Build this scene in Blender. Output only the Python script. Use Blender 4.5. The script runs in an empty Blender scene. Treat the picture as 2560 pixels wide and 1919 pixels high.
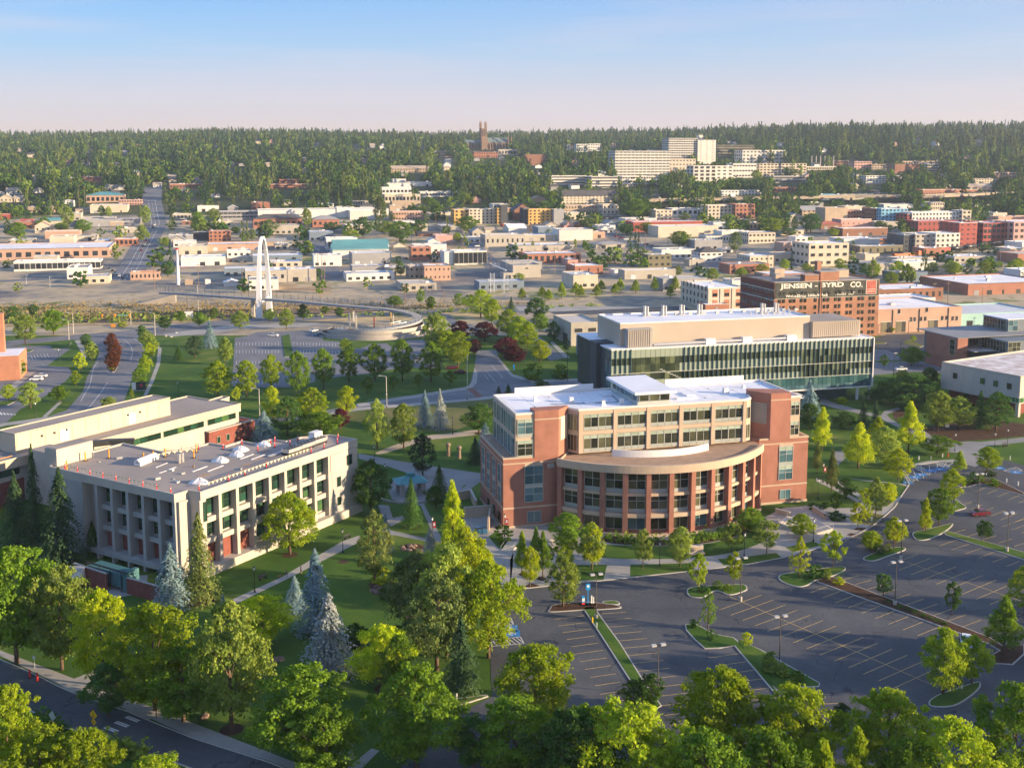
import bpy, math, random
import numpy as np
from mathutils import Vector
from mathutils.geometry import tessellate_polygon
S=bpy.context.scene; COL=S.collection; R=math.radians
# ---------------------------------------------------------------- camera, sky, sun, exposure
PIT=R(7.5); ROLL=0.0; H=80.0; F=2750.0; CX=1280.0; CY=762.0
cd=bpy.data.cameras.new('camera'); cam=bpy.data.objects.new('camera',cd); COL.objects.link(cam); S.camera=cam
cd.sensor_fit='HORIZONTAL'; cd.sensor_width=36; cd.lens=F/2560*36; cd.shift_y=-(959.5-762)/2560
cd.clip_start=1; cd.clip_end=30000
cam.location=(0,0,H); cam.rotation_mode='YXZ'
from mathutils import Matrix
cam.rotation_mode='QUATERNION'
cam.rotation_quaternion=(Matrix.Rotation(R(90)-PIT,4,'X')@Matrix.Rotation(-ROLL,4,'Z')).to_quaternion()
SUN_AZ,SUN_EL=R(103),R(12)
sd=bpy.data.lights.new('sun','SUN'); sun=bpy.data.objects.new('sun',sd); COL.objects.link(sun)
sd.energy=5.0; sd.angle=R(.5); sd.color=(1.0,.75,.46)
sdir=Vector((math.sin(SUN_AZ)*math.cos(SUN_EL),math.cos(SUN_AZ)*math.cos(SUN_EL),math.sin(SUN_EL)))
sun.rotation_mode='QUATERNION'; sun.rotation_quaternion=sdir.to_track_quat('Z','Y')
sun.location=(300,-100,300)
W=bpy.data.worlds.new('World'); S.world=W; W.use_nodes=True
nt=W.node_tree; nt.nodes.clear(); N=nt.nodes.new; L=nt.links.new
out=N('ShaderNodeOutputWorld'); bg=N('ShaderNodeBackground'); bg.inputs[1].default_value=.1; L(bg.outputs[0],out.inputs[0])
sky=N('ShaderNodeTexSky'); sky.sky_type='NISHITA'; sky.sun_disc=False; sky.sun_elevation=SUN_EL; sky.sun_rotation=SUN_AZ
sky.air_density=1.0; sky.dust_density=1.5; sky.altitude=600
tc=N('ShaderNodeTexCoord'); sep=N('ShaderNodeSeparateXYZ'); L(tc.outputs['Generated'],sep.inputs[0])
rp=N('ShaderNodeValToRGB'); L(sep.outputs[2],rp.inputs[0]); cr=rp.color_ramp; cr.elements.remove(cr.elements[-1])
for p,c in ((0,(3.3,2.5,2.3)),(.022,(3.1,2.5,2.45)),(.055,(2.55,2.5,3.0)),(.095,(1.4,2.35,3.55)),(.14,(.7,1.95,3.8)),(.45,(.6,1.7,3.7)),(1,(.6,1.6,3.6))):
    e=cr.elements[0] if p==0 else cr.elements.new(p); e.position=p; e.color=(c[0],c[1],c[2],1)
# warmer toward the low sun
dt=N('ShaderNodeVectorMath'); dt.operation='DOT_PRODUCT'; L(tc.outputs['Generated'],dt.inputs[0]); dt.inputs[1].default_value=(sdir.x,sdir.y,0)
mr=N('ShaderNodeMapRange'); L(dt.outputs['Value'],mr.inputs[0]); mr.inputs[1].default_value=-.75; mr.inputs[2].default_value=.6; mr.inputs[3].default_value=0; mr.inputs[4].default_value=.38
wm=N('ShaderNodeMix'); wm.data_type='RGBA'; L(mr.outputs[0],wm.inputs[0]); L(rp.outputs[0],wm.inputs[6]); wm.inputs[7].default_value=(3.0,2.35,2.2,1)
# thin high cloud streaks
mp=N('ShaderNodeMapping'); mp.inputs['Scale'].default_value=(2.0,2.0,22); L(tc.outputs['Generated'],mp.inputs[0])
nz=N('ShaderNodeTexNoise'); nz.inputs['Scale'].default_value=1.6; nz.inputs['Detail'].default_value=6; nz.inputs['Roughness'].default_value=.55; L(mp.outputs[0],nz.inputs[0])
cmr=N('ShaderNodeMapRange'); L(nz.outputs[0],cmr.inputs[0]); cmr.inputs[1].default_value=.47; cmr.inputs[2].default_value=.78; cmr.inputs[4].default_value=.385
cm=N('ShaderNodeMix'); cm.data_type='RGBA'; L(cmr.outputs[0],cm.inputs[0]); L(wm.outputs[2],cm.inputs[6]); cm.inputs[7].default_value=(3.1,2.65,3.0,1)
mx=N('ShaderNodeMix'); mx.data_type='RGBA'; mx.inputs[0].default_value=.9; L(sky.outputs[0],mx.inputs[6]); L(cm.outputs[2],mx.inputs[7]); L(mx.outputs[2],bg.inputs[0])
S.view_settings.view_transform='Standard'; S.view_settings.look='None'; S.view_settings.exposure=1.4; S.view_settings.gamma=1
S.render.engine='CYCLES'; S.cycles.use_denoising=True; S.cycles.max_bounces=4; S.cycles.diffuse_bounces=3; S.cycles.glossy_bounces=2
S.cycles.transmission_bounces=2; S.cycles.volume_bounces=0; S.cycles.use_adaptive_sampling=True; S.cycles.adaptive_threshold=.03; S.cycles.transparent_max_bounces=6
# ---------------------------------------------------------------- photo pixel -> place on the ground
def ray(px,py):
    x=(px-CX)/F; y=-(py-CY)/F; c,s=math.cos(ROLL),math.sin(ROLL); x,y=c*x-s*y,s*x+c*y
    return (x,math.cos(PIT)+y*math.sin(PIT),-math.sin(PIT)+y*math.cos(PIT))
PZ=[(-9e9,0),(600,0),(800,6),(1000,18),(1300,50),(1650,72),(2000,98),(2500,119),(3000,135),(3600,140),(9e9,140)]
def sm(a,b,x): t=min(1,max(0,(x-a)/(b-a))); return t*t*(3-2*t)
def terr(x,y):
    z=140
    for (a,za),(b,zb) in zip(PZ,PZ[1:]):
        if y<=b: z=za if a<-1e8 else za+(zb-za)*(y-a)/(b-a); break
    if y>1250: z+=9*sm(.1,.3,x/y)*sm(1350,2100,y)+4*math.sin(x*.006+y*.002)*sm(1500,2200,y)
    return z
def at(px,py,z=0.0):
    r=ray(px,py); t=(z-H)/r[2]; return Vector((r[0]*t,r[1]*t,z))
def G(px,py):
    r=ray(px,py)
    if r[2]<0:
        t=-H/r[2]
        if r[1]*t<=600: return Vector((r[0]*t,r[1]*t,0))
    t=500.0
    while t<3600:
        if H+r[2]*t<=terr(r[0]*t,r[1]*t): break
        t+=5
    a,b=t-5,t
    for _ in range(8):
        m=(a+b)/2
        if H+r[2]*m<=terr(r[0]*m,r[1]*m): b=m
        else: a=m
    return Vector((r[0]*b,r[1]*b,terr(r[0]*b,r[1]*b)))
def proj(p):
    X,Y,Z=p[0],p[1],p[2]-H; d=Y*math.cos(PIT)-Z*math.sin(PIT); u=Y*math.sin(PIT)+Z*math.cos(PIT)
    x,y=X/d,u/d; c,s=math.cos(ROLL),math.sin(ROLL); x,y=c*x+s*y,-s*x+c*y
    return CX+F*x,CY-F*y
def hgt(p,ytop):   # height whose top reaches photo row ytop above place p
    a,b=0.0,200.0
    for _ in range(26):
        m=(a+b)/2
        if proj((p[0],p[1],p[2]+m))[1]>ytop: a=m
        else: b=m
    return a
Q=.38878
TL={'a':(0,280,Q),'b':(850,280,Q),'c':(1700,280,Q),'d':(0,700,Q),'e':(850,700,Q),'f':(1700,700,Q),'g':(0,1000,Q),'h':(0,1440,Q),'k':(700,1100,Q),'l':(700,1440,Q),
'm':(1400,1300,.5244),'n':(1900,1000,.29837),'Z':(1150,900,.434),'A':(1180,920,.26538),'B':(1600,920,.26543),'C':(1380,740,.20796),'D':(80,1080,.24123),'E':(480,1040,.24123),
'F':(0,960,.28933),'J':(1690,650,.24412),'K':(2180,760,.21714),'S':(780,700,.14467),'x':(0,0,1)}
def px(t,x,y): o=TL[t]; return o[0]+x*o[2],o[1]+y*o[2]
def P(t,x,y): return G(*px(t,x,y))
def PZ_(t,x,y,z): return at(*px(t,x,y),z)
# ---------------------------------------------------------------- materials
MATS={}
def mat(n,c,r=.85,var=.12,sc=.6,metal=0,spec=.3,c2=None,objvar=0,detail=3,bump=0):
    if n in MATS: return MATS[n]
    m=bpy.data.materials.new(n); m.use_nodes=True; t=m.node_tree; b=t.nodes['Principled BSDF']; MATS[n]=m
    b.inputs['Roughness'].default_value=r; b.inputs['Metallic'].default_value=metal; b.inputs['Specular IOR Level'].default_value=spec
    g=t.nodes.new('ShaderNodeNewGeometry'); nz=t.nodes.new('ShaderNodeTexNoise'); nz.inputs['Scale'].default_value=sc; nz.inputs['Detail'].default_value=detail; nz.inputs['Roughness'].default_value=.6
    t.links.new(g.outputs['Position'],nz.inputs['Vector'])
    mx=t.nodes.new('ShaderNodeMix'); mx.data_type='RGBA'; mr=t.nodes.new('ShaderNodeMapRange'); mr.inputs[1].default_value=.3; mr.inputs[2].default_value=.7
    t.links.new(nz.outputs[0],mr.inputs[0]); t.links.new(mr.outputs[0],mx.inputs[0])
    d=c2 if c2 else tuple(min(1,v*(1+var)) for v in c); a=c if c2 else tuple(v*(1-var) for v in c)
    mx.inputs[6].default_value=(*a,1); mx.inputs[7].default_value=(*d,1); o=mx.outputs[2]
    if objvar:
        oi=t.nodes.new('ShaderNodeObjectInfo'); hs=t.nodes.new('ShaderNodeHueSaturation'); m2=t.nodes.new('ShaderNodeMapRange'); m2.inputs[3].default_value=1-objvar; m2.inputs[4].default_value=1+objvar
        t.links.new(oi.outputs['Random'],m2.inputs[0]); t.links.new(m2.outputs[0],hs.inputs['Value']); t.links.new(o,hs.inputs['Color']); o=hs.outputs[0]
    t.links.new(o,b.inputs['Base Color'])
    if bump:
        bp=t.nodes.new('ShaderNodeBump'); bp.inputs['Strength'].default_value=bump; bp.inputs['Distance'].default_value=.05; t.links.new(nz.outputs[0],bp.inputs['Height']); t.links.new(bp.outputs[0],b.inputs['Normal'])
    return m
def glass(n,cols,r=.08,spec=.6):
    if n in MATS: return MATS[n]
    m=bpy.data.materials.new(n); m.use_nodes=True; t=m.node_tree; b=t.nodes['Principled BSDF']; MATS[n]=m
    b.inputs['Roughness'].default_value=r; b.inputs['Specular IOR Level'].default_value=spec
    oi=t.nodes.new('ShaderNodeObjectInfo'); g=t.nodes.new('ShaderNodeNewGeometry'); nz=t.nodes.new('ShaderNodeTexNoise'); nz.inputs['Scale'].default_value=.45; t.links.new(g.outputs['Position'],nz.inputs['Vector'])
    ad=t.nodes.new('ShaderNodeMath'); ad.operation='MULTIPLY_ADD'; ad.inputs[1].default_value=.5; t.links.new(nz.outputs[0],ad.inputs[0])
    m3=t.nodes.new('ShaderNodeMath'); m3.operation='MULTIPLY_ADD'; m3.inputs[1].default_value=.9; m3.inputs[2].default_value=-.2; t.links.new(oi.outputs['Random'],m3.inputs[0]); t.links.new(m3.outputs[0],ad.inputs[2])
    rp=t.nodes.new('ShaderNodeValToRGB'); t.links.new(ad.outputs[0],rp.inputs[0]); c=rp.color_ramp; c.elements.remove(c.elements[-1])
    for i,(p,k) in enumerate(cols):
        e=c.elements[0] if i==0 else c.elements.new(p); e.position=p; e.color=(*k,1)
    t.links.new(rp.outputs[0],b.inputs['Base Color']); return m
def leafmat(n,c,c2,tr=.35):
    if n in MATS: return MATS[n]
    m=bpy.data.materials.new(n); m.use_nodes=True; t=m.node_tree; t.nodes.clear(); MATS[n]=m
    o=t.nodes.new('ShaderNodeOutputMaterial'); df=t.nodes.new('ShaderNodeBsdfDiffuse'); tl=t.nodes.new('ShaderNodeBsdfTranslucent'); ms=t.nodes.new('ShaderNodeMixShader'); ms.inputs[0].default_value=tr
    g=t.nodes.new('ShaderNodeNewGeometry'); nz=t.nodes.new('ShaderNodeTexNoise'); nz.inputs['Scale'].default_value=.5; nz.inputs['Detail'].default_value=4; t.links.new(g.outputs['Position'],nz.inputs['Vector'])
    mr=t.nodes.new('ShaderNodeMapRange'); mr.inputs[1].default_value=.35; mr.inputs[2].default_value=.65; t.links.new(nz.outputs[0],mr.inputs[0])
    mx=t.nodes.new('ShaderNodeMix'); mx.data_type='RGBA'; mx.inputs[6].default_value=(*c,1); mx.inputs[7].default_value=(*c2,1); t.links.new(mr.outputs[0],mx.inputs[0])
    oi=t.nodes.new('ShaderNodeObjectInfo'); hs=t.nodes.new('ShaderNodeHueSaturation'); m2=t.nodes.new('ShaderNodeMapRange'); m2.inputs[3].default_value=.75; m2.inputs[4].default_value=1.25
    t.links.new(oi.outputs['Random'],m2.inputs[0]); t.links.new(m2.outputs[0],hs.inputs['Value']); t.links.new(mx.outputs[2],hs.inputs['Color'])
    w=t.nodes.new('ShaderNodeMix'); w.data_type='RGBA'; w.blend_type='MULTIPLY'; w.inputs[0].default_value=1; w.inputs[7].default_value=(1.25,1.15,.55,1); t.links.new(hs.outputs[0],w.inputs[6])
    t.links.new(hs.outputs[0],df.inputs[0]); t.links.new(w.outputs[2],tl.inputs[0]); t.links.new(df.outputs[0],ms.inputs[1]); t.links.new(tl.outputs[0],ms.inputs[2]); t.links.new(ms.outputs[0],o.inputs[0]); return m
def ground_mat(n,cols,s1,s2,r=.95,stretch=None):   # two noise scales over several soil or turf colours
    m=bpy.data.materials.new(n); m.use_nodes=True; t=m.node_tree; b=t.nodes['Principled BSDF']; MATS[n]=m; b.inputs['Roughness'].default_value=r; b.inputs['Specular IOR Level'].default_value=.15
    g=t.nodes.new('ShaderNodeNewGeometry'); v=g.outputs['Position']
    if stretch:
        mp=t.nodes.new('ShaderNodeMapping'); mp.inputs['Scale'].default_value=stretch[0]; mp.inputs['Rotation'].default_value=(0,0,R(stretch[1])); t.links.new(v,mp.inputs[0]); v=mp.outputs[0]
    a=t.nodes.new('ShaderNodeTexNoise'); a.inputs['Scale'].default_value=s1; a.inputs['Detail'].default_value=5; a.inputs['Roughness'].default_value=.65; t.links.new(v,a.inputs['Vector'])
    a2=t.nodes.new('ShaderNodeTexNoise'); a2.inputs['Scale'].default_value=s2; a2.inputs['Detail'].default_value=3; t.links.new(g.outputs['Position'],a2.inputs['Vector'])
    ad=t.nodes.new('ShaderNodeMath'); ad.operation='MULTIPLY_ADD'; ad.inputs[1].default_value=.35; t.links.new(a2.outputs[0],ad.inputs[0]); sb=t.nodes.new('ShaderNodeMath'); sb.operation='MULTIPLY_ADD'; sb.inputs[1].default_value=1.3; sb.inputs[2].default_value=-.325
    t.links.new(a.outputs[0],sb.inputs[0]); t.links.new(sb.outputs[0],ad.inputs[2])
    rp=t.nodes.new('ShaderNodeValToRGB'); t.links.new(ad.outputs[0],rp.inputs[0]); c=rp.color_ramp; c.elements.remove(c.elements[-1])
    for i,(p,k) in enumerate(cols):
        e=c.elements[0] if i==0 else c.elements.new(p); e.position=p; e.color=(*k,1)
    t.links.new(rp.outputs[0],b.inputs['Base Color']); return m
asphalt=ground_mat('asphalt',[(.2,(.055,.059,.069)),(.45,(.072,.077,.088)),(.6,(.092,.096,.105)),(.8,(.125,.126,.13))],.05,1.5,.8)
asphalt_old=ground_mat('old_asphalt',[(.25,(.13,.138,.155)),(.75,(.195,.20,.215))],.06,1.2,.85)
lawn=ground_mat('lawn',[(.2,(.030,.075,.010)),(.48,(.05,.11,.014)),(.66,(.095,.145,.02)),(.84,(.20,.19,.055))],.06,2.5)
drylawn=ground_mat('dry_lawn',[(.2,(.06,.09,.02)),(.5,(.12,.13,.04)),(.8,(.2,.17,.08))],.08,2)
concrete=ground_mat('concrete',[(.2,(.27,.265,.25)),(.8,(.38,.365,.34))],.12,1.5,.85)
paving=ground_mat('paving',[(.2,(.19,.19,.19)),(.8,(.29,.285,.28))],.1,1.2,.8)
mulch=ground_mat('mulch',[(.2,(.04,.022,.014)),(.8,(.10,.055,.035))],.5,3)
dirt=ground_mat('dry_dirt',[(.22,(.2,.14,.08)),(.45,(.34,.25,.15)),(.62,(.45,.35,.22)),(.85,(.5,.41,.28))],.035,.6)
rail_ballast=ground_mat('track_ballast',[(.2,(.045,.035,.03)),(.8,(.11,.085,.07))],.08,2,stretch=((.25,2,1),-15))
gravel_lot=ground_mat('gravel_lot',[(.2,(.34,.28,.21)),(.8,(.48,.40,.31))],.05,1)
town_ground=ground_mat('town_ground',[(.3,(.15,.145,.145)),(.42,(.24,.22,.19)),(.5,(.36,.30,.21)),(.6,(.44,.36,.25)),(.68,(.17,.19,.07)),(.85,(.10,.14,.04))],.012,.12)
forest_floor=ground_mat('forest_floor',[(.2,(.03,.05,.02)),(.8,(.08,.09,.035))],.01,.1)
slope_grass=ground_mat('slope_grass',[(.2,(.22,.17,.09)),(.42,(.40,.30,.15)),(.6,(.52,.40,.21)),(.8,(.26,.24,.08))],.12,1.3,stretch=((1,1,1),0))
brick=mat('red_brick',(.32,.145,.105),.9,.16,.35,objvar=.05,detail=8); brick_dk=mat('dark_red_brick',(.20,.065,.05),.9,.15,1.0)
brick_or=mat('orange_brick',(.42,.19,.115),.9,.16,.25); brick_old=mat('old_brick',(.30,.15,.10),.9,.25,.15,detail=6)
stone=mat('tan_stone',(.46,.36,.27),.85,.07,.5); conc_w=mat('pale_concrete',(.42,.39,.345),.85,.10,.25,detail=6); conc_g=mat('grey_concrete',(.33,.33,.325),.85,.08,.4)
white=mat('white_paint',(.70,.69,.68),.6,.04,.3); roof_w=mat('white_roof_membrane',(.70,.72,.77),.6,.08,.12,detail=5); roof_g=mat('grey_roof_membrane',(.24,.215,.20),.85,.18,.06,detail=8,c2=(.34,.295,.26))
roof_t=mat('tan_roof_gravel',(.34,.235,.165),.95,.15,.4); metal=mat('silver_metal',(.5,.5,.5),.4,.08,1,metal=.7); dkmetal=mat('dark_metal',(.03,.033,.035),.5,.1,1)
frame_l=mat('pale_frame',(.46,.48,.45),.5,.03,1); frame_d=mat('dark_green_frame',(.03,.05,.045),.5,.05,1); blind=mat('pale_blind',(.30,.38,.31),.5,.12,.6,objvar=.15); spand=mat('spandrel_glass',(.34,.37,.35),.25,.08,.4,spec=.6)
g_dark=glass('dark_glass',[(0,(.012,.014,.012)),(.45,(.03,.034,.025)),(.62,(.06,.065,.038)),(.85,(.11,.115,.065)),(1,(.04,.045,.035))])
g_blue=glass('blue_glass',[(0,(.03,.07,.09)),(.5,(.06,.13,.16)),(1,(.13,.23,.26))]); g_green=glass('green_glass',[(0,(.008,.02,.014)),(.5,(.012,.035,.022)),(.8,(.02,.08,.05)),(1,(.07,.14,.04))])
g_town=glass('window_glass',[(0,(.012,.014,.018)),(1,(.05,.055,.06))],.3,.3)
trunk_m=mat('bark',(.12,.08,.055),.95,.25,2); kerb_m=mat('kerb_concrete',(.42,.40,.37),.85,.08,.8)
yel=mat('yellow_line_paint',(.48,.34,.12),.8,.2,1.5); wht=mat('white_line_paint',(.62,.62,.6),.8,.12,1.5); blu=mat('blue_stall_paint',(.03,.17,.42),.8,.15,1)
red_p=mat('red_plastic',(.62,.035,.03),.5,.05,1); orange_p=mat('orange_plastic',(.75,.3,.02),.5,.05,1); tarp=mat('white_tarp',(.72,.70,.68),.6,.1,1.2,bump=.4)
# sealed cracks and paler wheel paths worn into the parking lot
def wear(m,sc,w):
    t=m.node_tree; b=t.nodes['Principled BSDF']; lk=b.inputs['Base Color'].links[0]; src=lk.from_socket; g=t.nodes.new('ShaderNodeNewGeometry'); nz=t.nodes.new('ShaderNodeTexNoise'); nz.inputs['Scale'].default_value=.25; mixv=t.nodes.new('ShaderNodeVectorMath'); mixv.operation='MULTIPLY_ADD'
    t.links.new(g.outputs['Position'],nz.inputs['Vector']); t.links.new(nz.outputs['Color'],mixv.inputs[0]); mixv.inputs[1].default_value=(9,9,0); t.links.new(g.outputs['Position'],mixv.inputs[2])
    vo=t.nodes.new('ShaderNodeTexVoronoi'); vo.feature='DISTANCE_TO_EDGE'; vo.inputs['Scale'].default_value=sc; t.links.new(mixv.outputs[0],vo.inputs['Vector']); lt=t.nodes.new('ShaderNodeMath'); lt.operation='LESS_THAN'; lt.inputs[1].default_value=w; t.links.new(vo.outputs['Distance'],lt.inputs[0])
    mx=t.nodes.new('ShaderNodeMix'); mx.data_type='RGBA'; mx.blend_type='MULTIPLY'; mx.inputs[7].default_value=(.55,.55,.58,1); t.links.new(lt.outputs[0],mx.inputs[0]); t.links.new(src,mx.inputs[6]); t.links.new(mx.outputs[2],b.inputs['Base Color'])
wear(asphalt,.045,.004); wear(asphalt_old,.05,.004)
# ---------------------------------------------------------------- helpers
def tag(o,label=None,cat=None,group=None,kind=None):
    if label: o['label']=label
    if cat: o['category']=cat
    if group: o['group']=group
    if kind: o['kind']=kind
    return o
def empty(name,loc,rz=0,label=None,cat=None,group=None):
    o=bpy.data.objects.new(name,None); COL.objects.link(o); o.location=loc; o.rotation_euler[2]=rz; o.empty_display_size=.5
    return tag(o,label,cat,group)
def mesh_np(name,v,f,m,fi=None,smooth=False):   # quads or tris as arrays
    me=bpy.data.meshes.new(name); v=np.asarray(v,dtype=np.float32); f=np.asarray(f,dtype=np.int32); k=f.shape[1]
    me.vertices.add(len(v)); me.vertices.foreach_set('co',v.ravel()); me.loops.add(f.size); me.loops.foreach_set('vertex_index',f.ravel())
    me.polygons.add(len(f)); me.polygons.foreach_set('loop_start',np.arange(0,f.size,k,dtype=np.int32)); me.polygons.foreach_set('loop_total',np.full(len(f),k,dtype=np.int32))
    for q in (m if isinstance(m,(list,tuple)) else [m]): me.materials.append(q)
    if fi is not None: me.polygons.foreach_set('material_index',np.asarray(fi,dtype=np.int32))
    me.update(calc_edges=True); me.validate()
    if smooth: me.polygons.foreach_set('use_smooth',np.ones(len(f),dtype=bool))
    return me
class MB:
    def __init__(s): s.v=[]; s.f=[]; s.mi=[]
    def face(s,pts,mi=0): n=len(s.v); s.v+= [tuple(p) for p in pts]; s.f.append(tuple(range(n,n+len(pts)))); s.mi.append(mi)
    def box(s,x0,x1,y0,y1,z0,z1,mi=0,M=None):
        c=[(x0,y0,z0),(x1,y0,z0),(x1,y1,z0),(x0,y1,z0),(x0,y0,z1),(x1,y0,z1),(x1,y1,z1),(x0,y1,z1)]
        if M: c=[tuple(M@Vector(p)) for p in c]
        n=len(s.v); s.v+=c
        for q in ((0,3,2,1),(4,5,6,7),(0,1,5,4),(1,2,6,5),(2,3,7,6),(3,0,4,7)): s.f.append(tuple(n+i for i in q)); s.mi.append(mi)
    def prism(s,poly,z0,z1,mi=0,top=None,cap=True):
        n=len(poly)
        if sum(poly[i][0]*poly[(i+1)%n][1]-poly[(i+1)%n][0]*poly[i][1] for i in range(n))<0: poly=poly[::-1]
        b=len(s.v); s.v+=[(p[0],p[1],z0) for p in poly]+[(p[0],p[1],z1) for p in poly]
        for i in range(n): s.f.append((b+i,b+(i+1)%n,b+n+(i+1)%n,b+n+i)); s.mi.append(mi)
        if cap:
            for t in tessellate_polygon([[Vector((p[0],p[1],0)) for p in poly]]):
                a,b2,c=t; A,B,C=poly[a],poly[b2],poly[c]
                if (B[0]-A[0])*(C[1]-A[1])-(B[1]-A[1])*(C[0]-A[0])<0: a,b2,c=c,b2,a
                s.f.append((b+n+a,b+n+b2,b+n+c)); s.mi.append(mi if top is None else top)
    def tube(s,p,q,r0,r1=None,n=8,mi=0):
        p,q=Vector(p),Vector(q); r1=r0 if r1 is None else r1; d=(q-p).normalized(); a=d.orthogonal().normalized(); b=d.cross(a); k=len(s.v)
        for c,r in ((p,r0),(q,r1)):
            for i in range(n): t=2*math.pi*i/n; s.v.append(tuple(c+a*math.cos(t)*r+b*math.sin(t)*r))
        for i in range(n): s.f.append((k+i,k+(i+1)%n,k+n+(i+1)%n,k+n+i)); s.mi.append(mi)
        s.f.append(tuple(k+n+i for i in range(n))); s.mi.append(mi); s.f.append(tuple(k+n-1-i for i in range(n))); s.mi.append(mi)
    def mesh(s,name,m,smooth=False):
        me=bpy.data.meshes.new(name); me.from_pydata(s.v,[],s.f)
        for q in (m if isinstance(m,(list,tuple)) else [m]): me.materials.append(q)
        me.polygons.foreach_set('material_index',s.mi); me.update()
        if smooth: me.polygons.foreach_set('use_smooth',[True]*len(s.f))
        return me
    def obj(s,name,m,parent=None,smooth=False): return add(name,s.mesh(name,m,smooth),parent)
def add(name,me,parent=None,loc=None,rz=0,sc=None):
    o=bpy.data.objects.new(name,me); COL.objects.link(o)
    if parent: o.parent=parent
    if loc is not None: o.location=loc
    if rz: o.rotation_euler[2]=rz
    if sc is not None: o.scale=sc if hasattr(sc,'__len__') else (sc,sc,sc)
    return o
UC={}
def cube(m):
    if m.name not in UC:
        b=MB(); b.box(-.5,.5,-.5,.5,-.5,.5); UC[m.name]=b.mesh('block',m)
    return UC[m.name]
def pb(parent,name,m,x0,x1,y0,y1,z0,z1,rz=0):
    return add(name,cube(m),parent,((x0+x1)/2,(y0+y1)/2,(z0+z1)/2),rz,(abs(x1-x0),abs(y1-y0),abs(z1-z0)))
WF={}
def window(parent,x,y,z,w,h,nx,nz=1,rz=0,gm=None,fm=None,t=.07,blindtop=0,name='window',d=.14):
    """window centred on x, sill at z, facing local -y turned by rz; panes are its children"""
    gm=gm or g_dark; fm=fm or frame_l; key=(round(w,2),round(h,2),nx,nz,fm.name,t,d,blindtop)
    if key not in WF:
        b=MB(); b.box(-w/2,w/2,-d,0,0,t); b.box(-w/2,w/2,-d,0,h-t,h); b.box(-w/2,-w/2+t,-d,0,t,h-t); b.box(w/2-t,w/2,-d,0,t,h-t)
        for i in range(1,nx): c=-w/2+w*i/nx; b.box(c-t/2,c+t/2,-d*.9,0,t,h-t)
        for j in range(1,nz): c=h*j/nz; b.box(-w/2+t,w/2-t,-d*.8,0,c-t/2,c+t/2)
        if blindtop: c=h*(1-blindtop); b.box(-w/2+t,w/2-t,-d*.8,0,c-t/2,c+t/2)
        WF[key]=b.mesh('window',fm)
    o=add(name,WF[key],parent,(x,y,z),rz)
    for i in range(nx):
        for j in range(nz):
            x0=-w/2+w*i/nx+t*.4; x1=-w/2+w*(i+1)/nx-t*.4; z0=h*j/nz+t*.4; z1=h*(j+1)/nz-t*.4
            if blindtop and j==nz-1:
                pb(o,'pane',blind,x0,x1,-d*.45,-.01,h*(1-blindtop)+t*.4,z1); z1=h*(1-blindtop)-t*.4
            pb(o,'pane',gm,x0,x1,-d*.45,-.01,z0,z1)
    return o
def sheet(name,pts,m,layer,z=0.0,label=None):
    pts=[Vector((p[0],p[1],0)) for p in pts]; zz=z+.004*layer; b=MB(); b.v=[(p.x,p.y,zz) for p in pts]
    for t in tessellate_polygon([pts]):
        a,c,d=t; A,B,C=pts[a],pts[c],pts[d]
        if (B.x-A.x)*(C.y-A.y)-(B.y-A.y)*(C.x-A.x)<0: a,c,d=d,c,a
        b.f.append((a,c,d)); b.mi.append(0)
    o=b.obj(name,m); tag(o,label,None,None,'structure'); return o
def pp(t,*xy): return [P(t,xy[i],xy[i+1]) for i in range(0,len(xy),2)]
def cat_rom(pts,n=6,closed=False):
    pts=[Vector(p) for p in pts]; o=[]; m=len(pts); rng=range(m) if closed else range(m-1)
    for i in rng:
        a,b,c,d=(pts[(i-1)%m],pts[i],pts[(i+1)%m],pts[(i+2)%m]) if closed else (pts[max(i-1,0)],pts[i],pts[i+1],pts[min(i+2,m-1)])
        for k in range(n):
            t=k/n; o.append(.5*((2*b)+(c-a)*t+(2*a-5*b+4*c-d)*t*t+(3*b-a-3*c+d)*t**3))
    if not closed: o.append(pts[-1])
    return o
def strip(b,pts,w,z,h=0,mi=0,drape=False):   # ribbon or low wall along a polyline
    L_=[];Rr=[]; n=len(pts)
    for i,p in enumerate(pts):
        a=pts[max(i-1,0)]; c=pts[min(i+1,n-1)]; d=Vector((c[0]-a[0],c[1]-a[1])).normalized(); nx,ny=-d.y,d.x
        L_.append((p[0]+nx*w/2,p[1]+ny*w/2)); Rr.append((p[0]-nx*w/2,p[1]-ny*w/2))
    def zz(p): return (terr(p[0],p[1]) if drape else 0)+z
    for i in range(n-1):
        q=[Rr[i],Rr[i+1],L_[i+1],L_[i]]
        b.face([(p[0],p[1],zz(p)+h) for p in q],mi)
        if h:
            for s_ in ((Rr[i],Rr[i+1]),(L_[i+1],L_[i])): b.face([(s_[0][0],s_[0][1],zz(s_[0])),(s_[1][0],s_[1][1],zz(s_[1])),(s_[1][0],s_[1][1],zz(s_[1])+h),(s_[0][0],s_[0][1],zz(s_[0])+h)],mi)
    if h:
        for i in (0,n-1): b.face([(Rr[i][0],Rr[i][1],zz(Rr[i])),(L_[i][0],L_[i][1],zz(L_[i])),(L_[i][0],L_[i][1],zz(L_[i])+h),(Rr[i][0],Rr[i][1],zz(Rr[i])+h)],mi)
def kerb(name,pts,w=.2,h=.13,m=None):
    b=MB(); strip(b,pts,w,.002,h); o=b.obj(name,m or kerb_m); tag(o,None,None,None,'structure'); return o
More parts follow.
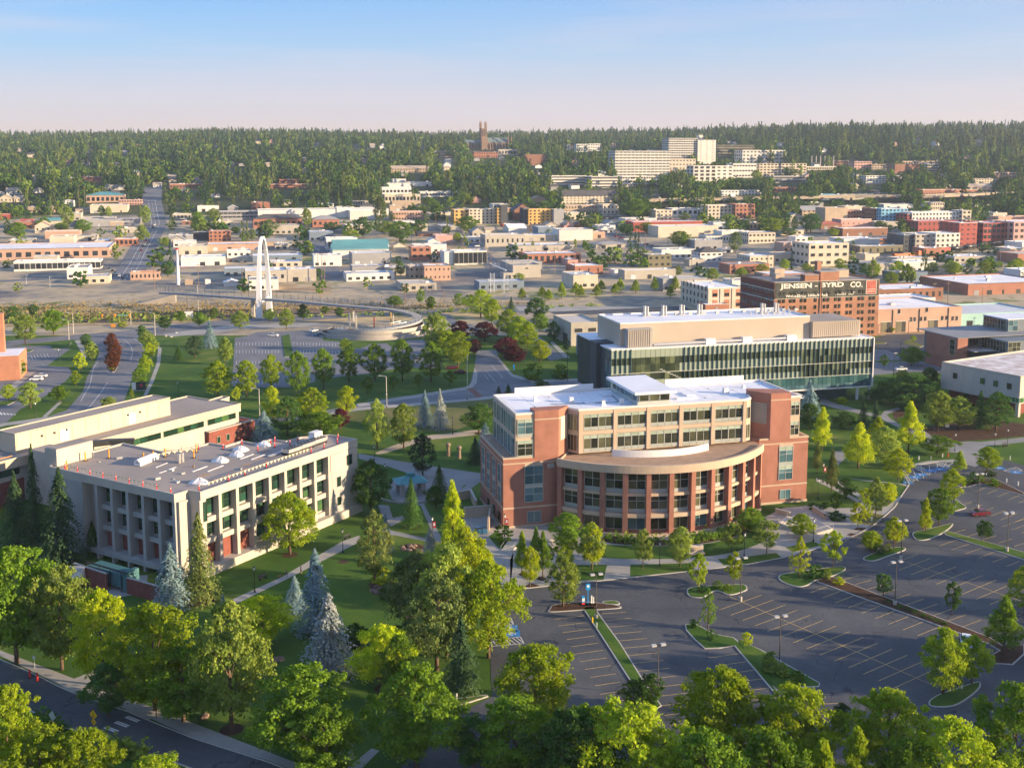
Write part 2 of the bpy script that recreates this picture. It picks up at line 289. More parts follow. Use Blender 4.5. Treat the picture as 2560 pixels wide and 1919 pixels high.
def dense(pts,step=15,closed=False):
    o=[]; n=len(pts)
    for i in range(n if closed else n-1):
        a,c=pts[i],pts[(i+1)%n]; k=max(1,int((Vector(c)-Vector(a)).length/step))
        for j in range(k): o.append(Vector(a).lerp(Vector(c),j/k))
    if not closed: o.append(Vector(pts[-1]))
    return o
# footprints, so that scattered trees and cars keep clear of buildings
FOOT=[]
def clear(x,y,m=3):
    for (cx,cy,ux,uy,x0,x1,y0,y1) in FOOT:
        dx,dy=x-cx,y-cy; a=dx*ux+dy*uy; b=-dx*uy+dy*ux
        if x0-m<a<x1+m and y0-m<b<y1+m: return False
    return True
def frame(az): return R(90-az)
def foot(o,az,x0,x1,y0,y1): a=R(az); FOOT.append((o[0],o[1],math.sin(a),math.cos(a),x0,x1,y0,y1))
# ---------------------------------------------------------------- terrain: one sheet, flat under the campus, rising to the wooded hill
def terrain():
    xs=list(np.arange(-700,700,50))
    for e in range(14): xs.append(700*1.18**e); xs.insert(0,-700*1.18**e)
    xs=sorted(set(round(float(x),2) for x in xs)); ys=[-300,-100,60,130,250,400,500,600]+list(np.arange(640,1300,40))+list(np.arange(1300,3700,60))+[4200,5000,6500,9000]
    ys=sorted(set(float(y) for y in ys)|{600.,800.,1000.,1300.})
    v=[(x,y,terr(x,y)) for y in ys for x in xs]; n=len(xs); f=[];fi=[]
    for j in range(len(ys)-1):
        for i in range(n-1):
            a=j*n+i; f.append((a,a+1,a+n+1,a+n)); y=ys[j]; x=xs[i]
            lim=1130+.10*max(-x,0)-.1*max(x,0)*0
            fi.append(0 if y<470 else (1 if y<1080 else 2))
    me=mesh_np('ground',v,f,[lawn,town_ground,forest_floor],fi,smooth=False); o=add('ground',me); tag(o,'ground rising to the wooded hill',None,None,'structure')
terrain()
# big surfaces of the near ground
def rect(x0,x1,y0,y1): return [(x0,y0),(x1,y0),(x1,y1),(x0,y1)]
sheet('railway_cutting',pp('x',-300,800,0,770,500,752,1200,765,1700,700,2900,690)+pp('x',2900,742,1700,752,1330,782,1000,800,800,803,500,803,350,812,-300,822),slope_grass,1)
for nm,pts in (('gravel_yard',('b',-700,1150,-10,1050,270,1010,900,1010,1160,1110,1000,1185,700,1130,0,1140,-600,1165)),('railway_bed',('x',1230,742,1900,712,2900,680,2900,694,1900,735,1300,770))):
    sheet(nm,pp(*pts),gravel_lot if nm=='gravel_yard' else rail_ballast,2)
sheet('dry_bank',pp('x',430,722,520,706,700,692,870,690,1000,712,1230,730,1180,752,860,758,650,752,430,745),dirt,3)
sheet('railway_bed',pp('d',-300,285,700,270,1600,235,2212,215,3100,150,3100,110,2212,180,1500,190,700,215,-300,220),rail_ballast,2)
# town-side park and lots beyond the cutting (left)
sheet('park_lawn',pp('d',60,150,800,100,900,80,820,150,30,205,-200,215,-200,160),lawn,3); sheet('park_path',pp('d',-200,130,300,128,800,70,1000,60,1000,75,820,90,300,140,-200,150),concrete,4)
sheet('town_parking_lot',pp('d',-300,10,40,-75,560,-70,640,-60,480,50,-300,60),asphalt,3)
# street running below the cutting
st_up=pp('d',-300,405,0,395,500,350,900,318,1200,275,1700,240,2212,222)+pp('e',540,195,860,172,1010,150,1350,140,2300,70,3500,20)
st_dn=pp('e',3500,130,2300,160,1900,170,1400,200,1160,215,1000,180,860,190,540,222,0,245)+pp('d',1700,280,1200,325,1100,345,900,352,450,385,0,430,-300,440)
sheet('riverside_street',st_up+st_dn,asphalt_old,5)
sheet('pavement',pp('d',1050,345,1500,290,1700,285,2000,275,2100,290,1950,300,1650,310,1350,340,1100,365),concrete,6)
# curving campus drive, left middle
sheet('campus_drive',pp('d',430,378,900,345,910,360,880,375,925,425,935,450,900,520,860,600,830,690,790,800,760,900,250,900,430,835,530,720,560,620,605,540,635,480,600,400,520,372),asphalt_old,6)
drv_isl=pp('d',688,395,745,390,775,450,770,520,735,590,700,570,690,500,700,440)
sheet('left_lot',pp('d',-300,470,60,425,330,420,450,445,300,552,440,560,465,600,420,650,300,740,130,830,40,915,-300,960),asphalt_old,6)
for i,q in enumerate([('d',320,418,370,400,460,400,440,440,340,445),('d',60,450,215,448,195,462,60,462),('d',-60,790,120,770,60,800,-60,830)]): 
    pts=pp(*q); b=MB(); b.prism(pts,0,.14,0,1); o=b.obj('planted_island',[kerb_m,lawn]); tag(o,None,None,None,'structure')
sheet('left_walk',pp('d',180,590,230,590,100,690,30,760,-80,760,60,680),concrete,8)
sheet('footpath',pp('d',480,388,520,385,560,470,540,560,520,520,525,470),concrete,8); sheet('footpath',pp('d',1015,420,1040,440,1030,540,985,660,945,742,920,745,960,660,1005,540,1015,460),concrete,8)
sheet('footpath',pp('d',270,880,380,780,400,785,300,880),concrete,8); sheet('left_crossing_walk',pp('d',-60,930,260,885,380,870,330,905,40,935,-60,960),concrete,8)
# middle parking lot by the ramp
ml=pp('d',1510,372,1590,360,1650,335,1940,325,2080,345,2075,388,2180,395,2205,440)+pp('e',130,440,200,412,300,405,330,430,365,430,440,385,560,385,640,480,660,570,400,560,200,600,0,620)+pp('d',1850,690,1600,690,1480,680,1500,560)
sheet('middle_parking_lot',ml,asphalt_old,6)
b=MB(); b.prism(pp('d',1812,362,1860,350,1888,492,1830,496),0,.14,0,1); tag(b.obj('planted_island',[kerb_m,lawn]),None,None,None,'structure')
# campus road between the middle lot and the round-fronted hall
sheet('campus_road',pp('e',-700,905,-330,880,120,800,830,693,865,560,880,455,1005,450,1020,500,1110,610,1240,660,1640,640,1640,700,1240,745,1000,745,860,760,110,822,-330,905,-700,960),asphalt_old,6)
sheet('campus_road',pp('e',640,215,700,220,760,270,900,300,880,340,700,270),asphalt_old,6); sheet('side_lane',pp('e',1240,360,1290,365,1440,500,1350,520,1240,400),asphalt_old,6)
sheet('brick_crossing',pp('e',815,700,850,690,920,745,880,755),mat('brick_paving',(.2,.10,.08),.9,.2,.6),9)
sheet('pavement',pp('e',110,795,820,685,850,650,865,560,885,600,880,660,840,700,120,815),concrete,8); sheet('pavement',pp('e',0,830,110,822,860,760,1000,740,1010,760,860,775,120,838,-100,870),concrete,8)
sheet('pavement',pp('e',1020,495,1110,605,1240,640,1640,630,1640,642,1240,660,1100,618,1005,500),concrete,8)
sheet('pavement',pp('e',1440,500,1350,400,1370,395,1480,500),concrete,7)
sheet('meadow',pp('e',40,850,480,800,700,770,1000,770,1000,870,700,980,300,960,60,900),drylawn,3)
# right middle: car park and streets near the warehouses
sheet('warehouse_car_park',pp('f',1240,380,1330,350,1600,345,1720,400,1700,520,1400,470,1240,430),asphalt,6); sheet('right_street',pp('f',1180,530,1500,520,1650,530,1700,600,1500,590,1200,615),asphalt_old,6)
sheet('right_street',pp('f',1230,440,1330,450,1480,510,1250,520),asphalt_old,7); sheet('warehouse_yard',pp('f',1180,350,1850,290,3000,280,3000,400,2100,330,1300,350),dirt,4)
for q in (('f',1430,395,1480,385,1570,425,1540,433,1440,410),('f',1240,390,1330,400,1320,410,1240,410)):
    b=MB(); b.prism(pp(*q),0,.14,0,1); tag(b.obj('planted_island',[kerb_m,drylawn]),None,None,None,'structure')
sheet('right_avenue',pp('c',-300,1080,200,1060,900,1000,1300,1075,1500,1070,3200,1010,3200,1040,2200,1060,1500,1095,1300,1120,800,1060,200,1100,-300,1130),asphalt_old,8)
sheet('right_lawn',pp('c',1500,1080,1900,1060,3000,1035,3000,1100,1750,1140,1600,1120,1500,1095),lawn,9)
# ---------------------------------------------------------------- the large parking lot
lot=pp('k',1470,965)+pp('m',80,300,220,287,340,274,700,235,900,210,1060,180,1250,130,1400,75,1535,0)+pp('n',700,1190,900,1082,1050,968,1130,895,1200,780,1250,708,1195,600,1300,547,1500,517,1700,535,1800,560,1900,520,2010,490,2212,545,2600,620)
lot+=[(190,300),(230,210),(230,60),(-5,60)]+pp('x',1000,1919,1080,1840,1150,1780,1230,1740,1225,1640,1240,1520)
sheet('parking_lot',lot,asphalt,6)
kerb('lot_kerb',pp('k',1470,965)+pp('m',80,300,220,287,340,274,700,235,900,210,1060,180,1250,130,1400,75,1535,0)+pp('n',700,1190,900,1082,1050,968,1130,895,1200,780,1250,708,1195,600,1300,547,1500,517,1640,522))
def island(pts,top=lawn,n=4,h=.15):
    pts=[Vector((p[0],p[1],0)) for p in pts]; pts=cat_rom(pts,n,True) if n>1 else pts
    c=sum(pts,Vector())/len(pts); b=MB(); b.prism([(p.x,p.y) for p in pts],0,h); o=b.obj('kerbed_island',kerb_m); tag(o,None,None,None,'structure')
    q=[]; m=len(pts)
    for i in range(m):
        a,d=pts[i-1],pts[(i+1)%m]; t=(d-a).normalized(); nrm=Vector((-t.y,t.x,0))
        if sum(pts[k].x*pts[(k+1)%m].y-pts[(k+1)%m].x*pts[k].y for k in range(m))<0: nrm=-nrm
        q.append(pts[i]+nrm*.22)
    b=MB(); b.prism([(p.x,p.y) for p in q],h,h+.02); o=b.obj('island_planting',top); tag(o,None,None,None,'structure')
island(pp('k',1735,1090,1760,1062,1900,1045,2080,1050,2180,1068,2185,1082,2060,1092,1960,1094,1740,1107),mulch); island(pp('k',2075,1040,2150,1035,2185,1050,2170,1060,2090,1056),lawn,4,.18)
island(pp('m',108,420,160,412,290,590,405,775,485,885,455,905,345,785,200,560),lawn,1)
island(pp('m',605,335,640,320,760,312,870,308,893,325,880,340,810,358,757,340,720,346,680,370,620,365))
island(pp('m',1042,270,1080,255,1220,235,1340,222,1360,238,1300,268,1225,286,1180,312,1130,318,1060,296)); island(pp('m',1225,287,1300,272,2050,560,2110,600,2212,595,2215,640,2160,690,2060,685,2045,650,2095,622,2040,590,1225,295),mulch,1)
island(pp('m',595,500,640,492,740,545,830,562,860,590,1050,830,1030,835,830,600,760,612,690,614,640,570,600,525),lawn,1); island(pp('m',840,570,960,620,1100,700,1240,778,1235,795,1130,800,1050,830,920,690),lawn,1)
island(pp('m',1447,180,1500,158,1590,132,1640,133,1642,145,1560,175,1500,195,1455,192)); island(pp('m',1682,62,1750,45,1860,18,1870,28,1830,60,1760,92,1700,95))
island(pp('m',1830,58,1850,54,2300,178,2420,220,2400,232,2212,190,1840,72),lawn,1); island(pp('n',1665,722,1720,680,1820,655,1990,670,2212,780,2212,800,1850,702,1760,725,1680,732),mulch,1)
island(pp('n',1622,930,1640,880,1640,830,1690,870,1730,900,1690,918)); island(pp('m',1757,868,1800,835,1900,800,1990,772,2005,795,1960,840,1880,886,1780,890)); island(pp('l',900,820,1330,765,1340,775,1200,820,1000,870,920,860),lawn,1)
# painted bay lines
LB=MB(); WB=MB(); 
def line(b,p,q,w=.13): strip(b,[p,q],w,.004*7+.002)
def row(t,a0,b0,a1,b1,n,m=None,b=None):
    A0,B0,A1,B1=P(t,*a0),P(t,*b0),P(t,*a1),P(t,*b1); b=b or LB; m=m or n
    for i in range(m): k=i/(n-1); line(b,A0.lerp(A1,k),B0.lerp(B1,k))
A=px('l',1765,277); C_=px('m',245,915); 
row('x',px('l',1765,277),px('l',1955,253),px('m',245,915),px('m',355,897),13,15)
row('m',(200,446),(316,437),(368,720),(524,704),9,15); row('m',(710,656),(860,634),(850,817),(1010,797),5,9)
row('m',(760,427),(960,357),(1447,733),(1655,643),12,14); line(LB,P('m',805,362),P('m',1800,795)); row('m',(1193,346),(1285,312),(1705,550),(1798,512),9,10)
row('m',(1350,283),(1425,263),(1920,507),(2007,475),10); row('m',(1560,216),(1708,162),(1983,377),(2147,306),8,11); line(LB,P('m',1570,172),P('m',2200,385)); row('m',(1808,122),(1895,93),(2130,220),(2190,195),6,8)
row('m',(1870,62),(1935,44),(2165,125),(2230,104),5,7); row('n',(1820,760),(1900,725),(2080,835),(2180,795),4,7); row('n',(1690,880),(1775,852),(1850,940),(1960,900),3,6); row('m',(2110,30),(2212,-5),(2290,95),(2400,55),5)
row('m',(1130,832),(1285,830),(1180,878),(1330,872),2,4)
for y_ in (400,450,520,590,650): row('d',(1520,y_),(1520,y_+22),(1790,y_),(1790,y_+22),14,None,WB)
for y_ in (400,450,520): row('d',(1890,y_),(1890,y_+20),(2200,y_+6),(2200,y_+26),16,None,WB)
row('a',(40,975+80),(40,975+96),(560,1040),(560,1056),26,None,WB)
row('d',(70,500),(85,530),(300,470),(315,500),12,None,WB)

o=LB.obj('parking_lot_lines',yel); tag(o,None,None,None,'structure')
BB=MB()
def hatch(t,a,b_,c,d,n):
    A_,B_,C2,D2=P(t,*a),P(t,*b_),P(t,*c),P(t,*d)   # a-b outer edge, d-c inner edge
    for p,q in ((A_,B_),(B_,C2),(C2,D2),(D2,A_)): line(WB,p,q)
    for i in range(n): k=i/n; line(WB,A_.lerp(B_,k),D2.lerp(C2,min(1,k+1.2/n)))
hatch('l',(1360,405),(1545,390),(1570,432),(1360,450),7); hatch('l',(1400,285),(1485,270),(1503,308),(1400,325),4)
for i in range(7):
    k=i/6; line(WB,P('n',1205+430*k,585-75*k),P('n',1275+290*k,700-140*k))
hatch('n',(1290,568),(1345,552),(1440,610),(1400,622),5); hatch('n',(1205,640),(1215,672),(1270,685),(1315,660),4); hatch('n',(1470,530),(1530,524),(1600,560),(1560,575),4); hatch('n',(2040,590),(2150,560),(2200,590),(2110,608),5)
for t,x,y,w,h in (('n',1235,690,50,20),('n',1300,645,50,20),('n',1350,625,50,20),('n',1430,590,50,20),('n',1510,578,50,20),('n',2005,568,50,20),('n',2145,604,50,20),('l',1495,368,50,34),('l',1480,335,44,22)):
    c=P(t,x,y); 
    BB.face([(c.x-1.3,c.y-1.3,.036),(c.x+1.3,c.y-1.3,.036),(c.x+1.3,c.y+1.3,.036),(c.x-1.3,c.y+1.3,.036)])
    for s_ in range(7):   # wheelchair emblem: head, back, wheel, leg
        a=2*math.pi*s_/8-.6; a2=2*math.pi*(s_+1)/8-.6
        WB.face([(c.x+.45*math.cos(a),c.y-.2+.45*math.sin(a),.040),(c.x+.6*math.cos(a),c.y-.2+.6*math.sin(a),.040),(c.x+.6*math.cos(a2),c.y-.2+.6*math.sin(a2),.040),(c.x+.45*math.cos(a2),c.y-.2+.45*math.sin(a2),.040)])
    WB.face([(c.x-.15,c.y-.2,.044),(c.x+.02,c.y-.2,.044),(c.x+.02,c.y+.6,.044),(c.x-.15,c.y+.6,.044)]); WB.face([(c.x-.2,c.y+.7,.044),(c.x+.05,c.y+.7,.044),(c.x+.05,c.y+.95,.044),(c.x-.2,c.y+.95,.044)])
tag(BB.obj('blue_bay_paint',blu),None,None,None,'structure')
# ---------------------------------------------------------------- street across the lower left corner
up=pp('h',-200,440,0,535,200,620,390,715,460,745,640,810,820,870,950,925,1250,1045,1740,1200,1850,1245,2600,1500)
lo=pp('h',2600,1760,1300,1260,1100,1190,950,1140,700,1075,640,1040,420,970,230,880,0,800,-200,720)
sheet('lower_street',up+lo,asphalt,7)
sheet('lower_pavement',pp('h',-200,390,0,475,470,655,1000,850,1300,965,1780,1150,2000,1235,2600,1460)+pp('h',2600,1490,1850,1232,1740,1190,1250,1040,950,905,850,880,820,860,460,712,380,695,200,608,0,510,-200,430),concrete,8)
kerb('street_kerb',up,.18,.12); kerb('street_kerb',lo,.18,.12); sheet('crossing_apron',pp('h',800,862,860,840,1010,900,950,925),concrete,9); sheet('crossing_apron',pp('h',385,700,470,690,520,735,460,745),concrete,9)
sheet('side_walk_link',pp('h',470,660,690,575,700,590,560,690,500,668),concrete,9); sheet('lower_walk',pp('l',420,1240,590,1105,640,1120,500,1260,480,1300,380,1300),concrete,8); sheet('lower_verge',pp('h',0,820,230,900,700,1090,950,1170,1100,1220,1100,1500,-200,1500,-200,760),lawn,1)
for i in range(4):
    k=i/3; a=P('h',600+205*k,1005-100*k); b_=P('h',680+205*k,1035-100*k); line(WB,a,b_,.3); a=P('h',615+205*k,998-100*k); b_=P('h',695+205*k,1028-100*k); line(WB,a,b_,.25)
line(WB,P('h',218,880),P('h',290,908),.2); line(WB,P('h',420,975),P('h',540,1010),.15)
for q in (((660,255+400),(600,740),(565,825)),):
    pts=[P('d',690,658),P('d',650,720),P('d',605,780),P('d',562,830)]; [line(WB,pts[i],pts[i+1],.16) for i in range(3)]
for ch in ([(638,518),(605,560),(590,620),(575,680),(540,740),(520,780)],[(792,383),(820,400),(848,440),(850,480),(838,520)],[(862,380),(905,410),(925,450)]):
    pts=cat_rom([P('d',*c) for c in ch],3); [line(WB,pts[i],pts[i+1],.15) for i in range(len(pts)-1)]
for i in range(5): line(WB,P('d',1+22*i,850+3*i),P('d',12+22*i,866-0*i),.5)
for a_,b_ in (((940,585),(1000,655)),((975,548),(1045,625)),((925,605),(955,640))): line(LB if 0 else WB,P('e',*a_),P('e',*b_),.12)
for a_,b_ in (((180,770),(830,705)),((180,790),(830,722))): line(WB,P('e',*a_),P('e',*b_),.15)
tag(WB.obj('white_road_markings',wht),None,None,None,'structure')
b=MB(); b.prism([(p.x,p.y) for p in cat_rom(drv_isl,3,True)],0,.15,0,1); tag(b.obj('drive_median',[kerb_m,mulch]),None,None,None,'structure')
# ---------------------------------------------------------------- paths and plazas
sheet('campus_walk',pp('k',505,85,770,135,1000,170,1310,215,1320,250,1180,290,1150,340,1100,350,950,320,930,395,930,420,1045,640,1050,660,1000,650,905,420,800,400,720,380,690,300,700,258,900,240,700,170,505,118),paving,8)
sheet('campus_walk',pp('k',-300,1020,0,885,400,650,510,612,520,650,30,900,-300,1060),concrete,8); sheet('campus_walk',pp('k',630,415,700,420,725,500,790,485,800,510,715,555,700,540,650,470),paving,9)
sheet('campus_walk',pp('k',705,578,940,630,945,650,700,605),paving,9); sheet('campus_walk',pp('k',1145,330,1250,250,1320,245,1180,345),paving,9)
sheet('service_yard_paving',pp('k',1180,500,1420,480,1420,560,1340,620,1400,690,1500,720,1500,770,1480,965,1440,975,1330,700,1250,640,1190,560),concrete,7)
sheet('front_plaza',pp('k',1380,560,1500,720,1480,770,1480,968)+pp('m',80,300,340,274,700,235,1060,180,1250,130,1400,75,1535,0)+pp('n',900,1082,1130,895,1200,780,1250,708,1000,680,700,640,640,690,800,800,850,850,800,900,650,905,440,880,200,900,0,1000)+pp('Z',1700,900,1400,950,1000,1000,600,960,250,940),concrete,7)
sheet('front_lawn',cat_rom(pp('Z',690,1110,720,1060,1000,1068,1350,1065,1600,1015,1700,965,1765,985,1755,1040,1600,1100,1400,1132,1150,1145,860,1140),3,True),lawn,8)
sheet('planting_bed',cat_rom(pp('Z',850,1010,1050,1035,1250,1035,1450,1000,1600,950,1690,905,1730,930,1700,965,1600,1012,1350,1062,1000,1065,830,1045),3,True),mulch,9)
for q in (('m',38,214,225,212,207,283,32,290),('m',335,212,480,208,620,205,620,240,335,270),('m',752,185,900,172,1030,155,1057,178,920,205,780,215),('m',1075,130,1200,102,1257,117,1110,152),('Z',2120,1205,2212,1190,2212,1235,2100,1240)): sheet('lawn_panel',pp(*q),lawn,9)
for q in (('n',445,700,520,660,620,720,830,850,800,905,640,900,540,880,440,800),('n',650,640,700,700,840,790,900,880,1060,890,1190,790,1230,725,1160,700,900,680),('n',540,600,640,570,720,600,1000,640,1190,620,1200,690,1000,680,700,650)): sheet('lawn_panel',pp(*q),lawn,9)
sheet('lawn_panel',pp('n',780,960,860,930,1050,965,960,1050,840,1035),drylawn,10)
for q in (('n',780,1085,820,1065,905,1075,870,1095),('n',725,1130,760,1112,815,1120,780,1140),('k',1530,865,1560,845,1620,870,1580,885),('k',1570,940,1610,918,1670,935,1620,950),('k',1640,890,1670,875,1720,890,1690,905)): sheet('tree_pit',pp(*q),mulch,10)
sheet('right_walk',cat_rom(pp('n',510,-20,640,30,850,85,1010,130,1040,90,1160,60,1180,75,1060,120,1100,160,1220,230,1350,240,1440,300,1600,360,1740,345,1850,350,2212,312,2600,280,2600,320,2212,352,1900,385,1820,430,1900,510,1800,560,1700,530,1660,440,1480,430,1350,330,1200,250,1000,150,820,110,640,70,500,30),1),paving,8)
sheet('right_walk',pp('n',600,430,720,420,720,480,640,560,600,560),paving,8); sheet('right_walk',pp('n',1240,545,1400,510,1640,495,1660,515,1500,520,1300,552),concrete,9); sheet('right_walk',pp('n',470,650,620,720,840,840,820,860,600,740,470,680),concrete,10)
sheet('curved_bed',cat_rom(pp('n',1120,90,1180,70,1350,200,1450,280,1380,300,1250,220,1130,160),4,True),mulch,7); sheet('wooded_bed',pp('n',1350,240,1560,180,1900,150,2212,200,2212,300,1900,330,1600,350,1440,290),mulch,4)
for q in (('k',570,920,640,900,720,905,740,960,720,1020,640,1000,590,960),('k',800,670,880,665,930,690,880,715,820,705),('k',820,385+700,1100,1110,1060,1190,850,1180),('k',800,545,850,530,900,545,880,570,820,568)): sheet('mulch_bed',cat_rom(pp(*q),4,True),mulch,3)
sheet('park_trail',cat_rom(pp('e',380,1050,560,1000,700,985,900,960,900,990,700,1015,560,1030,300,1110,230,1110),3,True),gravel_lot,4)
# streets of the town, draped on the rising ground
STR=[]
def on_street(x,y,m=2.5):
    for x0,y0,x1,y1,w in STR:
        dx,dy=x1-x0,y1-y0; t=max(0,min(1,((x-x0)*dx+(y-y0)*dy)/(dx*dx+dy*dy+1e-6)))
        if (x-x0-t*dx)**2+(y-y0-t*dy)**2<(w/2+m)**2: return True
    return False
def street(pts,w,m=asphalt_old,name='town_street',kb=0):
    for a_,c_ in zip(pts,pts[1:]): STR.append((a_[0],a_[1],c_[0],c_[1],w))
    b=MB(); d=dense(pts,18); strip(b,d,w,.10,0,0,True)
    o=b.obj(name,m); tag(o,None,None,None,'structure')
street([P('a',800,1085),P('a',905,900),P('a',1000,720),P('a',975,570),P('a',985,480)],20); street([P('b',1000,1000),P('b',860,860),P('b',790,760),P('b',620,720)],13); street([P('b',1000,1000),P('b',1400,1000),P('b',1750,985)],9)
street([P('a',-300,1105),P('a',700,1050),P('a',1500,1030),P('a',2212,1060),P('b',80,1000)],10); street([P('a',2120,1080),P('a',2080,850),P('a',2000,830)],16); street([P('b',560,760),P('b',700,740),P('b',1000,740)],9)
street([P('b',1700,770),P('b',1850,840),P('b',2000,880),P('b',2212,900),P('c',300,1000)],16); street([P('b',1640,690),P('b',1900,700),P('b',2212,690)],9); street([P('a',-200,740),P('a',700,735),P('a',1000,730)],9)
street([P('c',-200,770),P('c',500,760),P('c',1100,745)],9); street([P('c',620,830),P('c',660,900),P('c',700,1000)],12); street([P('c',430,790),P('c',520,760),P('c',640,800)],8)
street([P('a',200,700),P('a',980,690),P('a',1900,700)],8); street([P('b',100,690),P('b',600,690),P('b',1300,690)],8)
for q in (('b',340,865,900,830,940,870,640,900),('b',1620,950,1900,900,2000,960,1700,990),('a',1750,1110,2130,1100,2130,1180,1750,1180)):
    pts=pp(*q); b=MB(); n=8
    for i in range(n):
        for j in range(n):
            f=lambda s,t: pts[0].lerp(pts[1],s).lerp(pts[3].lerp(pts[2],s),t)
            b.face([(c.x,c.y,terr(c.x,c.y)+.06) for c in (f(i/n,(j+1)/n),f((i+1)/n,(j+1)/n),f((i+1)/n,j/n),f(i/n,j/n))])
    tag(b.obj('bare_lot',dirt),None,None,None,'structure')

sheet('pale_pavement',pp('e',1130,172,1340,148,2180,96,2400,90,2400,120,2212,150,1900,182,1350,205,1150,198),concrete,10); sheet('tar_patch',pp('e',1340,205,1700,190,2212,165,2250,190,1900,215,1400,225),asphalt,11)

rb_=MB()
for k in range(4):
    for e in (-.75,.75):
        pts=[P('d',-300,285+0*k)+Vector((0,7*k-6+e,0)),P('d',900,270)+Vector((0,7*k-8+e,0)),P('d',1700,225)+Vector((0,7*k-8+e,0)),P('e',900,150)+Vector((0,7*k+e,0)),P('x',1900,724)+Vector((0,5*k+e,0)),P('x',2900,688)+Vector((0,5*k+e,0))]
        strip(rb_,cat_rom(pts,5),.22,.06,.12)
tag(rb_.obj('railway_rails',mat('rail_steel',(.25,.2,.17),.4,.1,1,metal=.5)),'steel rails running through the cutting',None,None,'structure')
ml_=MB()
for off in (-3.4,0,3.4):
    pts=dense([P('a',800,1085),P('a',905,900),P('a',1000,720),P('a',975,570)],9)
    for i in range(0,len(pts)-1,1 if off else 2): d_=(pts[i+1]-pts[i]).normalized(); n_=Vector((-d_.y,d_.x,0))*off; strip(ml_,[pts[i]+n_,pts[i+1]+n_],.3,.17,0,0,True)
tag(ml_.obj('main_street_markings',wht),None,None,None,'structure')
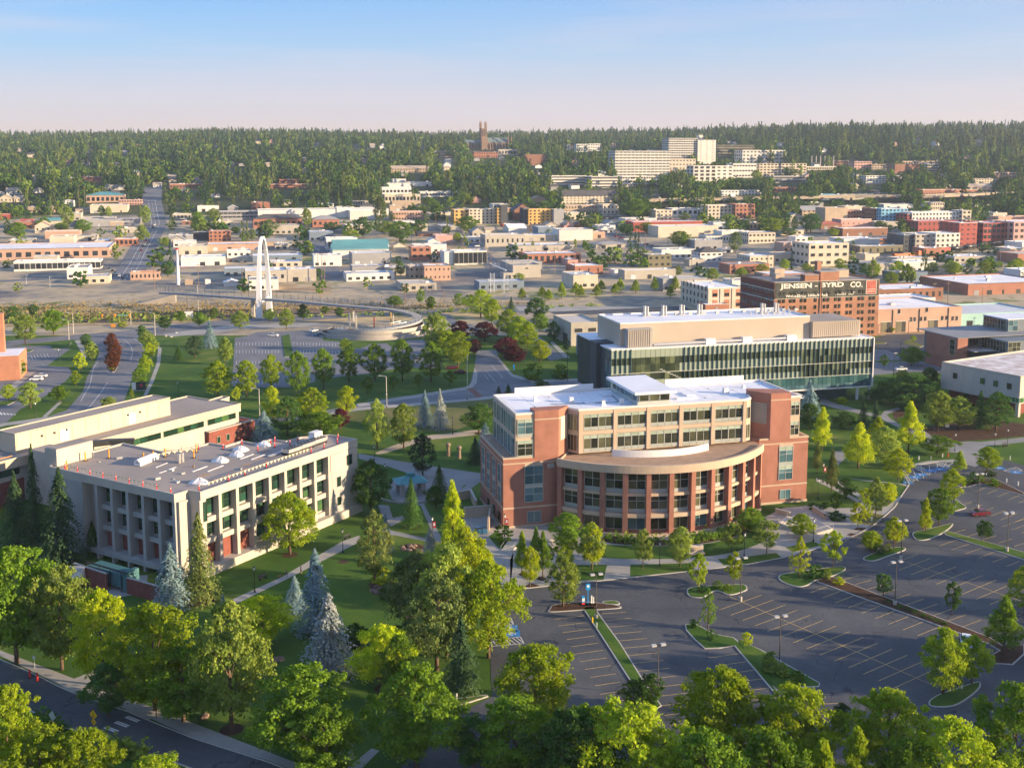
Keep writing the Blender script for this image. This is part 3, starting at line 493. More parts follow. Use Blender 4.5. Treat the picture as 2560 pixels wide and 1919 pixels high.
# ================================================================ round-fronted brick hall
AZ=75
def arcpt(c,r,a): return (c[0]+r*math.sin(R(a)),c[1]-r*math.cos(R(a)))
def hall():
    O=(-1.9,232.4); h=empty('brick_hall',(O[0],O[1],0),frame(AZ),'five storey red brick hall with curved colonnade front and white roof','building'); foot(O,AZ,-1,76,-16,23)
    T=15.5; RF=25.6
    b=MB(); b.prism([(0,0),(12.4,0),(15.6,3.2),(60.4,3.2),(61.5,.6),(74.2,.6),(74.2,21.5),(0,21.5)],0,T); b.obj('wall',brick,h)
    b=MB()   # terraces and copings
    b.prism([(.35,.35),(12.3,.35),(15.4,3.5),(60,3.5),(62,1),(73.8,1),(73.8,21.1),(.35,21.1)],T,T+.04,0); b.obj('terrace_roof',roof_t,h)
    for (x0,x1,y0,y1) in ((-.08,.4,-.08,21.6),(0.4,12.4,-.08,.4),(61.6,74.3,.52,1.0),(73.8,74.3,1,21.6),(.4,73.8,21.2,21.6)): pb(h,'coping',stone,x0,x1,y0,y1,T+.001,T+.35)
    for z0,z1 in ((4.3,4.65),(14.3,14.6)):
        pb(h,'stone_band',stone,-.06,0,0,21.5,z0,z1); pb(h,'stone_band',stone,-.06,12.4,-.06,0,z0,z1); pb(h,'stone_band',stone,62.2,74.26,.54,.6,z0,z1)
        b=MB(); b.face([(12.4,-.06,z0),(15.66,3.14,z0),(15.66,3.14,z1),(12.4,-.06,z1)]); b.obj('stone_band',stone,h)
    pb(h,'plinth',stone,-.15,12.5,-.15,0,0,.5); pb(h,'plinth',stone,-.15,0,0,21.5,0,.5); pb(h,'plinth',stone,62,74.4,.45,.6,0,.5)
    # left wing front windows
    for z,hh,nz in ((9.6,4.1,2),(5.6,3.5,2)): window(h,6.9,-.02,z,4.2,hh,2,nz,gm=g_blue)
    pb(h,'spandrel',spand,4.8,9,-.09,0,8.7+.02,9.55); pb(h,'lintel_panel',stone,4.8,9,-.05,0,13.75,14.25); window(h,7,-.02,.9,3.2,2.6,2,1,gm=g_blue); pb(h,'vent_panel',conc_g,10,11.6,-.04,0,13.0,13.9)
    # left side recesses with tall windows
    for y in (3.2,8.2,13.2,18.2):
        window(h,-.02,y,9.6,2.6,4.1,2,2,rz=-math.pi/2,gm=g_blue); window(h,-.02,y,5.2,2.6,3.6,2,2,rz=-math.pi/2,gm=g_blue); pb(h,'spandrel',stone,-.09,0,y-1.3,y+1.3,8.85,9.55)
        if y<14: window(h,-.02,y,.3,1.8,2.6,1,1,rz=-math.pi/2,fm=dkmetal)
    # right wing front
    for z,hh in ((9.9,3.8),(5.7,3.4)): window(h,68.5,.58,z,3.6,hh,2,2,gm=g_blue,blindtop=.25)
    pb(h,'spandrel',spand,66.7,70.3,.5,.6,9.1,9.85); pb(h,'lintel_panel',stone,66.7,70.3,.53,.6,13.75,14.25); window(h,68.6,.58,1.0,2.8,2.3,2,1,gm=g_blue)
    # upper storeys
    up_poly=[(2.8,0.1),(6.9,0.1),(12.4,-.1),(15.5,3.0),(17.3,.5),(57.5,.5),(59.6,1.6),(60.8,5.2),(64.2,.6),(71.8,.7),(71.8,20.6),(2.8,20.2)]
    b=MB(); b.prism(up_poly,T+.04,RF-.45,0,1); b.obj('upper_wall',[stone,roof_w],h)
    n=len(up_poly); b=MB()
    for i in range(n):
        a,c=Vector((*up_poly[i],0)),Vector((*up_poly[(i+1)%n],0)); d=(c-a).normalized(); nn=Vector((-d.y,d.x,0)); q=[a-nn*.06,c-nn*.06,c+nn*.35,a+nn*.35]
        b.prism([(p.x,p.y) for p in q],RF-.45,RF+(.002*(i%2)))
    b.obj('parapet',[mat('pale_coping',(.66,.62,.58),.7,.05,.5)],h)
    # left glazed corner
    for z,hh in ((20.9,3.3),(16.1,3.4)):
        window(h,4.95,.06,z,3.5,hh,2,2,gm=g_blue if z>20 else g_dark,blindtop=.22); pb(h,'spandrel',spand,3.2,6.7,.0,.1,z-.75 if z>20 else z-.3,z-.02)
        for k in range(6): window(h,2.76,1.9+3.2*k,z-.3,2.9,hh+.6,2,1,rz=-math.pi/2,gm=g_blue)
    # brick stair towers
    b=MB(); b.prism([(7.0,-.25),(12.5,-.25),(15.75,3.0),(15.3,3.4),(7.0,3.4)],T+.05,RF+.35); tw=b.obj('stair_tower',brick,h)
    b=MB(); b.prism([(6.95,-.31),(12.53,-.31),(15.84,3.0),(15.8,3.05),(12.5,-.26),(6.95,-.26)],RF-1.7,RF-1.45); b.obj('stone_band',stone,tw)
    b=MB(); b.face([(13.1,.28,18.9),(15.2,2.38,18.9),(15.2,2.38,24.0),(13.1,.28,24.0)]); b.v=[(x+.02,y-.02,z) for x,y,z in b.v]; b.obj('stone_panel',mat('cream_stone',(.6,.5,.38),.85,.06,.5),tw)
    b=MB(); b.prism([(60.6,5.0),(64.1,.35),(69.2,.35),(69.2,4.5),(61.2,7.2)],T+.05,RF+.9); tw=b.obj('stair_tower',brick,h)
    b=MB(); b.prism([(64.05,.29),(69.26,.29),(69.26,.36),(64.1,.36)],RF-.8,RF-.55); b.obj('stone_band',stone,tw)
    b=MB(); 
    for k in range(14): z=19.2+.35*k; b.face([(60.95,4.45,z),(63.5,1.08,z),(63.48,1.02,z+.3),(60.93,4.39,z+.3)])
    b.v=[(x-.05,y-.05,z) for x,y,z in b.v]; b.obj('louvre_panel',conc_g,tw)
    for z,hh in ((21.0,3.2),(16.3,3.2)): window(h,70.5,.66,z,2.2,hh,2,2,blindtop=.25)
    # recess glazing beside the left tower
    dx,dy=17.3-15.5,.5-3.0; ang=math.atan2(dy,dx); mx,my=16.35,1.75
    for z,hh in ((20.6,3.7),(16.1,3.6)): window(h,mx-.05,my-.05,z,2.6,hh,3,1,rz=ang,gm=g_dark,fm=stone)
    window(h,58.5,1.0,20.8,1.9,3.4,2,1,rz=math.atan2(1.1,2.1),blindtop=.2); window(h,58.5,1.0,16.2,1.9,3.3,2,1,rz=math.atan2(1.1,2.1))
    # five wide bays, two storeys
    for k in range(5):
        xc=21.9+7.9*k
        for z,hh in ((21.4,2.9),(16.5,3.1)):
            for s in (-1.72,1.72): window(h,xc+s,.46,z,3.38,hh,2,1,blindtop=.24,name='window')
            for q in range(4): pb(h,'spandrel_panel',spand,xc-3.44+1.72*q+.03,xc-3.44+1.72*(q+1)-.03,.36,.5,z-.72,z-.02)
        pb(h,'pier',stone,xc+3.5,xc+4.35,.12,.5,T+.1,RF-.5)
    pb(h,'pier',stone,17.3,18.3,.12,.5,T+.1,RF-.5); pb(h,'stone_beam',stone,17.3,57.5,.2,.5,19.75,20.6); pb(h,'stone_beam',stone,17.3,57.5,.2,.5,24.35,RF-.46)
    # curved colonnade
    c=(36.3,17.9); Ro=31.8; A0,A1=-50,49.5; nb=11; st=(A1-A0)/nb
    def ring(b,r0,r1,z0,z1,a0=A0,a1=A1,n=44,mi=0,top=None):
        for i in range(n):
            a,a2=a0+(a1-a0)*i/n,a0+(a1-a0)*(i+1)/n; p,q,r,s=arcpt(c,r1,a),arcpt(c,r1,a2),arcpt(c,r0,a2),arcpt(c,r0,a)
            for (u_,v_) in ((p,q),(r,s)): b.face([(u_[0],u_[1],z0),(v_[0],v_[1],z0),(v_[0],v_[1],z1),(u_[0],u_[1],z1)],mi)
            b.face([(p[0],p[1],z1),(q[0],q[1],z1),(r[0],r[1],z1),(s[0],s[1],z1)],mi if top is None else top); b.face([(p[0],p[1],z0),(s[0],s[1],z0),(r[0],r[1],z0),(q[0],q[1],z0)],mi)
        for a in (a0,a1):
            p,s=arcpt(c,r1,a),arcpt(c,r0,a); b.face([(p[0],p[1],z0),(s[0],s[1],z0),(s[0],s[1],z1),(p[0],p[1],z1)],mi)
    b=MB(); poly=[arcpt(c,Ro-1.7,A0+(A1-A0)*i/30) for i in range(31)]; b.prism(poly+[(60,3.1),(13,3.1)],0,13.9); b.obj('curved_wall',brick,h)
    b=MB(); poly=[arcpt(c,Ro+.1,A0-.5+(A1-A0+1)*i/40) for i in range(41)]; b.prism(poly+[(61.0,3.1),(12.5,3.1)],13.95,15.1,0,1); ring(b,Ro-.35,Ro+.35,13.9,15.62,A0-.8,A1+.8); b.obj('cornice',[stone,roof_t],h)
    for (p,q) in (((12.7,-1.6),(15.9,2.9)),):
        b=MB(); b.tube((12.5,-1.9,15.3),(15.6,3,15.3),.22,.22,4); b.obj('parapet',stone,h)
    b=MB(); ring(b,Ro-.4,Ro+.28,0,.55); b.obj('plinth',stone,h)
    for i in range(nb+1):
        a=A0+st*i; b=MB(); w=.62
        for s in (1,): 
            p=arcpt(c,Ro-.85,a); M=Matrix.Translation((p[0],p[1],0))@Matrix.Rotation(R(a),4,'Z'); b.box(-w*.82,w*.82,-.85,.85,.5,13.92,0,M)
        b.obj('column',brick,h)
    for i in range(nb):
        a=A0+st*(i+.5); p=arcpt(c,Ro-1.55,a); w=2*(Ro-1.5)*math.sin(R(st/2))-1.05; rz=R(a)
        for z,hh in ((10.0,3.8),(5.6,3.7)):
            window(h,p[0],p[1],z,w,hh,2,2,rz=rz,gm=g_dark,fm=frame_l,t=.09); q=arcpt(c,Ro-1.5,a)
            add('spandrel',cube(spand),h,(q[0],q[1],z-.36),rz,(w,.2,.66))
        window(h,p[0],p[1],1.1,w,2.5,2,1,rz=rz,gm=g_blue if i%3==0 else g_dark)
        for z0,z1,dep in ((9.28-1.1+.45,9.26,.9),(4.0,4.85,1.3)):
            q=arcpt(c,Ro-1.7+dep/2,a); add('stone_ledge',cube(stone),h,(q[0],q[1],(z0+z1)/2),rz,(w+.15,dep,z1-z0))
    b=MB(); ring(b,19.4+3.5,19.75+3.5,15.1,16.6,-31,28,24); sc_=b.obj('roof_screen',white,h)
    # roof furniture
    b=MB(); M=None
    ph=empty('penthouse',(0,0,0)); ph.parent=h; 
    b.box(31.6,39.4,1.6,18.6,RF-.4,27.9); b.obj('penthouse_wall',frame_l,ph); pb(ph,'penthouse_roof',roof_w,30.6,40.6,.6,19.6,27.9,28.5)
    for k in range(3): window(ph,33.1+2.5*k,1.56,26.2,2.3,1.4,1,1)
    for k in range(6): window(ph,31.56,3.2+2.6*k,26.2,2.3,1.4,1,1,rz=-math.pi/2,gm=g_blue)
    pb(h,'roof_screen',white,8,27.5,22.2-2.2,20.25,RF,RF+1.3); pb(h,'roof_screen',white,46,67,20.0,20.25,RF,RF+1.3)
    for x,y,s,hh in ((11,13,.6,1.3),(18.5,9.5,.9,1.2),(24.5,4.5,.7,1.4),(29,4.8,.8,1.3),(57,9.5,1.1,1.3),(42,13,.7,.8),(64,14,.5,.7)):
        v=empty('roof_vent',(x,y,RF-.45)); v.parent=h; pb(v,'vent_curb',white,-s/2-.15,s/2+.15,-s/2-.15,s/2+.15,0,.4); pb(v,'vent_hood',white,-s/2,s/2,-s/2,s/2,.4,hh)
    for x,y,w,d in ((21,7,4.5,1.6),(27.5,13,2.2,5),(43,5.5,5,1.4),(46.5,8,2.0,4)): pb(h,'roof_hatch',roof_w,x,x+w,y,y+d,RF-.44,RF-.1)
    for k in range(13): pb(h,'membrane_seam',conc_g,4+5.1*k,4.05+5.1*k,4.2,19.9,RF-.449,RF-.435)
    for x,y in ((9,7),(15,16),(23,18),(27.5,9),(45,16),(50,6),(55,15),(60,12),(66,7),(69,16)): pb(h,'roof_drain',dkmetal,x,x+.35,y,y+.35,RF-.449,RF-.40)
    b=MB(); b.tube((13,8,RF-.3),(29,6.5,RF-.3),.06,.06,5); b.tube((29,6.5,RF-.3),(30,14,RF-.3),.06,.06,5); b.obj('roof_cable',dkmetal,h)
hall()
# ================================================================ long glass laboratory behind
def lab():
    O=(31.1,339.7); h=empty('glass_laboratory',(O[0],O[1],0),frame(AZ),'long glass and metal fin laboratory with beige rooftop plant screen','building'); foot(O,AZ,-4,96,-4,38)
    lab_g=glass('lab_glass',[(0,(.015,.022,.016)),(.5,(.04,.055,.035)),(.8,(.13,.155,.085)),(1,(.2,.23,.14))]); panel=mat('fin_panel',(.28,.33,.27),.4,.06,.3,spec=.6); fin=mat('blue_steel_fin',(.06,.11,.13),.5,.08,.4); beige=mat('beige_metal_screen',(.44,.37,.30),.6,.06,.12); lo=4.6; tp=21
    b=MB(); b.box(0.25,93,.35,34,lo,tp-.3); b.obj('wall',mat('dim_interior',(.05,.06,.05),.8,.3,.3),h)
    b=MB(); b.box(3,86,4,32,0,lo-.05); b.obj('ground_floor_wall',mat('teal_glass_wall',(.04,.09,.10),.15,.2,.3,spec=.6),h)
    b=MB(); b.box(0,93.2,0,35,tp-.3,tp+.05); b.obj('roof',roof_w,h); pb(h,'roof_edge',white,-.1,93.3,-.12,.12,tp-.05,tp+.3); pb(h,'roof_edge',white,93.0,93.3,.12,35,tp-.05,tp+.3); pb(h,'roof_edge',white,-.1,.12,.13,5.2,tp-.05,tp+.3)
    pb(h,'end_fin',white,93.1,93.45,-.35,17,lo,tp+.1); pb(h,'soffit',white,0,93,-.1,6,lo-.25,lo-.0)
    n=56; w=93/n
    levels=[(18.1,20.95,'p'),(15.9,18.05,'g'),(13.2,15.85,'p'),(10.9,13.15,'g'),(8.9,10.85,'p'),(6.2,8.85,'g'),(4.65,6.15,'b')]
    for i in range(n):
        x0=i*w; 
        for z0,z1,t in levels:
            big=(9<=i<14 and 11<z1<18.1) or (4<=i<9 and 11<z1<16) or (40<=i<51 and 14<z1<18.1) or (40<=i<51 and 10<z1<13.3)
            m={'p':panel,'g':lab_g,'b':g_blue}[t]
            if big: m=lab_g
            if z1<9 and t!='g': m=g_blue
            elif z1<9: m=glass('teal_glass',[(0,(.02,.06,.07)),(.6,(.04,.11,.12)),(1,(.12,.2,.18))])
            pb(h,'facade_panel' if m is panel else 'pane',m,x0+.05,x0+w-.05,.2,.34 if m is panel else .3,z0,z1)
    for i in range(n+1):
        if 5<=i<=14: continue
        for z0,z1 in ((13.3,21.0),(9.0,13.1)) : 
            x=i*w; pb(h,'fin',fin,x-.09,x+.09,-.16,.34,z0,z1)
    for z in (13.1,8.75,4.6): pb(h,'floor_edge',frame_l,0,93,-.05,.3,z,z+.18)
    for y in (1.2,3.0,4.8):
        for z0,z1 in ((4.7,9),(9.2,13.1),(13.4,17.3),(17.5,20.6)): pb(h,'pane',g_blue,.1,.24,y-.8,y+.8,z0,z1)
    b=MB(); b.box(0.2,7,5.3,18,0,tp-.5); b.obj('dark_wing_wall',mat('slate_cladding',(.05,.06,.075),.6,.1,.5),h)
    b=MB(); b.box(-1.2,4.6,10.5,17,0,21.6,0); b.obj('slate_tower',MATS['slate_cladding'],h)
    # stair seen behind the glass
    sb=MB(); 
    for k in range(9): sb.box(16.5+.9*k,17.4+.9*k,-.02+.02,.18,14.0-.42*k-.1,14.0-.42*k+.12)
    sb.obj('stair_flight',frame_l,h)
    # rooftop plant screen
    b=MB(); b.box(4.6,71.8,4.6,26,tp+.06,28.2); b.obj('plant_screen',beige,h); pb(h,'screen_roof',roof_w,4.8,71.6,4.8,25.8,28.21,28.25)
    for (a_,b_,c_,d_) in ((4.6,71.8,4.6,4.8),(4.6,71.8,25.8,26.0),(4.6,4.8,4.8,25.8),(71.6,71.8,4.8,25.8)): pb(h,'screen_edge',white,a_,b_,c_,d_,28.26,28.7)
    b=MB(); b.box(72,90,3.2,21,tp+.5,26.6); b.obj('plant_screen',beige,h); pb(h,'screen_roof',roof_g,72.5,89.5,3.7,20.5,26.61,26.7)
    for k in range(24): pb(h,'corrugation',beige,72.2+.74*k,72.5+.74*k,3.1,3.2,tp+.6,26.5)
    b=MB(); b.box(6,14.5,1.8,4.5,tp+.06,27.0); b.obj('louvre_box',conc_g,h)
    for k in range(11): pb(h,'louvre',beige,6.2+.74*k,6.5+.74*k,1.65,1.8,tp+.2,26.9)
    for k in range(2):
        b=MB(); b.tube((15,2.0+1.3*k,tp+.7),(66-16*k,2.2+1.3*k,tp+.9),.42,.42,8); b.obj('duct',metal,h)
    for x in (33,46,62): pb(h,'air_handler',white,x,x+3.4,1.6,3.8,tp+.06,tp+1.9)
    for k in range(12): pb(h,'roof_upstand',frame_l,20+5*k,21.2+5*k,20,21,28.25,28.9)
    for i,x in enumerate((19,25.5,32,38.5,60,71-6)):
        s=empty('exhaust_stack',(x,20-(i>3)*4,28.25)); s.parent=h; b=MB(); b.tube((0,0,0),(0,0,3.3),.5,.5,12); b.tube((1.1,0,0),(1.1,0,3.3),.35,.35,12); b.box(-1,2.1,-.9,.9,0,.25); b.obj('stack_pipe',metal,s); b=MB(); b.tube((0,0,3.3),(0,0,3.5),.58,.58,12); b.obj('stack_cap',metal,s)
    b=MB()
    for k in range(26): x=54+.7*k; b.tube((x,12+(k%3)*2,28.2),(x,12+(k%3)*2,29.4+(k%4)*.3),.1,.1,5)
    b.obj('vent_pipes',metal,h)['kind']='stuff'
    pb(h,'entry_canopy',white,58,66,-6,3.5,3.2,3.6); 
    for x in (88,92.5): pb(h,'column',white,x,x+.7,.6,1.3,0,lo-.3)
lab()
# ================================================================ pale concrete hall with deep fins, left
def fins():
    O=(-59.7,204.2); az=31; h=empty('concrete_hall',(O[0],O[1],0),frame(az),'pale concrete hall with deep window fins and cluttered grey flat roof','building'); foot(O,az,-5,49,-2,44)
    T=17.0
    poly=[(0,0),(47.4,0),(47.3,8),(42.3,12.4),(37.8,12.9),(37.4,17),(32.7,17),(32.7,21.6),(27.8,21.6),(27.7,26.5),(22,27),(17,29.2),(17.5,43),(-1,43),(-3.6,40.1),(-3.6,3.2),(-.3,2.9)]
    n=len(poly)
    def inset(d):
        q=[]
        for i in range(n):
            a,p,c=Vector(poly[i-1]),Vector(poly[i]),Vector(poly[(i+1)%n]); e1=(p-a).normalized(); e2=(c-p).normalized(); n1=Vector((-e1.y,e1.x)); n2=Vector((-e2.y,e2.x)); m=(n1+n2); k=max(.4,m.length_squared/2); q.append(tuple(p+m/ (2*k)*d*1.0*(1 if k>.4 else 1)*2/1.0*.5*2/2*2/2 if False else p+m*(d/(1+n1.dot(n2)+1e-3))))
        return q
    body=list(poly); 
    core=[(2.4,1.7),(38,1.7),(38,.05),(47.35,.05),(47.25,8),(42.3,12.3),(37.7,12.8),(37.3,16.9),(32.6,16.9),(32.6,21.5),(27.7,21.5),(27.6,26.4),(22,26.9),(16.9,29.1),(17.4,42.9),(-1,42.9),(-3.5,40),(-3.5,30),(-1.3,30),(-1.3,4),(2.4,4)]
    b=MB(); b.prism(core,0,15.2); b.obj('wall',conc_w,h)
    b=MB(); b.prism(poly,15.3,T-.35,0,1); b.obj('roof_slab',[conc_w,roof_g],h)
    ins=inset(.45); b=MB()
    for i in range(n):
        a,c2=poly[i],poly[(i+1)%n]; a2,c3=ins[i],ins[(i+1)%n]
        b.face([(*a,T-.36),(*c2,T-.36),(*c2,T),(*a,T)]); b.face([(*a,T),(*c2,T),(*c3,T),(*a2,T)]); b.face([(*a2,T),(*c3,T),(*c3,T-.36),(*a2,T-.36)])
    b.obj('parapet',conc_w,h)
    sp=4.65
    # right front face: fins, windows, bands
    for i in range(9):
        x=sp*i+(.0 if i else .0); w=.75 if i else 1.3
        pb(h,'fin',conc_w,x,x+w,0.02,2.2,1.6,15.3)
    for i in range(8):
        x0=sp*i+(.75 if i else 1.3); x1=sp*(i+1); xc=(x0+x1)/2; w=x1-x0
        lowbay=i<3
        for z,hh in ((11.6,3.2),(7.3,3.0),(3.0,2.9)):
            if z<4 and lowbay: pb(h,'brick_panel',brick_dk,x0,x1,1.5,1.69,1.7,6.0); continue
            window(h,x0+w*.5,1.66,z,w*.93,hh,2,2,gm=g_green,fm=frame_d,t=.1)
        for z in (10.1,5.9): pb(h,'sill_band',conc_w,x0+.01,x1-.01,.7,1.68,z,z+1.05)
        if i>3: pb(h,'sill_band',conc_w,x0+.01,x1-.01,1.0,1.68,1.7,2.6)
    pb(h,'plinth',conc_w,-.5,47.8,-.9,2.2,0,1.7)
    for k in range(11): pb(h,'panel_joint',conc_g,sp*k+.3 if k<10 else 42,sp*k+.34 if k<10 else 42.04,-.012,.0,15.3,T-.02)
    pb(h,'wall_panel',conc_w,37.95,42.0,-.1,.0,11.4,15.25); pb(h,'reveal',conc_g,38.3,42.2,-.02,.03,1.75,11.2)
    for x,z,w,hh in ((44.4,11.7,1.7,2.3),(40.6,7.6,1.2,2.2),(40.6,3.3,1.2,1.9)): window(h,x,-.02,z,w,hh,1,1,gm=g_green,fm=frame_d)
    # left face: its shade is put into the greyer concrete colour
    ys=[3.2,7.3,11.8,16.3,20.9,25.5]
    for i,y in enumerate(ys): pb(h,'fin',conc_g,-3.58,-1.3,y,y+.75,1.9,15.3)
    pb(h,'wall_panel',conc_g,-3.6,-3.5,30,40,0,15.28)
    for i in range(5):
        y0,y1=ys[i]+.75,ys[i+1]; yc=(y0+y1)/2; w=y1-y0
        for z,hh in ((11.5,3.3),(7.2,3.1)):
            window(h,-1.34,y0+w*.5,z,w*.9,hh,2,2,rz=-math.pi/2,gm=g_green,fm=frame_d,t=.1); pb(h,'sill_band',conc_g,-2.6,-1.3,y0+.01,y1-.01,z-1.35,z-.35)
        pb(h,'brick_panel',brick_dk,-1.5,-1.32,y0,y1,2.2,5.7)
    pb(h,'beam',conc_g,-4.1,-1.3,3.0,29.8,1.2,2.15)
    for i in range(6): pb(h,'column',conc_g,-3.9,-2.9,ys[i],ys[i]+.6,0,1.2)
    pb(h,'corner_pier',conc_w,-3.0,-.3,2.6,3.2,0,15.3); pb(h,'corner_pier',conc_w,-.3,0.0,-.0,2.9,1.7,15.3); window(h,1.0,.0,10.9,.9,3.9,2,1,gm=g_green,fm=frame_d)
    b=MB(); b.box(-2,7,39.8,43.6,T-.4,20.2); b.obj('stair_head',conc_w,h); pb(h,'stair_head_roof',roof_g,-1.8,6.8,40,43.4,20.21,20.3)
    b=MB(); b.box(13.2,19,43.1,71,0,12.5); b.obj('link_block',conc_w,h); pb(h,'link_roof',roof_g,13.3,18.9,43.2,70.9,12.51,12.6)
    # rooftop: strips, AC banks, parapet flags
    for x,y,w,d,rz in ((12,13,4.5,.5,.1),(14,10.5,5,.5,.12),(24,11.5,4.5,.45,.1),(25,9.2,4.5,.45,.1),(6,7,4,.5,.6),(8,18,5,.3,.1),(10,22,4,.25,.2)): add('roof_patch',cube(white),h,(x,y,T-.31),rz,(w,d,.06))
    for k in range(3):
        u_=empty('condenser_bank',(29+4.6*k,3.9+.3*k,T-.3)); u_.parent=h; pb(u_,'condenser_case',metal,0,4.2,0,2.2,.5,1.3); pb(u_,'condenser_stand',dkmetal,.1,4.1,.1,2.1,0,.48)
        for i in range(4):
            for j in range(2):
                b=MB(); b.tube((.55+1.03*i,.55+1.1*j,1.3),(.55+1.03*i,.55+1.1*j,1.42),.4,.4,10); b.obj('fan',dkmetal,u_)
    b=MB(); b.box(0,2.6,0,1.8,.2,2.4); b.box(-.8,-.1,.2,1.6,.2,1.2); u_=empty('air_handler',(40,6.2,T-.3)); u_.parent=h; b.obj('handler_case',white,u_)
    b=MB(); 
    for k in range(4): b.tube((26,6.6+.25*k,T-.1),(40,8.0+.25*k,T-.1),.1,.1,6)
    b.obj('pipe_run',metal,h)
    u_=empty('rolled_skylight',(7,25,T-.3),.2); u_.parent=h; b=MB(); b.box(0,6,0,1.6,0,.9); b.obj('skylight_box',white,u_); b=MB(); b.tube((0,.8,.9),(6,.8,.9),.5,.5,8); b.obj('skylight_dome',white,u_)
    u_=empty('flue',(13,20,T-.3)); u_.parent=h; b=MB(); b.tube((0,0,0),(0,0,2.0),.35,.35,10); b.tube((.9,0,0),(.9,0,2.0),.35,.35,10); b.obj('flue_pipe',metal,u_)
    dr=random.Random(9)
    for k in range(26):
        x,y=dr.uniform(1,34),dr.uniform(3,20) if dr.random()<.6 else dr.uniform(20,36)
        if y>19 and x>15: continue
        sx,sy,sz=dr.uniform(.2,1.3),dr.uniform(.2,.8),dr.uniform(.1,.55); add('roof_oddment',cube(dr.choice((white,metal,conc_w,roof_t,conc_g,dkmetal))),h,(x,y,T-.35+sz/2),dr.uniform(0,3),(sx,sy,sz))
    for k in range(6): pb(h,'roof_stain_pad',roof_t,3+5*k,5.5+5*k,6+2*(k%3),7.6+2*(k%3),T-.349,T-.33)
    M0=h.matrix_world if False else Matrix.Translation((O[0],O[1],0))@Matrix.Rotation(frame(az),4,'Z')
    def wp(x,y,z): return M0@Vector((x,y,z))
    proto=empty('delineator_post',wp(1,1,T-.35),0,'slim red marker post along the shaded left parapet','marker post','marker posts along the shaded left parapet')
    b=MB(); b.tube((0,0,.08),(0,0,1.35),.13,.09,8); b.obj('post',red_p,proto); b=MB(); b.box(-.28,.28,-.28,.28,0,.08); b.obj('base',dkmetal,proto); b=MB(); b.tube((0,0,.95),(0,0,1.12),.135,.125,8); b.obj('reflective_band',white,proto)
    pos=[(-2.8,5+3.9*k) for k in range(9)]+[(1.2,1.6),(9,1.7),(13.5,1.6),(20,1.9),(33.5,1.6),(38,1.8),(43,2.2),(46,4.5),(44,9),(39.5,10.8),(36.5,15),(34.5,14.4),(31,19.8),(26,20.5),(23,25),(19,25.8),(29,13),(33,11.8),(36,10)]
    for i,(x,y) in enumerate(pos):
        if i==0: proto.location=wp(x,y,T-.35); continue
        r=proto.copy(); COL.objects.link(r); r.location=wp(x,y,T-.35)
        for ch in proto.children: c=ch.copy(); COL.objects.link(c); c.parent=r
        sd_='along the shaded left parapet' if i<9 else ('along the fin side parapet' if i<17 else 'near the stepped back parapet'); r['label']='slim red marker post '+sd_; r['group']='marker posts '+sd_
    pr=empty('orange_post',wp(0,0,0),0,'orange guard post near the back edge of the concrete hall roof','guard post','orange guard posts on the concrete hall roof')
    b=MB(); b.tube((0,0,.1),(0,0,1.9),.16,.16,6); b.obj('post',orange_p,pr); b=MB(); b.box(-.4,.4,-.4,.4,0,.1); b.obj('base',dkmetal,pr)
    for i,(x,y) in enumerate([(10,27.5),(12,26.8),(15,26.5),(17.5,20.5),(21,23.5),(-2.5,36),(4,38.5),(8,36)]):
        if i==0: pr.location=wp(x,y,T-.35); continue
        r=pr.copy(); COL.objects.link(r); r.location=wp(x,y,T-.35)
        for ch in pr.children: c=ch.copy(); COL.objects.link(c); c.parent=r
    # flag lines
    for nm,pts in (('near',[(3,1.4),(14,1.5),(24,1.7),(33,1.7)]),('far',[(10,27),(16,25.6),(20,22.5)]),('left',[(-2.7,8),(-2.7,36)])):
        b=MB(); d=dense([wp(x,y,T+.75) for x,y in pts],1.1); 
        for i in range(len(d)-1): p,q=d[i],d[i+1]; m_=(p+q)/2; b.tube(p,q,.03,.03,3); b.face([p.lerp(q,.2)+Vector((0,0,-.02)),p.lerp(q,.8)+Vector((0,0,-.02)),m_-Vector((0,0,.55))]); 
        o=b.obj('pennant_line',mat('cream_pennant',(.75,.66,.4),.8,.05,1)); tag(o,{'near':'cream pennant line along the fin side parapet','far':'cream pennant line at the back of the roof','left':'cream pennant line along the shaded left parapet'}[nm],'pennant line')
    rng=random.Random(5)
    for (x,y,s,lb) in ((5,5.5,2.0,'crumpled white tarp heap by the front corner of the roof'),(18.5,13.5,1.9,'round white tarp heap in the middle of the roof'),(23.5,13.8,1.6,'smaller peaked white tarp heap beside the red scraps'),(27,16.2,1.9,'peaked white tarp heap behind the smaller one'),(33,15,1.7,'white tarp heap nearest the stepped back parapet')):
        b=MB(); nu,nv=14,6; v=[]; ph=rng.random()*6
        for j in range(nv+1):
            for i in range(nu): a=2*math.pi*i/nu; t=j/nv; rr=s*(1-t**1.4)*(1+.16*math.sin(3*a+ph)+.07*math.sin(7*a)); v.append((rr*math.cos(a),rr*.8*math.sin(a),1.1*t*(1+.1*math.sin(5*a))))
        b.v=v
        for j in range(nv):
            for i in range(nu): b.f.append((j*nu+i,j*nu+(i+1)%nu,(j+1)*nu+(i+1)%nu,(j+1)*nu+i)); b.mi.append(0)
        o=b.obj('tarp_heap',tarp); o.location=wp(x,y,T-.33); tag(o,lb,'tarp heap')
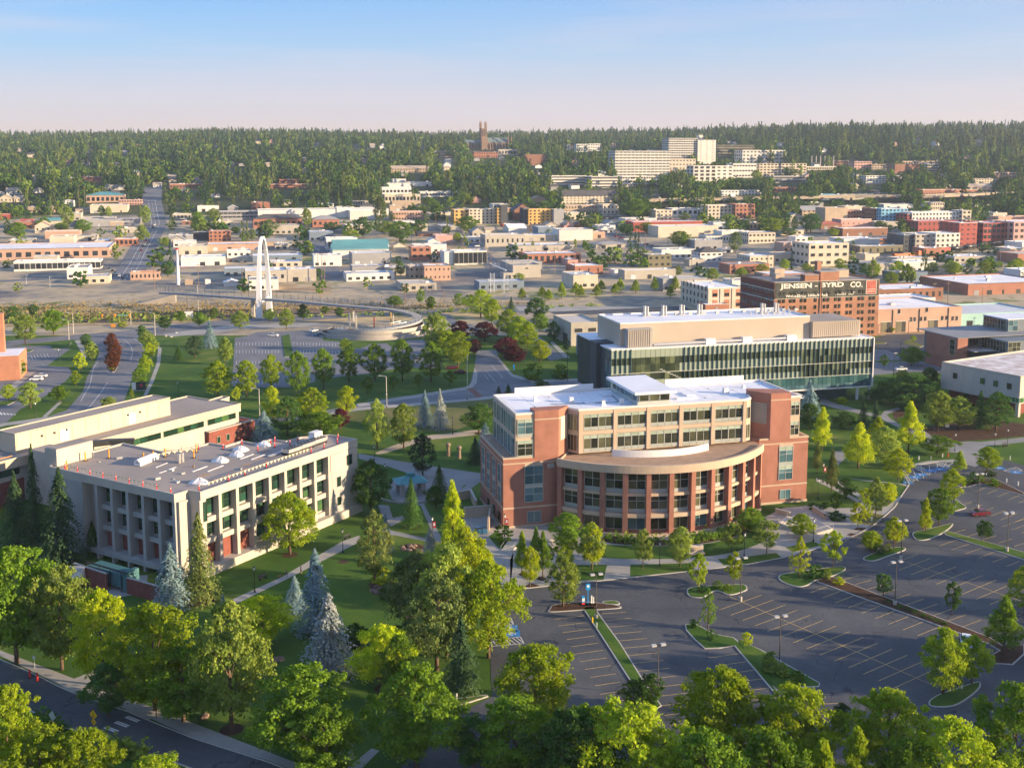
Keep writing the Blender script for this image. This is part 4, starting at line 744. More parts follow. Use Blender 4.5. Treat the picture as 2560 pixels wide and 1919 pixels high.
    # service yard
    for (a_,b_,z,lb) in (((430,1362),(765,1470),3.4,'brick screen wall beside the white trailer'),((978,1512),(1300,1600),3.0,'brick screen wall at the mouth of the service yard')):
        p,q=PZ_('D',*a_,z),PZ_('D',*b_,z); d=q-p; w=empty('yard_wall',(p.x,p.y,0),math.atan2(d.y,d.x),lb,'wall'); pb(w,'brickwork',brick_dk,0,d.length,0,.35,0,z); pb(w,'coping',conc_g,-.05,d.length+.05,-.05,.4,z,z+.15)
    p=PZ_('D',215,1415,3.6); q=PZ_('D',520,1420,3.6); d=q-p; t=empty('trailer',(p.x,p.y,0),math.atan2(d.y,d.x)+.1,'white box trailer with grey roof parked in the service yard','trailer'); L_=d.length
    pb(t,'box',white,0,L_,-1.2,1.3,1.0,3.5); pb(t,'roof',conc_g,-.03,L_+.03,-1.23,1.33,3.5,3.6); pb(t,'chassis',dkmetal,.3,L_-.3,-.8,.8,.7,1.0)
    for x in (1,L_-1.8):
        for y in (-1.05,1.05): b=MB(); b.tube((x,y-.15,.45),(x,y+.15,.45),.45,.45,12); b.obj('wheel',dkmetal,t)
    p=PZ_('D',610,1290,4.2); t=empty('loading_tank',(p.x+2.5,p.y-1.5,0),frame(az)-math.pi/2,'blue green steel canopy and tank in the service yard','tank'); st=mat('teal_steel',(.06,.16,.18),.45,.1,.5)
    pb(t,'tank',st,-1.5,8,-1.8,1.2,.8,3.4); pb(t,'frame',st,8.2,9.2,-1.8,1.2,0,4.0); pb(t,'canopy',dkmetal,-1.5,10,-2.2,-1.9,4.0,4.2)
    b=MB(); 
    for x in (-1.3,2,5,8): b.tube((x,-2.0,0),(x,-2.0,4.1),.08,.08,6)
    b.obj('posts',dkmetal,t)['kind']='stuff'
    pts=[PZ_('D',700,1500,0),PZ_('D',1200,1480,0),PZ_('D',1180,1660,0),PZ_('D',640,1760,0)]; sheet('service_yard',pts,concrete,9)
fins()
# ================================================================ long tan gym wing behind it
def wing():
    O=(-59.7,204.2); az=31; h=empty('gym_wing',(O[0],O[1],0),frame(az),'long windowless tan hall with low office wing and brick end block','building'); foot(O,az,-60,88,66,95)
    tan=mat('tan_stucco',(.48,.41,.32),.85,.10,.15,detail=6); T=11
    low=[(-40,72.3),(14,72.3),(14,69.9),(80.3,69.3),(80.3,77.6),(85,78.5),(84.8,81),(79,80.5),(79.7,90),(60.5,90),(60.5,82),(-40,82)]
    b=MB(); b.prism([(p[0],p[1]+(.9 if p[1]<75 else 0)) for p in low],0,8.6); b.obj('lower_wall',conc_w,h)
    b=MB(); b.prism(low,8.65,T-.3,0,1); b.obj('fascia',[tan,roof_g],h)
    for a_,c_ in zip(low,low[1:]+low[:1]):
        b=MB(); b.tube((*a_,T-.15),(*c_,T-.15),.22,.22,4); b.obj('parapet',tan,h)
    b=MB(); b.box(13.4,60.6,76.1,82.8,T-.3,15.3); b.obj('hall_wall',tan,h); pb(h,'hall_roof',roof_g,13.5,60.5,76.2,82.7,15.31,15.4)
    for (x0,x1,y0,y1) in ((13.3,60.7,76.0,76.25),(13.3,60.7,82.6,82.9),(13.3,13.55,76.25,82.6),(60.45,60.7,76.25,82.6)): pb(h,'parapet',tan,x0,x1,y0,y1,15.41,15.65)
    for k in range(12): pb(h,'wall_panel',tan,13.7+3.9*k,13.7+3.9*k+3.8,76.02,76.1,T+.1,15.2)
    for x,w,z1 in ((25.5,2.6,14.0),(46.5,2.2,14.0)): pb(h,'door',white,x,x+w,75.95,76.02,T,T+2.8)
    for x in (20.5,24,27.5,46.3,50.2): b=MB(); b.tube((x,75.7,13.6),(x,76.05,13.6),.25,.3,8); b.obj('wall_lamp',dkmetal,h)
    for x0,x1 in ((-30,-5),(-4,12),(18,35),(36,52),(53,67),(68.5,79)):
        n=max(3,int((x1-x0)/2.2)); window(h,(x0+x1)/2,(70.78-.6*((x0+x1)/2-14)/66.3) if x0>14 else 73.19,6.8,x1-x0,1.8,n,1,gm=g_green,fm=frame_d,rz=-.009 if x0>14 else 0)
    b=MB(); b.prism([(67.6,69),(85,68.6),(85.3,75),(80,76),(67.6,72)],0,5.2); b.obj('brick_block',brick_dk,h); 
    for a_,c_ in (((67.6,69),(85,68.6)),((85,68.6),(85.3,75)),((67.6,69),(67.6,72))): b=MB(); b.tube((*a_,5.25),(*c_,5.25),.2,.2,4); b.obj('coping',conc_g,h)
    pb(h,'block_roof',roof_g,68,84.6,69.3,70,5.1,5.22)
    for x in (71,74.5,78,81.5): window(h,x,68.9-.02*(x-68)/3,1.4,1.3,1.9,1,1,gm=g_green,fm=conc_w)
    b=MB(); b.box(-40,13,73.0,73.19,0,5.6); b.obj('brick_base',brick_dk,h)
    pb(h,'safety_rail',orange_p,24,28,70,70.1,T+.6,T+.7); pb(h,'safety_rail',orange_p,-10,10,72.5,72.6,T+.5,T+.62)
    b=MB(); b.prism([(17,69),(29,62),(33,58),(34,59),(30,64),(18,70)],11.2,12.4); b.obj('black_tarpaulin',dkmetal,h)
wing()
# ================================================================ brick warehouse with painted sign
def text_mesh(s,size,m,bold=.0,shear=0):
    cu=bpy.data.curves.new('lettering','FONT'); cu.body=s; cu.size=size; cu.extrude=.02; cu.offset=bold; cu.shear=shear; cu.resolution_u=2
    o=bpy.data.objects.new('tmp',cu); COL.objects.link(o); bpy.context.view_layer.update(); me=bpy.data.meshes.new_from_object(o.evaluated_get(bpy.context.evaluated_depsgraph_get())); bpy.data.objects.remove(o); me.materials.clear(); me.materials.append(m); return me
def put_text(parent,s,x,y,z,w,h,m,bold=0,shear=0,rz=0):
    me=text_mesh(s,1,m,bold,shear); v=np.zeros(len(me.vertices)*3); me.vertices.foreach_get('co',v); v=v.reshape(-1,3); lo=v.min(0); hi=v.max(0)
    v[:,0]=(v[:,0]-lo[0])/(hi[0]-lo[0])*w; v[:,1]=(v[:,1]-lo[1])/(hi[1]-lo[1])*h; me.vertices.foreach_set('co',v.ravel())
    o=add('lettering',me,parent,(x,y,z)); o.rotation_euler=(math.pi/2,0,rz); return o
fade_w=mat('faded_white_lettering',(.72,.68,.6),.85,.12,.5)
def warehouse():
    O=(116.7,485.7); h=empty('brick_warehouse',(O[0],O[1],0),frame(AZ),'old seven storey brick warehouse with painted black JENSEN-BYRD CO. sign','building'); foot(O,AZ,-1,55,-1,34)
    W_,D_,T=53,33,25.5
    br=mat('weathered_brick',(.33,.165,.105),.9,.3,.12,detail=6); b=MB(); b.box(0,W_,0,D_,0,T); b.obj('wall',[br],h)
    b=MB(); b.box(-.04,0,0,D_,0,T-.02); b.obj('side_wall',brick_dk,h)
    pb(h,'roof',roof_g,.4,W_-.4,.4,D_-.4,T+.0,T+.05)
    for (x0,x1,y0,y1) in ((-.1,W_+.1,-.1,.35),(-.1,W_+.1,D_-.35,D_+.1),(-.1,.35,.35,D_-.35),(W_-.35,W_+.1,.35,D_-.35)): pb(h,'parapet',br,x0,x1,y0,y1,T+.01,T+.6)
    pb(h,'painted_sign',mat('faded_black_paint',(.065,.068,.06),.85,.35,.35),0.3,W_-.5,-.13,-.101,T-6.9,T+.45); sp=empty('sign_lettering',(0,0,0)); sp.parent=h
    for z in (T+.5,T-7.0): pb(h,'sign_border',fade_w,.2,W_-.4,-.16,-.05,z,z+.14)
    put_text(sp,'JENSEN - BYRD',2.6,-.14,T-3.0,32,2.9,fade_w,.035); put_text(sp,'CO.',37.8,-.14,T-2.8,6.4,2.7,fade_w,.03); put_text(sp,'WHOLESALE  HARDWARE',5.5,-.14,T-6.4,21,1.3,fade_w,.03); put_text(sp,'Founded "1883"',30.5,-.14,T-6.2,10,1.5,fade_w,.0,.3)
    pb(h,'red_emblem',mat('faded_red_paint',(.42,.12,.09),.85,.2,.5),46.2,51.2,-.17,-.131,T-5.9,T+.1); 
    for (x0,x1,z0,z1) in ((46,51.4,T+.1,T+.22),(46,51.4,T-6.02,T-5.9),(46,46.2,T-5.9,T+.1),(51.2,51.4,T-5.9,T+.1),(46.6,50.8,T-4.0,T-3.8),(46.6,50.8,T-5.0,T-4.75)): pb(h,'emblem_border',fade_w,x0,x1,-.19,-.13,z0,z1)
    xs=[2.2,4.2,7.6,9.4,13.0,14.9,20.0,24.5,26.4,30.3,32.2,36.2,38.1,42.3,44.2,48.0,49.9]
    for j in range(7):
        z=19.9-3.15*j+(0 if j else .1)
        for i,x in enumerate(xs):
            if j==0 and x>45: continue
            if j>4 and x<15: continue
            window(h,x+.55,-.10 if j>1 else -.15,z,.95,1.7,1,2,fm=dkmetal,gm=g_dark,t=.1)
    pb(h,'pilaster',br,22.6,23.1,-.35,-.101,0,T+.6); pb(h,'downpipe',dkmetal,23.3,23.5,-.4,-.2,0,T)
    for j in range(6):
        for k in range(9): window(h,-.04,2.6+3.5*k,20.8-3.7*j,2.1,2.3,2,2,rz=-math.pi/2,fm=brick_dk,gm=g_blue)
    for z in (T-3.2,T-7.6): pb(h,'stone_band',fade_w,-.14,-.04,0,D_,z,z+.25)
    for (x0,x1,y0,y1,hh,m) in ((15.5,22.5,1,5,3.3,br),(24.5,34,3,9,4.3,br),(26.5,28.6,9.5,12,8.5,br),(8,11,14,17,2.6,stone),(13,18,24,29,4.0,stone),(40,47,16,22,3.4,stone)):
        pb(h,'roof_house',m,x0,x1,y0,y1,T+.06,T+hh); pb(h,'roof_house_cap',conc_g,x0-.1,x1+.1,y0-.1,y1+.1,T+hh,T+hh+.15)
warehouse()
# ================================================================ town buildings, placed on the street grid
CW={'W':(.63,.62,.60),'C':(.54,.475,.38),'T':(.40,.31,.23),'P':(.46,.30,.225),'B':(.34,.155,.105),'R':(.33,.085,.07),'G':(.30,.30,.31),'D':(.07,.075,.085),'O':(.17,.155,.10),'Y':(.58,.36,.12),'L':(.16,.38,.55),'E':(.40,.37,.32),'S':(.17,.22,.28),'Q':(.32,.52,.50),'H':(.60,.575,.53),'N':(.24,.12,.08),'K':(.50,.30,.26)}
CR={'w':(.74,.74,.76),'g':(.30,.30,.31),'t':(.42,.34,.26),'d':(.09,.085,.085),'b':(.50,.53,.57),'q':(.10,.28,.30),'r':(.40,.12,.08),'e':(.50,.47,.43)}
def WM(k): return mat('wall_'+k,CW[k],.85,.10,.15,detail=5)
def RM(k): return mat('roof_'+k,CR[k],.85,.14,.08,detail=6)
TR=random.Random(11)
PROT=[]
def zone(x,y):
    p=proj((x,y,terr(x,y)))[0]
    for lim,n in ((330,'left of the main street'),(700,'between the main street and the arch'),(1130,'behind the ramp, left of the cathedral'),(1500,'below the cathedral'),(1980,'below the hospital'),(9999,'at the far right of town')):
        if p<lim: return n
def tb(t,xl,yb,xr,yt,dep,wc,rc,label,win=None,gable=0,name='town_building',az=75,side=True,unit=None,zt=None,hip=0,cat='building',base=2.5,band=None):
    A=P(t,xl,yb); a=R(az); ux,uy=math.sin(a),math.cos(a); x2=px(t,xr,0)[0]; lo,hi=0,400
    for _ in range(30):
        m=(lo+hi)/2
        if proj((A.x+ux*m,A.y+uy*m,A.z))[0]<x2: lo=m
        else: hi=m
    w=lo; h=hgt(A,px(t,0,yt)[1]); o=empty(name,(A.x,A.y,A.z),frame(az),label,cat); foot((A.x,A.y),az,0,w,0,dep)
    wm,rm=WM(wc),RM(rc); dist=A.y; b=MB()
    if dist>620: q0,q1=px(t,xl,yt),px(t,xr,yb); PROT.append((q0[0],q1[0],q0[1],q1[1]+(.25*(q1[1]-q0[1]) if 'hospital' in label or 'garage' in label else 0),dist))
    if gable or hip:
        e=h*.62 if gable else h*.7; b.box(0,w,0,dep,-base,e)
        if gable==1: b.face([(0,0,e),(w,0,e),(w/2,0,h-.15)]); b.face([(w,dep,e),(0,dep,e),(w/2,dep,h-.15)])
        if gable==2: b.face([(0,dep,e),(0,0,e),(0,dep/2,h-.15)]); b.face([(w,0,e),(w,dep,e),(w,dep/2,h-.15)])
        b.obj('wall',wm,o); r=MB(); s=.5
        if gable==1:
            for sx in (0,1):
                xe=-s if sx==0 else w+s; q=[(xe,-s,e-.3),(w/2,-s,h),(w/2,dep+s,h),(xe,dep+s,e-.3)]; r.face(q if sx else q[::-1]); r.face([(p[0],p[1],p[2]-.25) for p in (q[::-1] if sx else q)]); r.face([q[0],q[1],(q[1][0],q[1][1],q[1][2]-.25),(q[0][0],q[0][1],q[0][2]-.25)])
        elif gable==2:
            for sy in (0,1):
                ye=-s if sy==0 else dep+s; q=[(-s,ye,e-.3),(w+s,ye,e-.3),(w+s,dep/2,h),(-s,dep/2,h)]; r.face(q if not sy else q[::-1]); r.face([q[0],q[1],(q[1][0],q[1][1],q[1][2]-.25),(q[0][0],q[0][1],q[0][2]-.25)])
        else:
            k=min(w,dep)/2; c=[(-s,-s,e-.2),(w+s,-s,e-.2),(w+s,dep+s,e-.2),(-s,dep+s,e-.2)]
            p,q=((k,dep/2,h),(w-k,dep/2,h)) if w>dep else ((w/2,k,h),(w/2,dep-k,h))
            if w>dep: r.face([c[0],c[1],q,p]); r.face([c[1],c[2],q]); r.face([c[2],c[3],p,q]); r.face([c[3],c[0],p])
            else: r.face([c[0],c[1],p]); r.face([c[1],c[2],q,p]); r.face([c[2],c[3],q]); r.face([c[3],c[0],p,q])
        r.obj('roof',rm,o); he=e
    else:
        pa=min(.6,h*.12); t_=.3; b.box(0,w,0,dep,-base,h-pa); b2=b
        for (x0,x1,y0,y1) in ((0,w,0,t_),(0,w,dep-t_,dep),(0,t_,t_,dep-t_),(w-t_,w,t_,dep-t_)): b.box(x0,x1,y0,y1,h-pa,h)
        b.obj('wall',wm,o); pb(o,'roof',rm,t_,w-t_,t_,dep-t_,h-pa,h-pa+.03); he=h
        n=TR.choice((1,2,3)) if unit is None else unit
        for _ in range(n):
            if w<6 or dep<6: break
            uw,ud,uh=TR.uniform(1,min(3.2,w/4)),TR.uniform(1,2.2),TR.uniform(.7,1.5); ux_,uy_=TR.uniform(1,w-uw-1),TR.uniform(1,dep-ud-1); pb(o,'roof_unit',TR.choice((metal,white,RM('e'))),ux_,ux_+uw,uy_,uy_+ud,h-pa+.03,h-pa+uh)
        if TR.random()<.4: pb(o,'coping',TR.choice((white,RM('e'),RM('d'))),-.08,w+.08,-.08,.02,h-.25,h+.06)
    gm=g_town
    def grid(face,L_,rows,cols,fw,fh,z0=0):
        cw=L_/cols; rh=(he-z0)/rows; ww,wh=cw*fw,rh*fh; stuff=(rows*cols>64) or ww*2750/dist<3.2; bb=MB()
        for j in range(rows):
            for i in range(cols):
                c=cw*(i+.5); z=z0+rh*j+rh*(1-fh)*.5
                if face=='f': q=(c-ww/2,c+ww/2,-.14,.0)
                elif face=='l': q=(-.09,.0,c-ww/2,c+ww/2)
                else: q=(w,w+.09,c-ww/2,c+ww/2)
                if stuff: bb.box(*q,z,z+wh)
                else:
                    pb(o,'window',gm,*q,z,z+wh)
                    if ww*2750/dist>9:
                        if face=='f': pb(o,'sill',RM('e'),q[0]-.1,q[1]+.1,-.2,-.0,z-.18,z-.01)
        if stuff: bb.obj('windows',gm,o)['kind']='stuff'
    if win:
        rows,cols,fw,fh=win[:4]; z0=win[4] if len(win)>4 else 0; grid('f',w,rows,cols,fw,fh,z0)
        if side: 
            sc=max(1,int(dep/(w/cols)+.3)); grid('r' if px(t,xl,0)[0]<560 else 'l',dep,rows,sc,fw,fh,z0)
    elif h<9 and w>6 and not gable:
        k=max(1,int(w/9))
        for i in range(k):
            c=w*(i+.5)/k+TR.uniform(-1,1); dw=TR.choice((1.2,2.8,3.4))
            pb(o,'door',TR.choice((dkmetal,RM('b'),g_town,WM('G'))),c-dw/2,c+dw/2,-.08,0,0,min(2.8,h*.6))
    return o,w,h
T_=tb
# ---- tile a: left of town
T_('a',-160,962,705,885,62,'P','w','long tan retail store with white roof left of the main street',(1,14,.55,.4))
T_('a',90,1026,650,962,15,'W','w','white strip of shops with dark glass front above the parking lot',(1,16,.85,.55)); T_('a',610,860,700,828,30,'C','w','cream upper block on the right end of the retail store')
T_('a',290,816,515,765,14,'P','w','plain pink tan box behind the retail store'); T_('a',440,832,625,795,16,'C','w','low white roofed shop with a red end wall')
T_('a',740,862,885,815,18,'B','w','brick corner shop with green awning by the main street',(1,5,.6,.5)); T_('a',485,652,630,622,30,'T','e','low tan shed beside the tall cream hall'); T_('a',580,652,822,598,26,'C','w','tall cream hall on the left side of town')
T_('a',525,742,905,690,15,'G','w','long grey white warehouse left of the main street'); T_('a',555,585,800,515,26,'P','q','school like building under a broad teal hip roof',(1,8,.6,.5),hip=1)
T_('a',765,602,915,565,12,'K','e','pinkish two storey block with strip windows',(2,9,.6,.45)); T_('a',510,458,645,415,14,'B','e','brick apartment block at the foot of the left woods',(3,8,.5,.4)); T_('a',675,505,805,470,14,'E','e','grey concrete block beside the brick apartments')
T_('a',1092,497,1295,462,16,'B','r','low red brick clinic below the woods',(1,10,.6,.35)); T_('a',1727,497,2008,465,22,'B','e','long red brick medical block in the trees',(2,16,.8,.3)); T_('a',1797,470,1940,434,16,'B','e','raised top floors of the red brick medical block',(2,8,.8,.3))
T_('a',225,778,330,702,14,'C','t','cream gable house beside the car lot',(1,3,.25,.3),gable=1,name='house',cat='house')
for i,(x0,y0,x1,y1,lb) in enumerate(((0,583,80,530,'white gable house at the far left edge'),(40,533,135,486,'cream gable house with dormer at far left'),(215,522,275,488,'white gable house above the left trees'),(90,580,152,536,'white cottage below the cream gable house'),(-60,545,20,505,'small white house cut by the left edge'),(985,488,1040,452,'white house near the top of the main street'),(1245,450,1290,415,'cream house in the woods above the clinic'),(1070,435,1135,400,'pale grey house hidden in the left woods'))):
    T_('a',x0,y0,x1,y1,10,'W' if i%3 else 'C','t' if i%2 else 'e',lb,(1,3,.3,.3),gable=1+(i%2),name='house',cat='house')
T_('a',300,722,402,682,12,'C','q','small building with teal gable roof',gable=2); T_('a',130,708,215,690,6,'R','r','long red container beside the car lot',unit=0); T_('a',0,690,60,655,10,'R','r','dark red shed at the left edge',unit=0)
T_('a',1410,702,1660,640,22,'G','w','grey modern building with a glass band front',(2,9,.86,.42,2)); T_('a',1660,700,2500,628,24,'W','w','very long white roofed warehouse behind the brick office')
T_('a',1630,748,1942,660,20,'B','d','brick office with dark hip roof',(1,9,.6,.35),hip=1); T_('a',2010,742,2180,668,18,'B','g','low brick house like office with grey hip roof',(1,5,.4,.35),hip=1)
T_('a',1345,834,1486,765,13,'B','w','three storey red brick hotel beside the main street',(3,5,.4,.5)); T_('a',1243,826,1345,772,14,'D','w','dark boarded shop next to the brick hotel',(1,6,.7,.5)); T_('a',1085,836,1243,790,14,'G','w','low grey shop on the main street corner')
T_('a',1100,850,1190,795,9,'E','g','old gable house tucked between the shops',(1,3,.3,.3),gable=1,name='house',cat='house'); T_('a',1150,918,1335,862,20,'C','e','cream workshop with patched roof'); T_('a',1337,895,1700,850,22,'P','w','long tan workshop with cream side wall')
T_('a',1165,992,1452,935,22,'W','w','big blank white wall shop beside the filling station'); T_('a',1460,940,1612,892,16,'W','w','small white building with two windows',(1,4,.4,.3)); T_('a',1625,965,1946,925,24,'S','w','low white roofed shop with green wall')
T_('a',1700,862,1842,815,14,'T','g','grey gable roofed barn behind the arch',gable=2); T_('a',840,1082,1030,1030,10,'P','r','low red roofed brick depot by the crossing',(1,7,.35,.4))
T_('a',1578,1102,1845,1022,24,'E','w','old concrete warehouse with one dark opening, behind the arch',(1,5,.3,.3)); T_('a',1845,1092,2035,1012,20,'E','w','pale warehouse joined to the old concrete one')
T_('a',1440,1122,1535,1078,9,'W','w','small white shed by the tracks',gable=1); T_('a',1190,1112,1240,1080,5,'T','e','tiny tan hut by the tracks',unit=0); T_('a',1320,1112,1355,1078,4,'W','e','narrow pale cabinet hut by the tracks',unit=0)
T_('a',2140,932,2500,856,22,'W','q','white steel shed with blue green roof edge',gable=2); T_('a',2100,890,2300,810,14,'W','w','white building with a red sign panel',(1,5,.4,.4)); T_('a',1270,642,1410,605,15,'W','w','white warehouse behind the poles'); T_('a',1465,640,1530,598,10,'G','w','small grey warehouse with white gable',gable=1)
T_('a',1112,692,1232,655,12,'E','w','beige shop behind the street trees',(1,5,.5,.4)); T_('a',705,735,800,705,10,'T','e','low tan yard building with stacked timber'); T_('a',780,778,880,745,12,'E','e','small flat garage by the main street')
T_('a',1170,725,1240,700,8,'N','d','dark brown garage beside the street trees')
# canopy of the filling station
A=P('a',1065,1000); c=empty('station_canopy',(A.x,A.y,0),frame(75),'white flat canopy of the filling station on thin posts','canopy'); pb(c,'canopy_top',white,0,26,0,9,4.6,5.4); pb(c,'red_trim',red_p,-.05,26.05,-.06,0,5.1,5.35)
for x in (1.5,13,24.5): pb(c,'post',white,x,x+.4,4,4.4,0,4.6)
# ---- tile b: centre of town
T_('b',288,585,517,530,18,'C','w','cream podium of the white stepped office',(1,10,.6,.4)); T_('b',270,535,460,484,18,'W','w','white stepped office, lower tier',(1,8,.6,.3)); T_('b',300,500,456,455,16,'W','w','white stepped office, middle tier'); T_('b',340,470,425,430,12,'W','w','white stepped office, top tier'); T_('b',427,482,592,450,14,'W','w','long white wing right of the stepped office')
T_('b',515,550,780,512,16,'H','w','white single storey hall with window strip',(1,14,.7,.3)); T_('b',330,392,582,345,16,'T','t','row of tan roofed condominiums on the hillside',(2,14,.4,.4),gable=2); T_('b',668,358,712,322,10,'W','e','white gable house on the hillside below the cathedral',gable=1,name='house',cat='house')
T_('b',860,295,1015,256,14,'B','r','red brick block just below the cathedral',(2,10,.5,.4)); T_('b',1190,345,1320,272,16,'N','e','plain brown brick block on the wooded slope'); T_('b',596,290,742,250,14,'T','t','brown roofed hillside apartments left of the cathedral',(2,9,.4,.4)); T_('b',1020,280,1170,240,14,'E','e','grey parish hall right of the cathedral',(1,8,.5,.4))
T_('b',1446,245,1476,208,10,'S','e','narrow slate house on the ridge',(2,2,.5,.4)); T_('b',1520,258,1592,206,14,'W','e','left one of two white ridge apartment blocks',(3,5,.6,.4)); T_('b',1596,252,1682,204,14,'W','e','right one of two white ridge apartment blocks',(3,6,.6,.4)); T_('b',1740,235,1790,200,12,'T','t','tan ridge house beside the hospital',(2,3,.4,.4))
T_('b',1360,482,1586,410,26,'H','w','left half of the white parking garage with open decks',(4,1,.97,.42)); T_('b',1618,492,1786,415,26,'H','w','right half of the white parking garage with open decks',(4,1,.97,.42)); T_('b',1660,440,1708,378,10,'H','w','blank white stair tower on the parking garage'); 
T_('b',1425,592,1785,505,18,'C','d','long cream motel block with four rows of windows',(4,15,.35,.35),gable=2); T_('b',735,722,830,628,16,'Y','w','orange end of the student flats',(4,3,.4,.5)); T_('b',830,722,1012,625,16,'C','w','cream and orange student flats, left block',(5,7,.4,.5)); T_('b',1012,722,1036,618,16,'Y','w','narrow ochre bay of the left student flats',(5,1,.5,.5)); T_('b',1036,722,1078,600,16,'D','e','dark grey stair tower of the student flats')
T_('b',1120,700,1235,588,18,'N','d','brown gable roof behind the student flats',gable=1); T_('b',1180,722,1216,618,14,'D','e','dark grey bay left of the ochre flats'); T_('b',1212,725,1375,626,16,'Y','w','ochre student flats, right block',(5,6,.4,.5)); T_('b',1375,725,1440,626,16,'G','w','grey end of the right student flats')
T_('b',340,702,535,640,16,'P','w','pink and white office with two rows of windows',(2,11,.5,.35)); T_('b',65,695,236,635,18,'H','w','white warehouse behind the dark pines'); T_('b',-20,680,70,615,18,'W','w','white shed left of the dark pines'); T_('b',130,632,235,590,14,'G','d','dark hip roofed hall behind the pines',hip=1)
T_('b',1430,655,1690,600,18,'T','w','long two storey tan building behind the flats',(2,14,.35,.35)); T_('b',1690,660,1790,594,18,'C','w','cream block joined to the tan building',(2,4,.4,.4)); T_('b',2030,698,2136,630,14,'C','w','cream three storey flats with balconies',(3,4,.35,.45)); T_('b',2137,672,2300,620,18,'W','w','white low block beside the cream flats',(1,5,.6,.4))
T_('b',1885,772,2330,706,22,'R','w','long shed with red wall and white roof',(1,9,.5,.3)); T_('b',-40,905,315,826,18,'W','q','white storage hall under a blue green roof',(1,9,.12,.7),gable=2); T_('b',460,962,586,868,12,'B','w','small square three storey brick building',(2,3,.5,.4,2))
T_('b',735,985,946,895,17,'H','w','glass fronted white showroom',(1,7,.88,.75)); T_('b',672,985,735,897,16,'W','w','white blank end of the showroom'); T_('b',80,985,322,908,20,'G','w','grey workshop with pale blue white roof'); T_('b',80,1058,285,990,14,'G','w','dark grey block at the edge of the yard'); T_('b',287,1052,442,998,14,'E','w','open fronted grey shed with white roof')
T_('b',543,1088,712,988,15,'P','w','beige two storey building with white garage doors',(2,6,.2,.28)); T_('b',446,1078,542,992,14,'T','w','brown joined house left of the beige building',(2,3,.35,.35)); T_('b',1112,1068,1291,985,17,'E','g','derelict beige block with one dark window by the yard',(1,1,.1,.15,4)); T_('b',1052,1072,1114,1035,9,'E','e','low annex beside the derelict beige block')
T_('b',1205,978,1548,912,24,'B','w','long brick shop with white roof and garage bays',(1,9,.5,.5)); T_('b',1510,1050,1690,988,20,'B','w','red brick building with stepped white roof',(1,3,.1,.4)); T_('b',1465,990,1530,948,26,'K','w','older red brick wing behind the stepped roof'); T_('b',1980,1002,2130,918,15,'O','w','olive three storey house shaped block',(2,4,.4,.35))
T_('b',1830,1077,2158,1018,12,'E','w','low grey shed with painted graffiti wall'); T_('b',1765,1050,1840,1015,10,'W','w','white low shed left of the graffiti wall'); T_('b',1410,830,1625,755,20,'H','w','tall cream hall behind the garages'); T_('b',1190,832,1410,790,20,'E','w','grey hall joined to the cream hall'); T_('b',1135,900,1510,858,26,'E','w','grey long garage with white roof behind the brick shop'); T_('b',1625,812,1705,770,14,'P','w','pink garage beside the cream hall')
T_('b',1085,780,1200,722,20,'W','w','white arched roof hall',gable=2); T_('b',852,808,928,742,12,'E','g','grey gable house by the crossroads',(1,2,.3,.3),gable=1,name='house',cat='house'); T_('b',935,778,1010,742,11,'C','t','cream house right of the grey gable house',gable=2,name='house',cat='house'); T_('b',1240,772,1325,722,12,'T','d','dark roofed tan bungalow beside the workshop',gable=2,name='house',cat='house')
T_('b',1322,758,1402,706,14,'E','t','barn like house with a round gable front',gable=1,name='house',cat='house'); T_('b',1440,755,1505,702,12,'K','t','pink gable house right of the barn house',gable=1,name='house',cat='house'); T_('b',1510,748,1570,708,10,'N','d','brown house beside the street trees',gable=1,name='house',cat='house')
T_('b',935,868,1190,790,18,'E','w','flat white roof workshop behind the lane',(1,8,.3,.3)); T_('b',615,850,725,792,16,'K','w','pink fronted garage with white roof'); T_('b',568,852,640,812,10,'W','w','small white gable garage',gable=1); T_('b',500,800,640,770,12,'N','d','low dark brown sheds beside the lane',gable=2); T_('b',345,888,425,838,12,'C','t','tan gable house behind the storage hall',gable=1,name='house',cat='house')
T_('b',1712,752,1790,696,14,'S','g','grey green gable house by the corner',(1,3,.3,.3),gable=1,name='house',cat='house'); T_('b',1645,878,1842,838,18,'E','g','eight sided looking hall under grey hip roof',hip=1); T_('b',1235,582,1330,540,14,'P','t','orange clubhouse with gable front',gable=1); T_('b',845,585,905,540,12,'K','d','pink gable house below the firs',gable=1,name='house',cat='house')
T_('b',80,602,182,572,10,'E','e','grey low block among trees',(1,6,.6,.4)); T_('b',1690,690,1870,668,12,'D','b','dark low shop with bluish roof'); T_('b',320,640,430,600,12,'T','e','low brown brick building by the railway bank'); T_('b',1045,740,1120,720,8,'R','d','dark red low shop front'); T_('b',150,945,330,905,14,'W','w','white shed roofs behind the grey workshop')
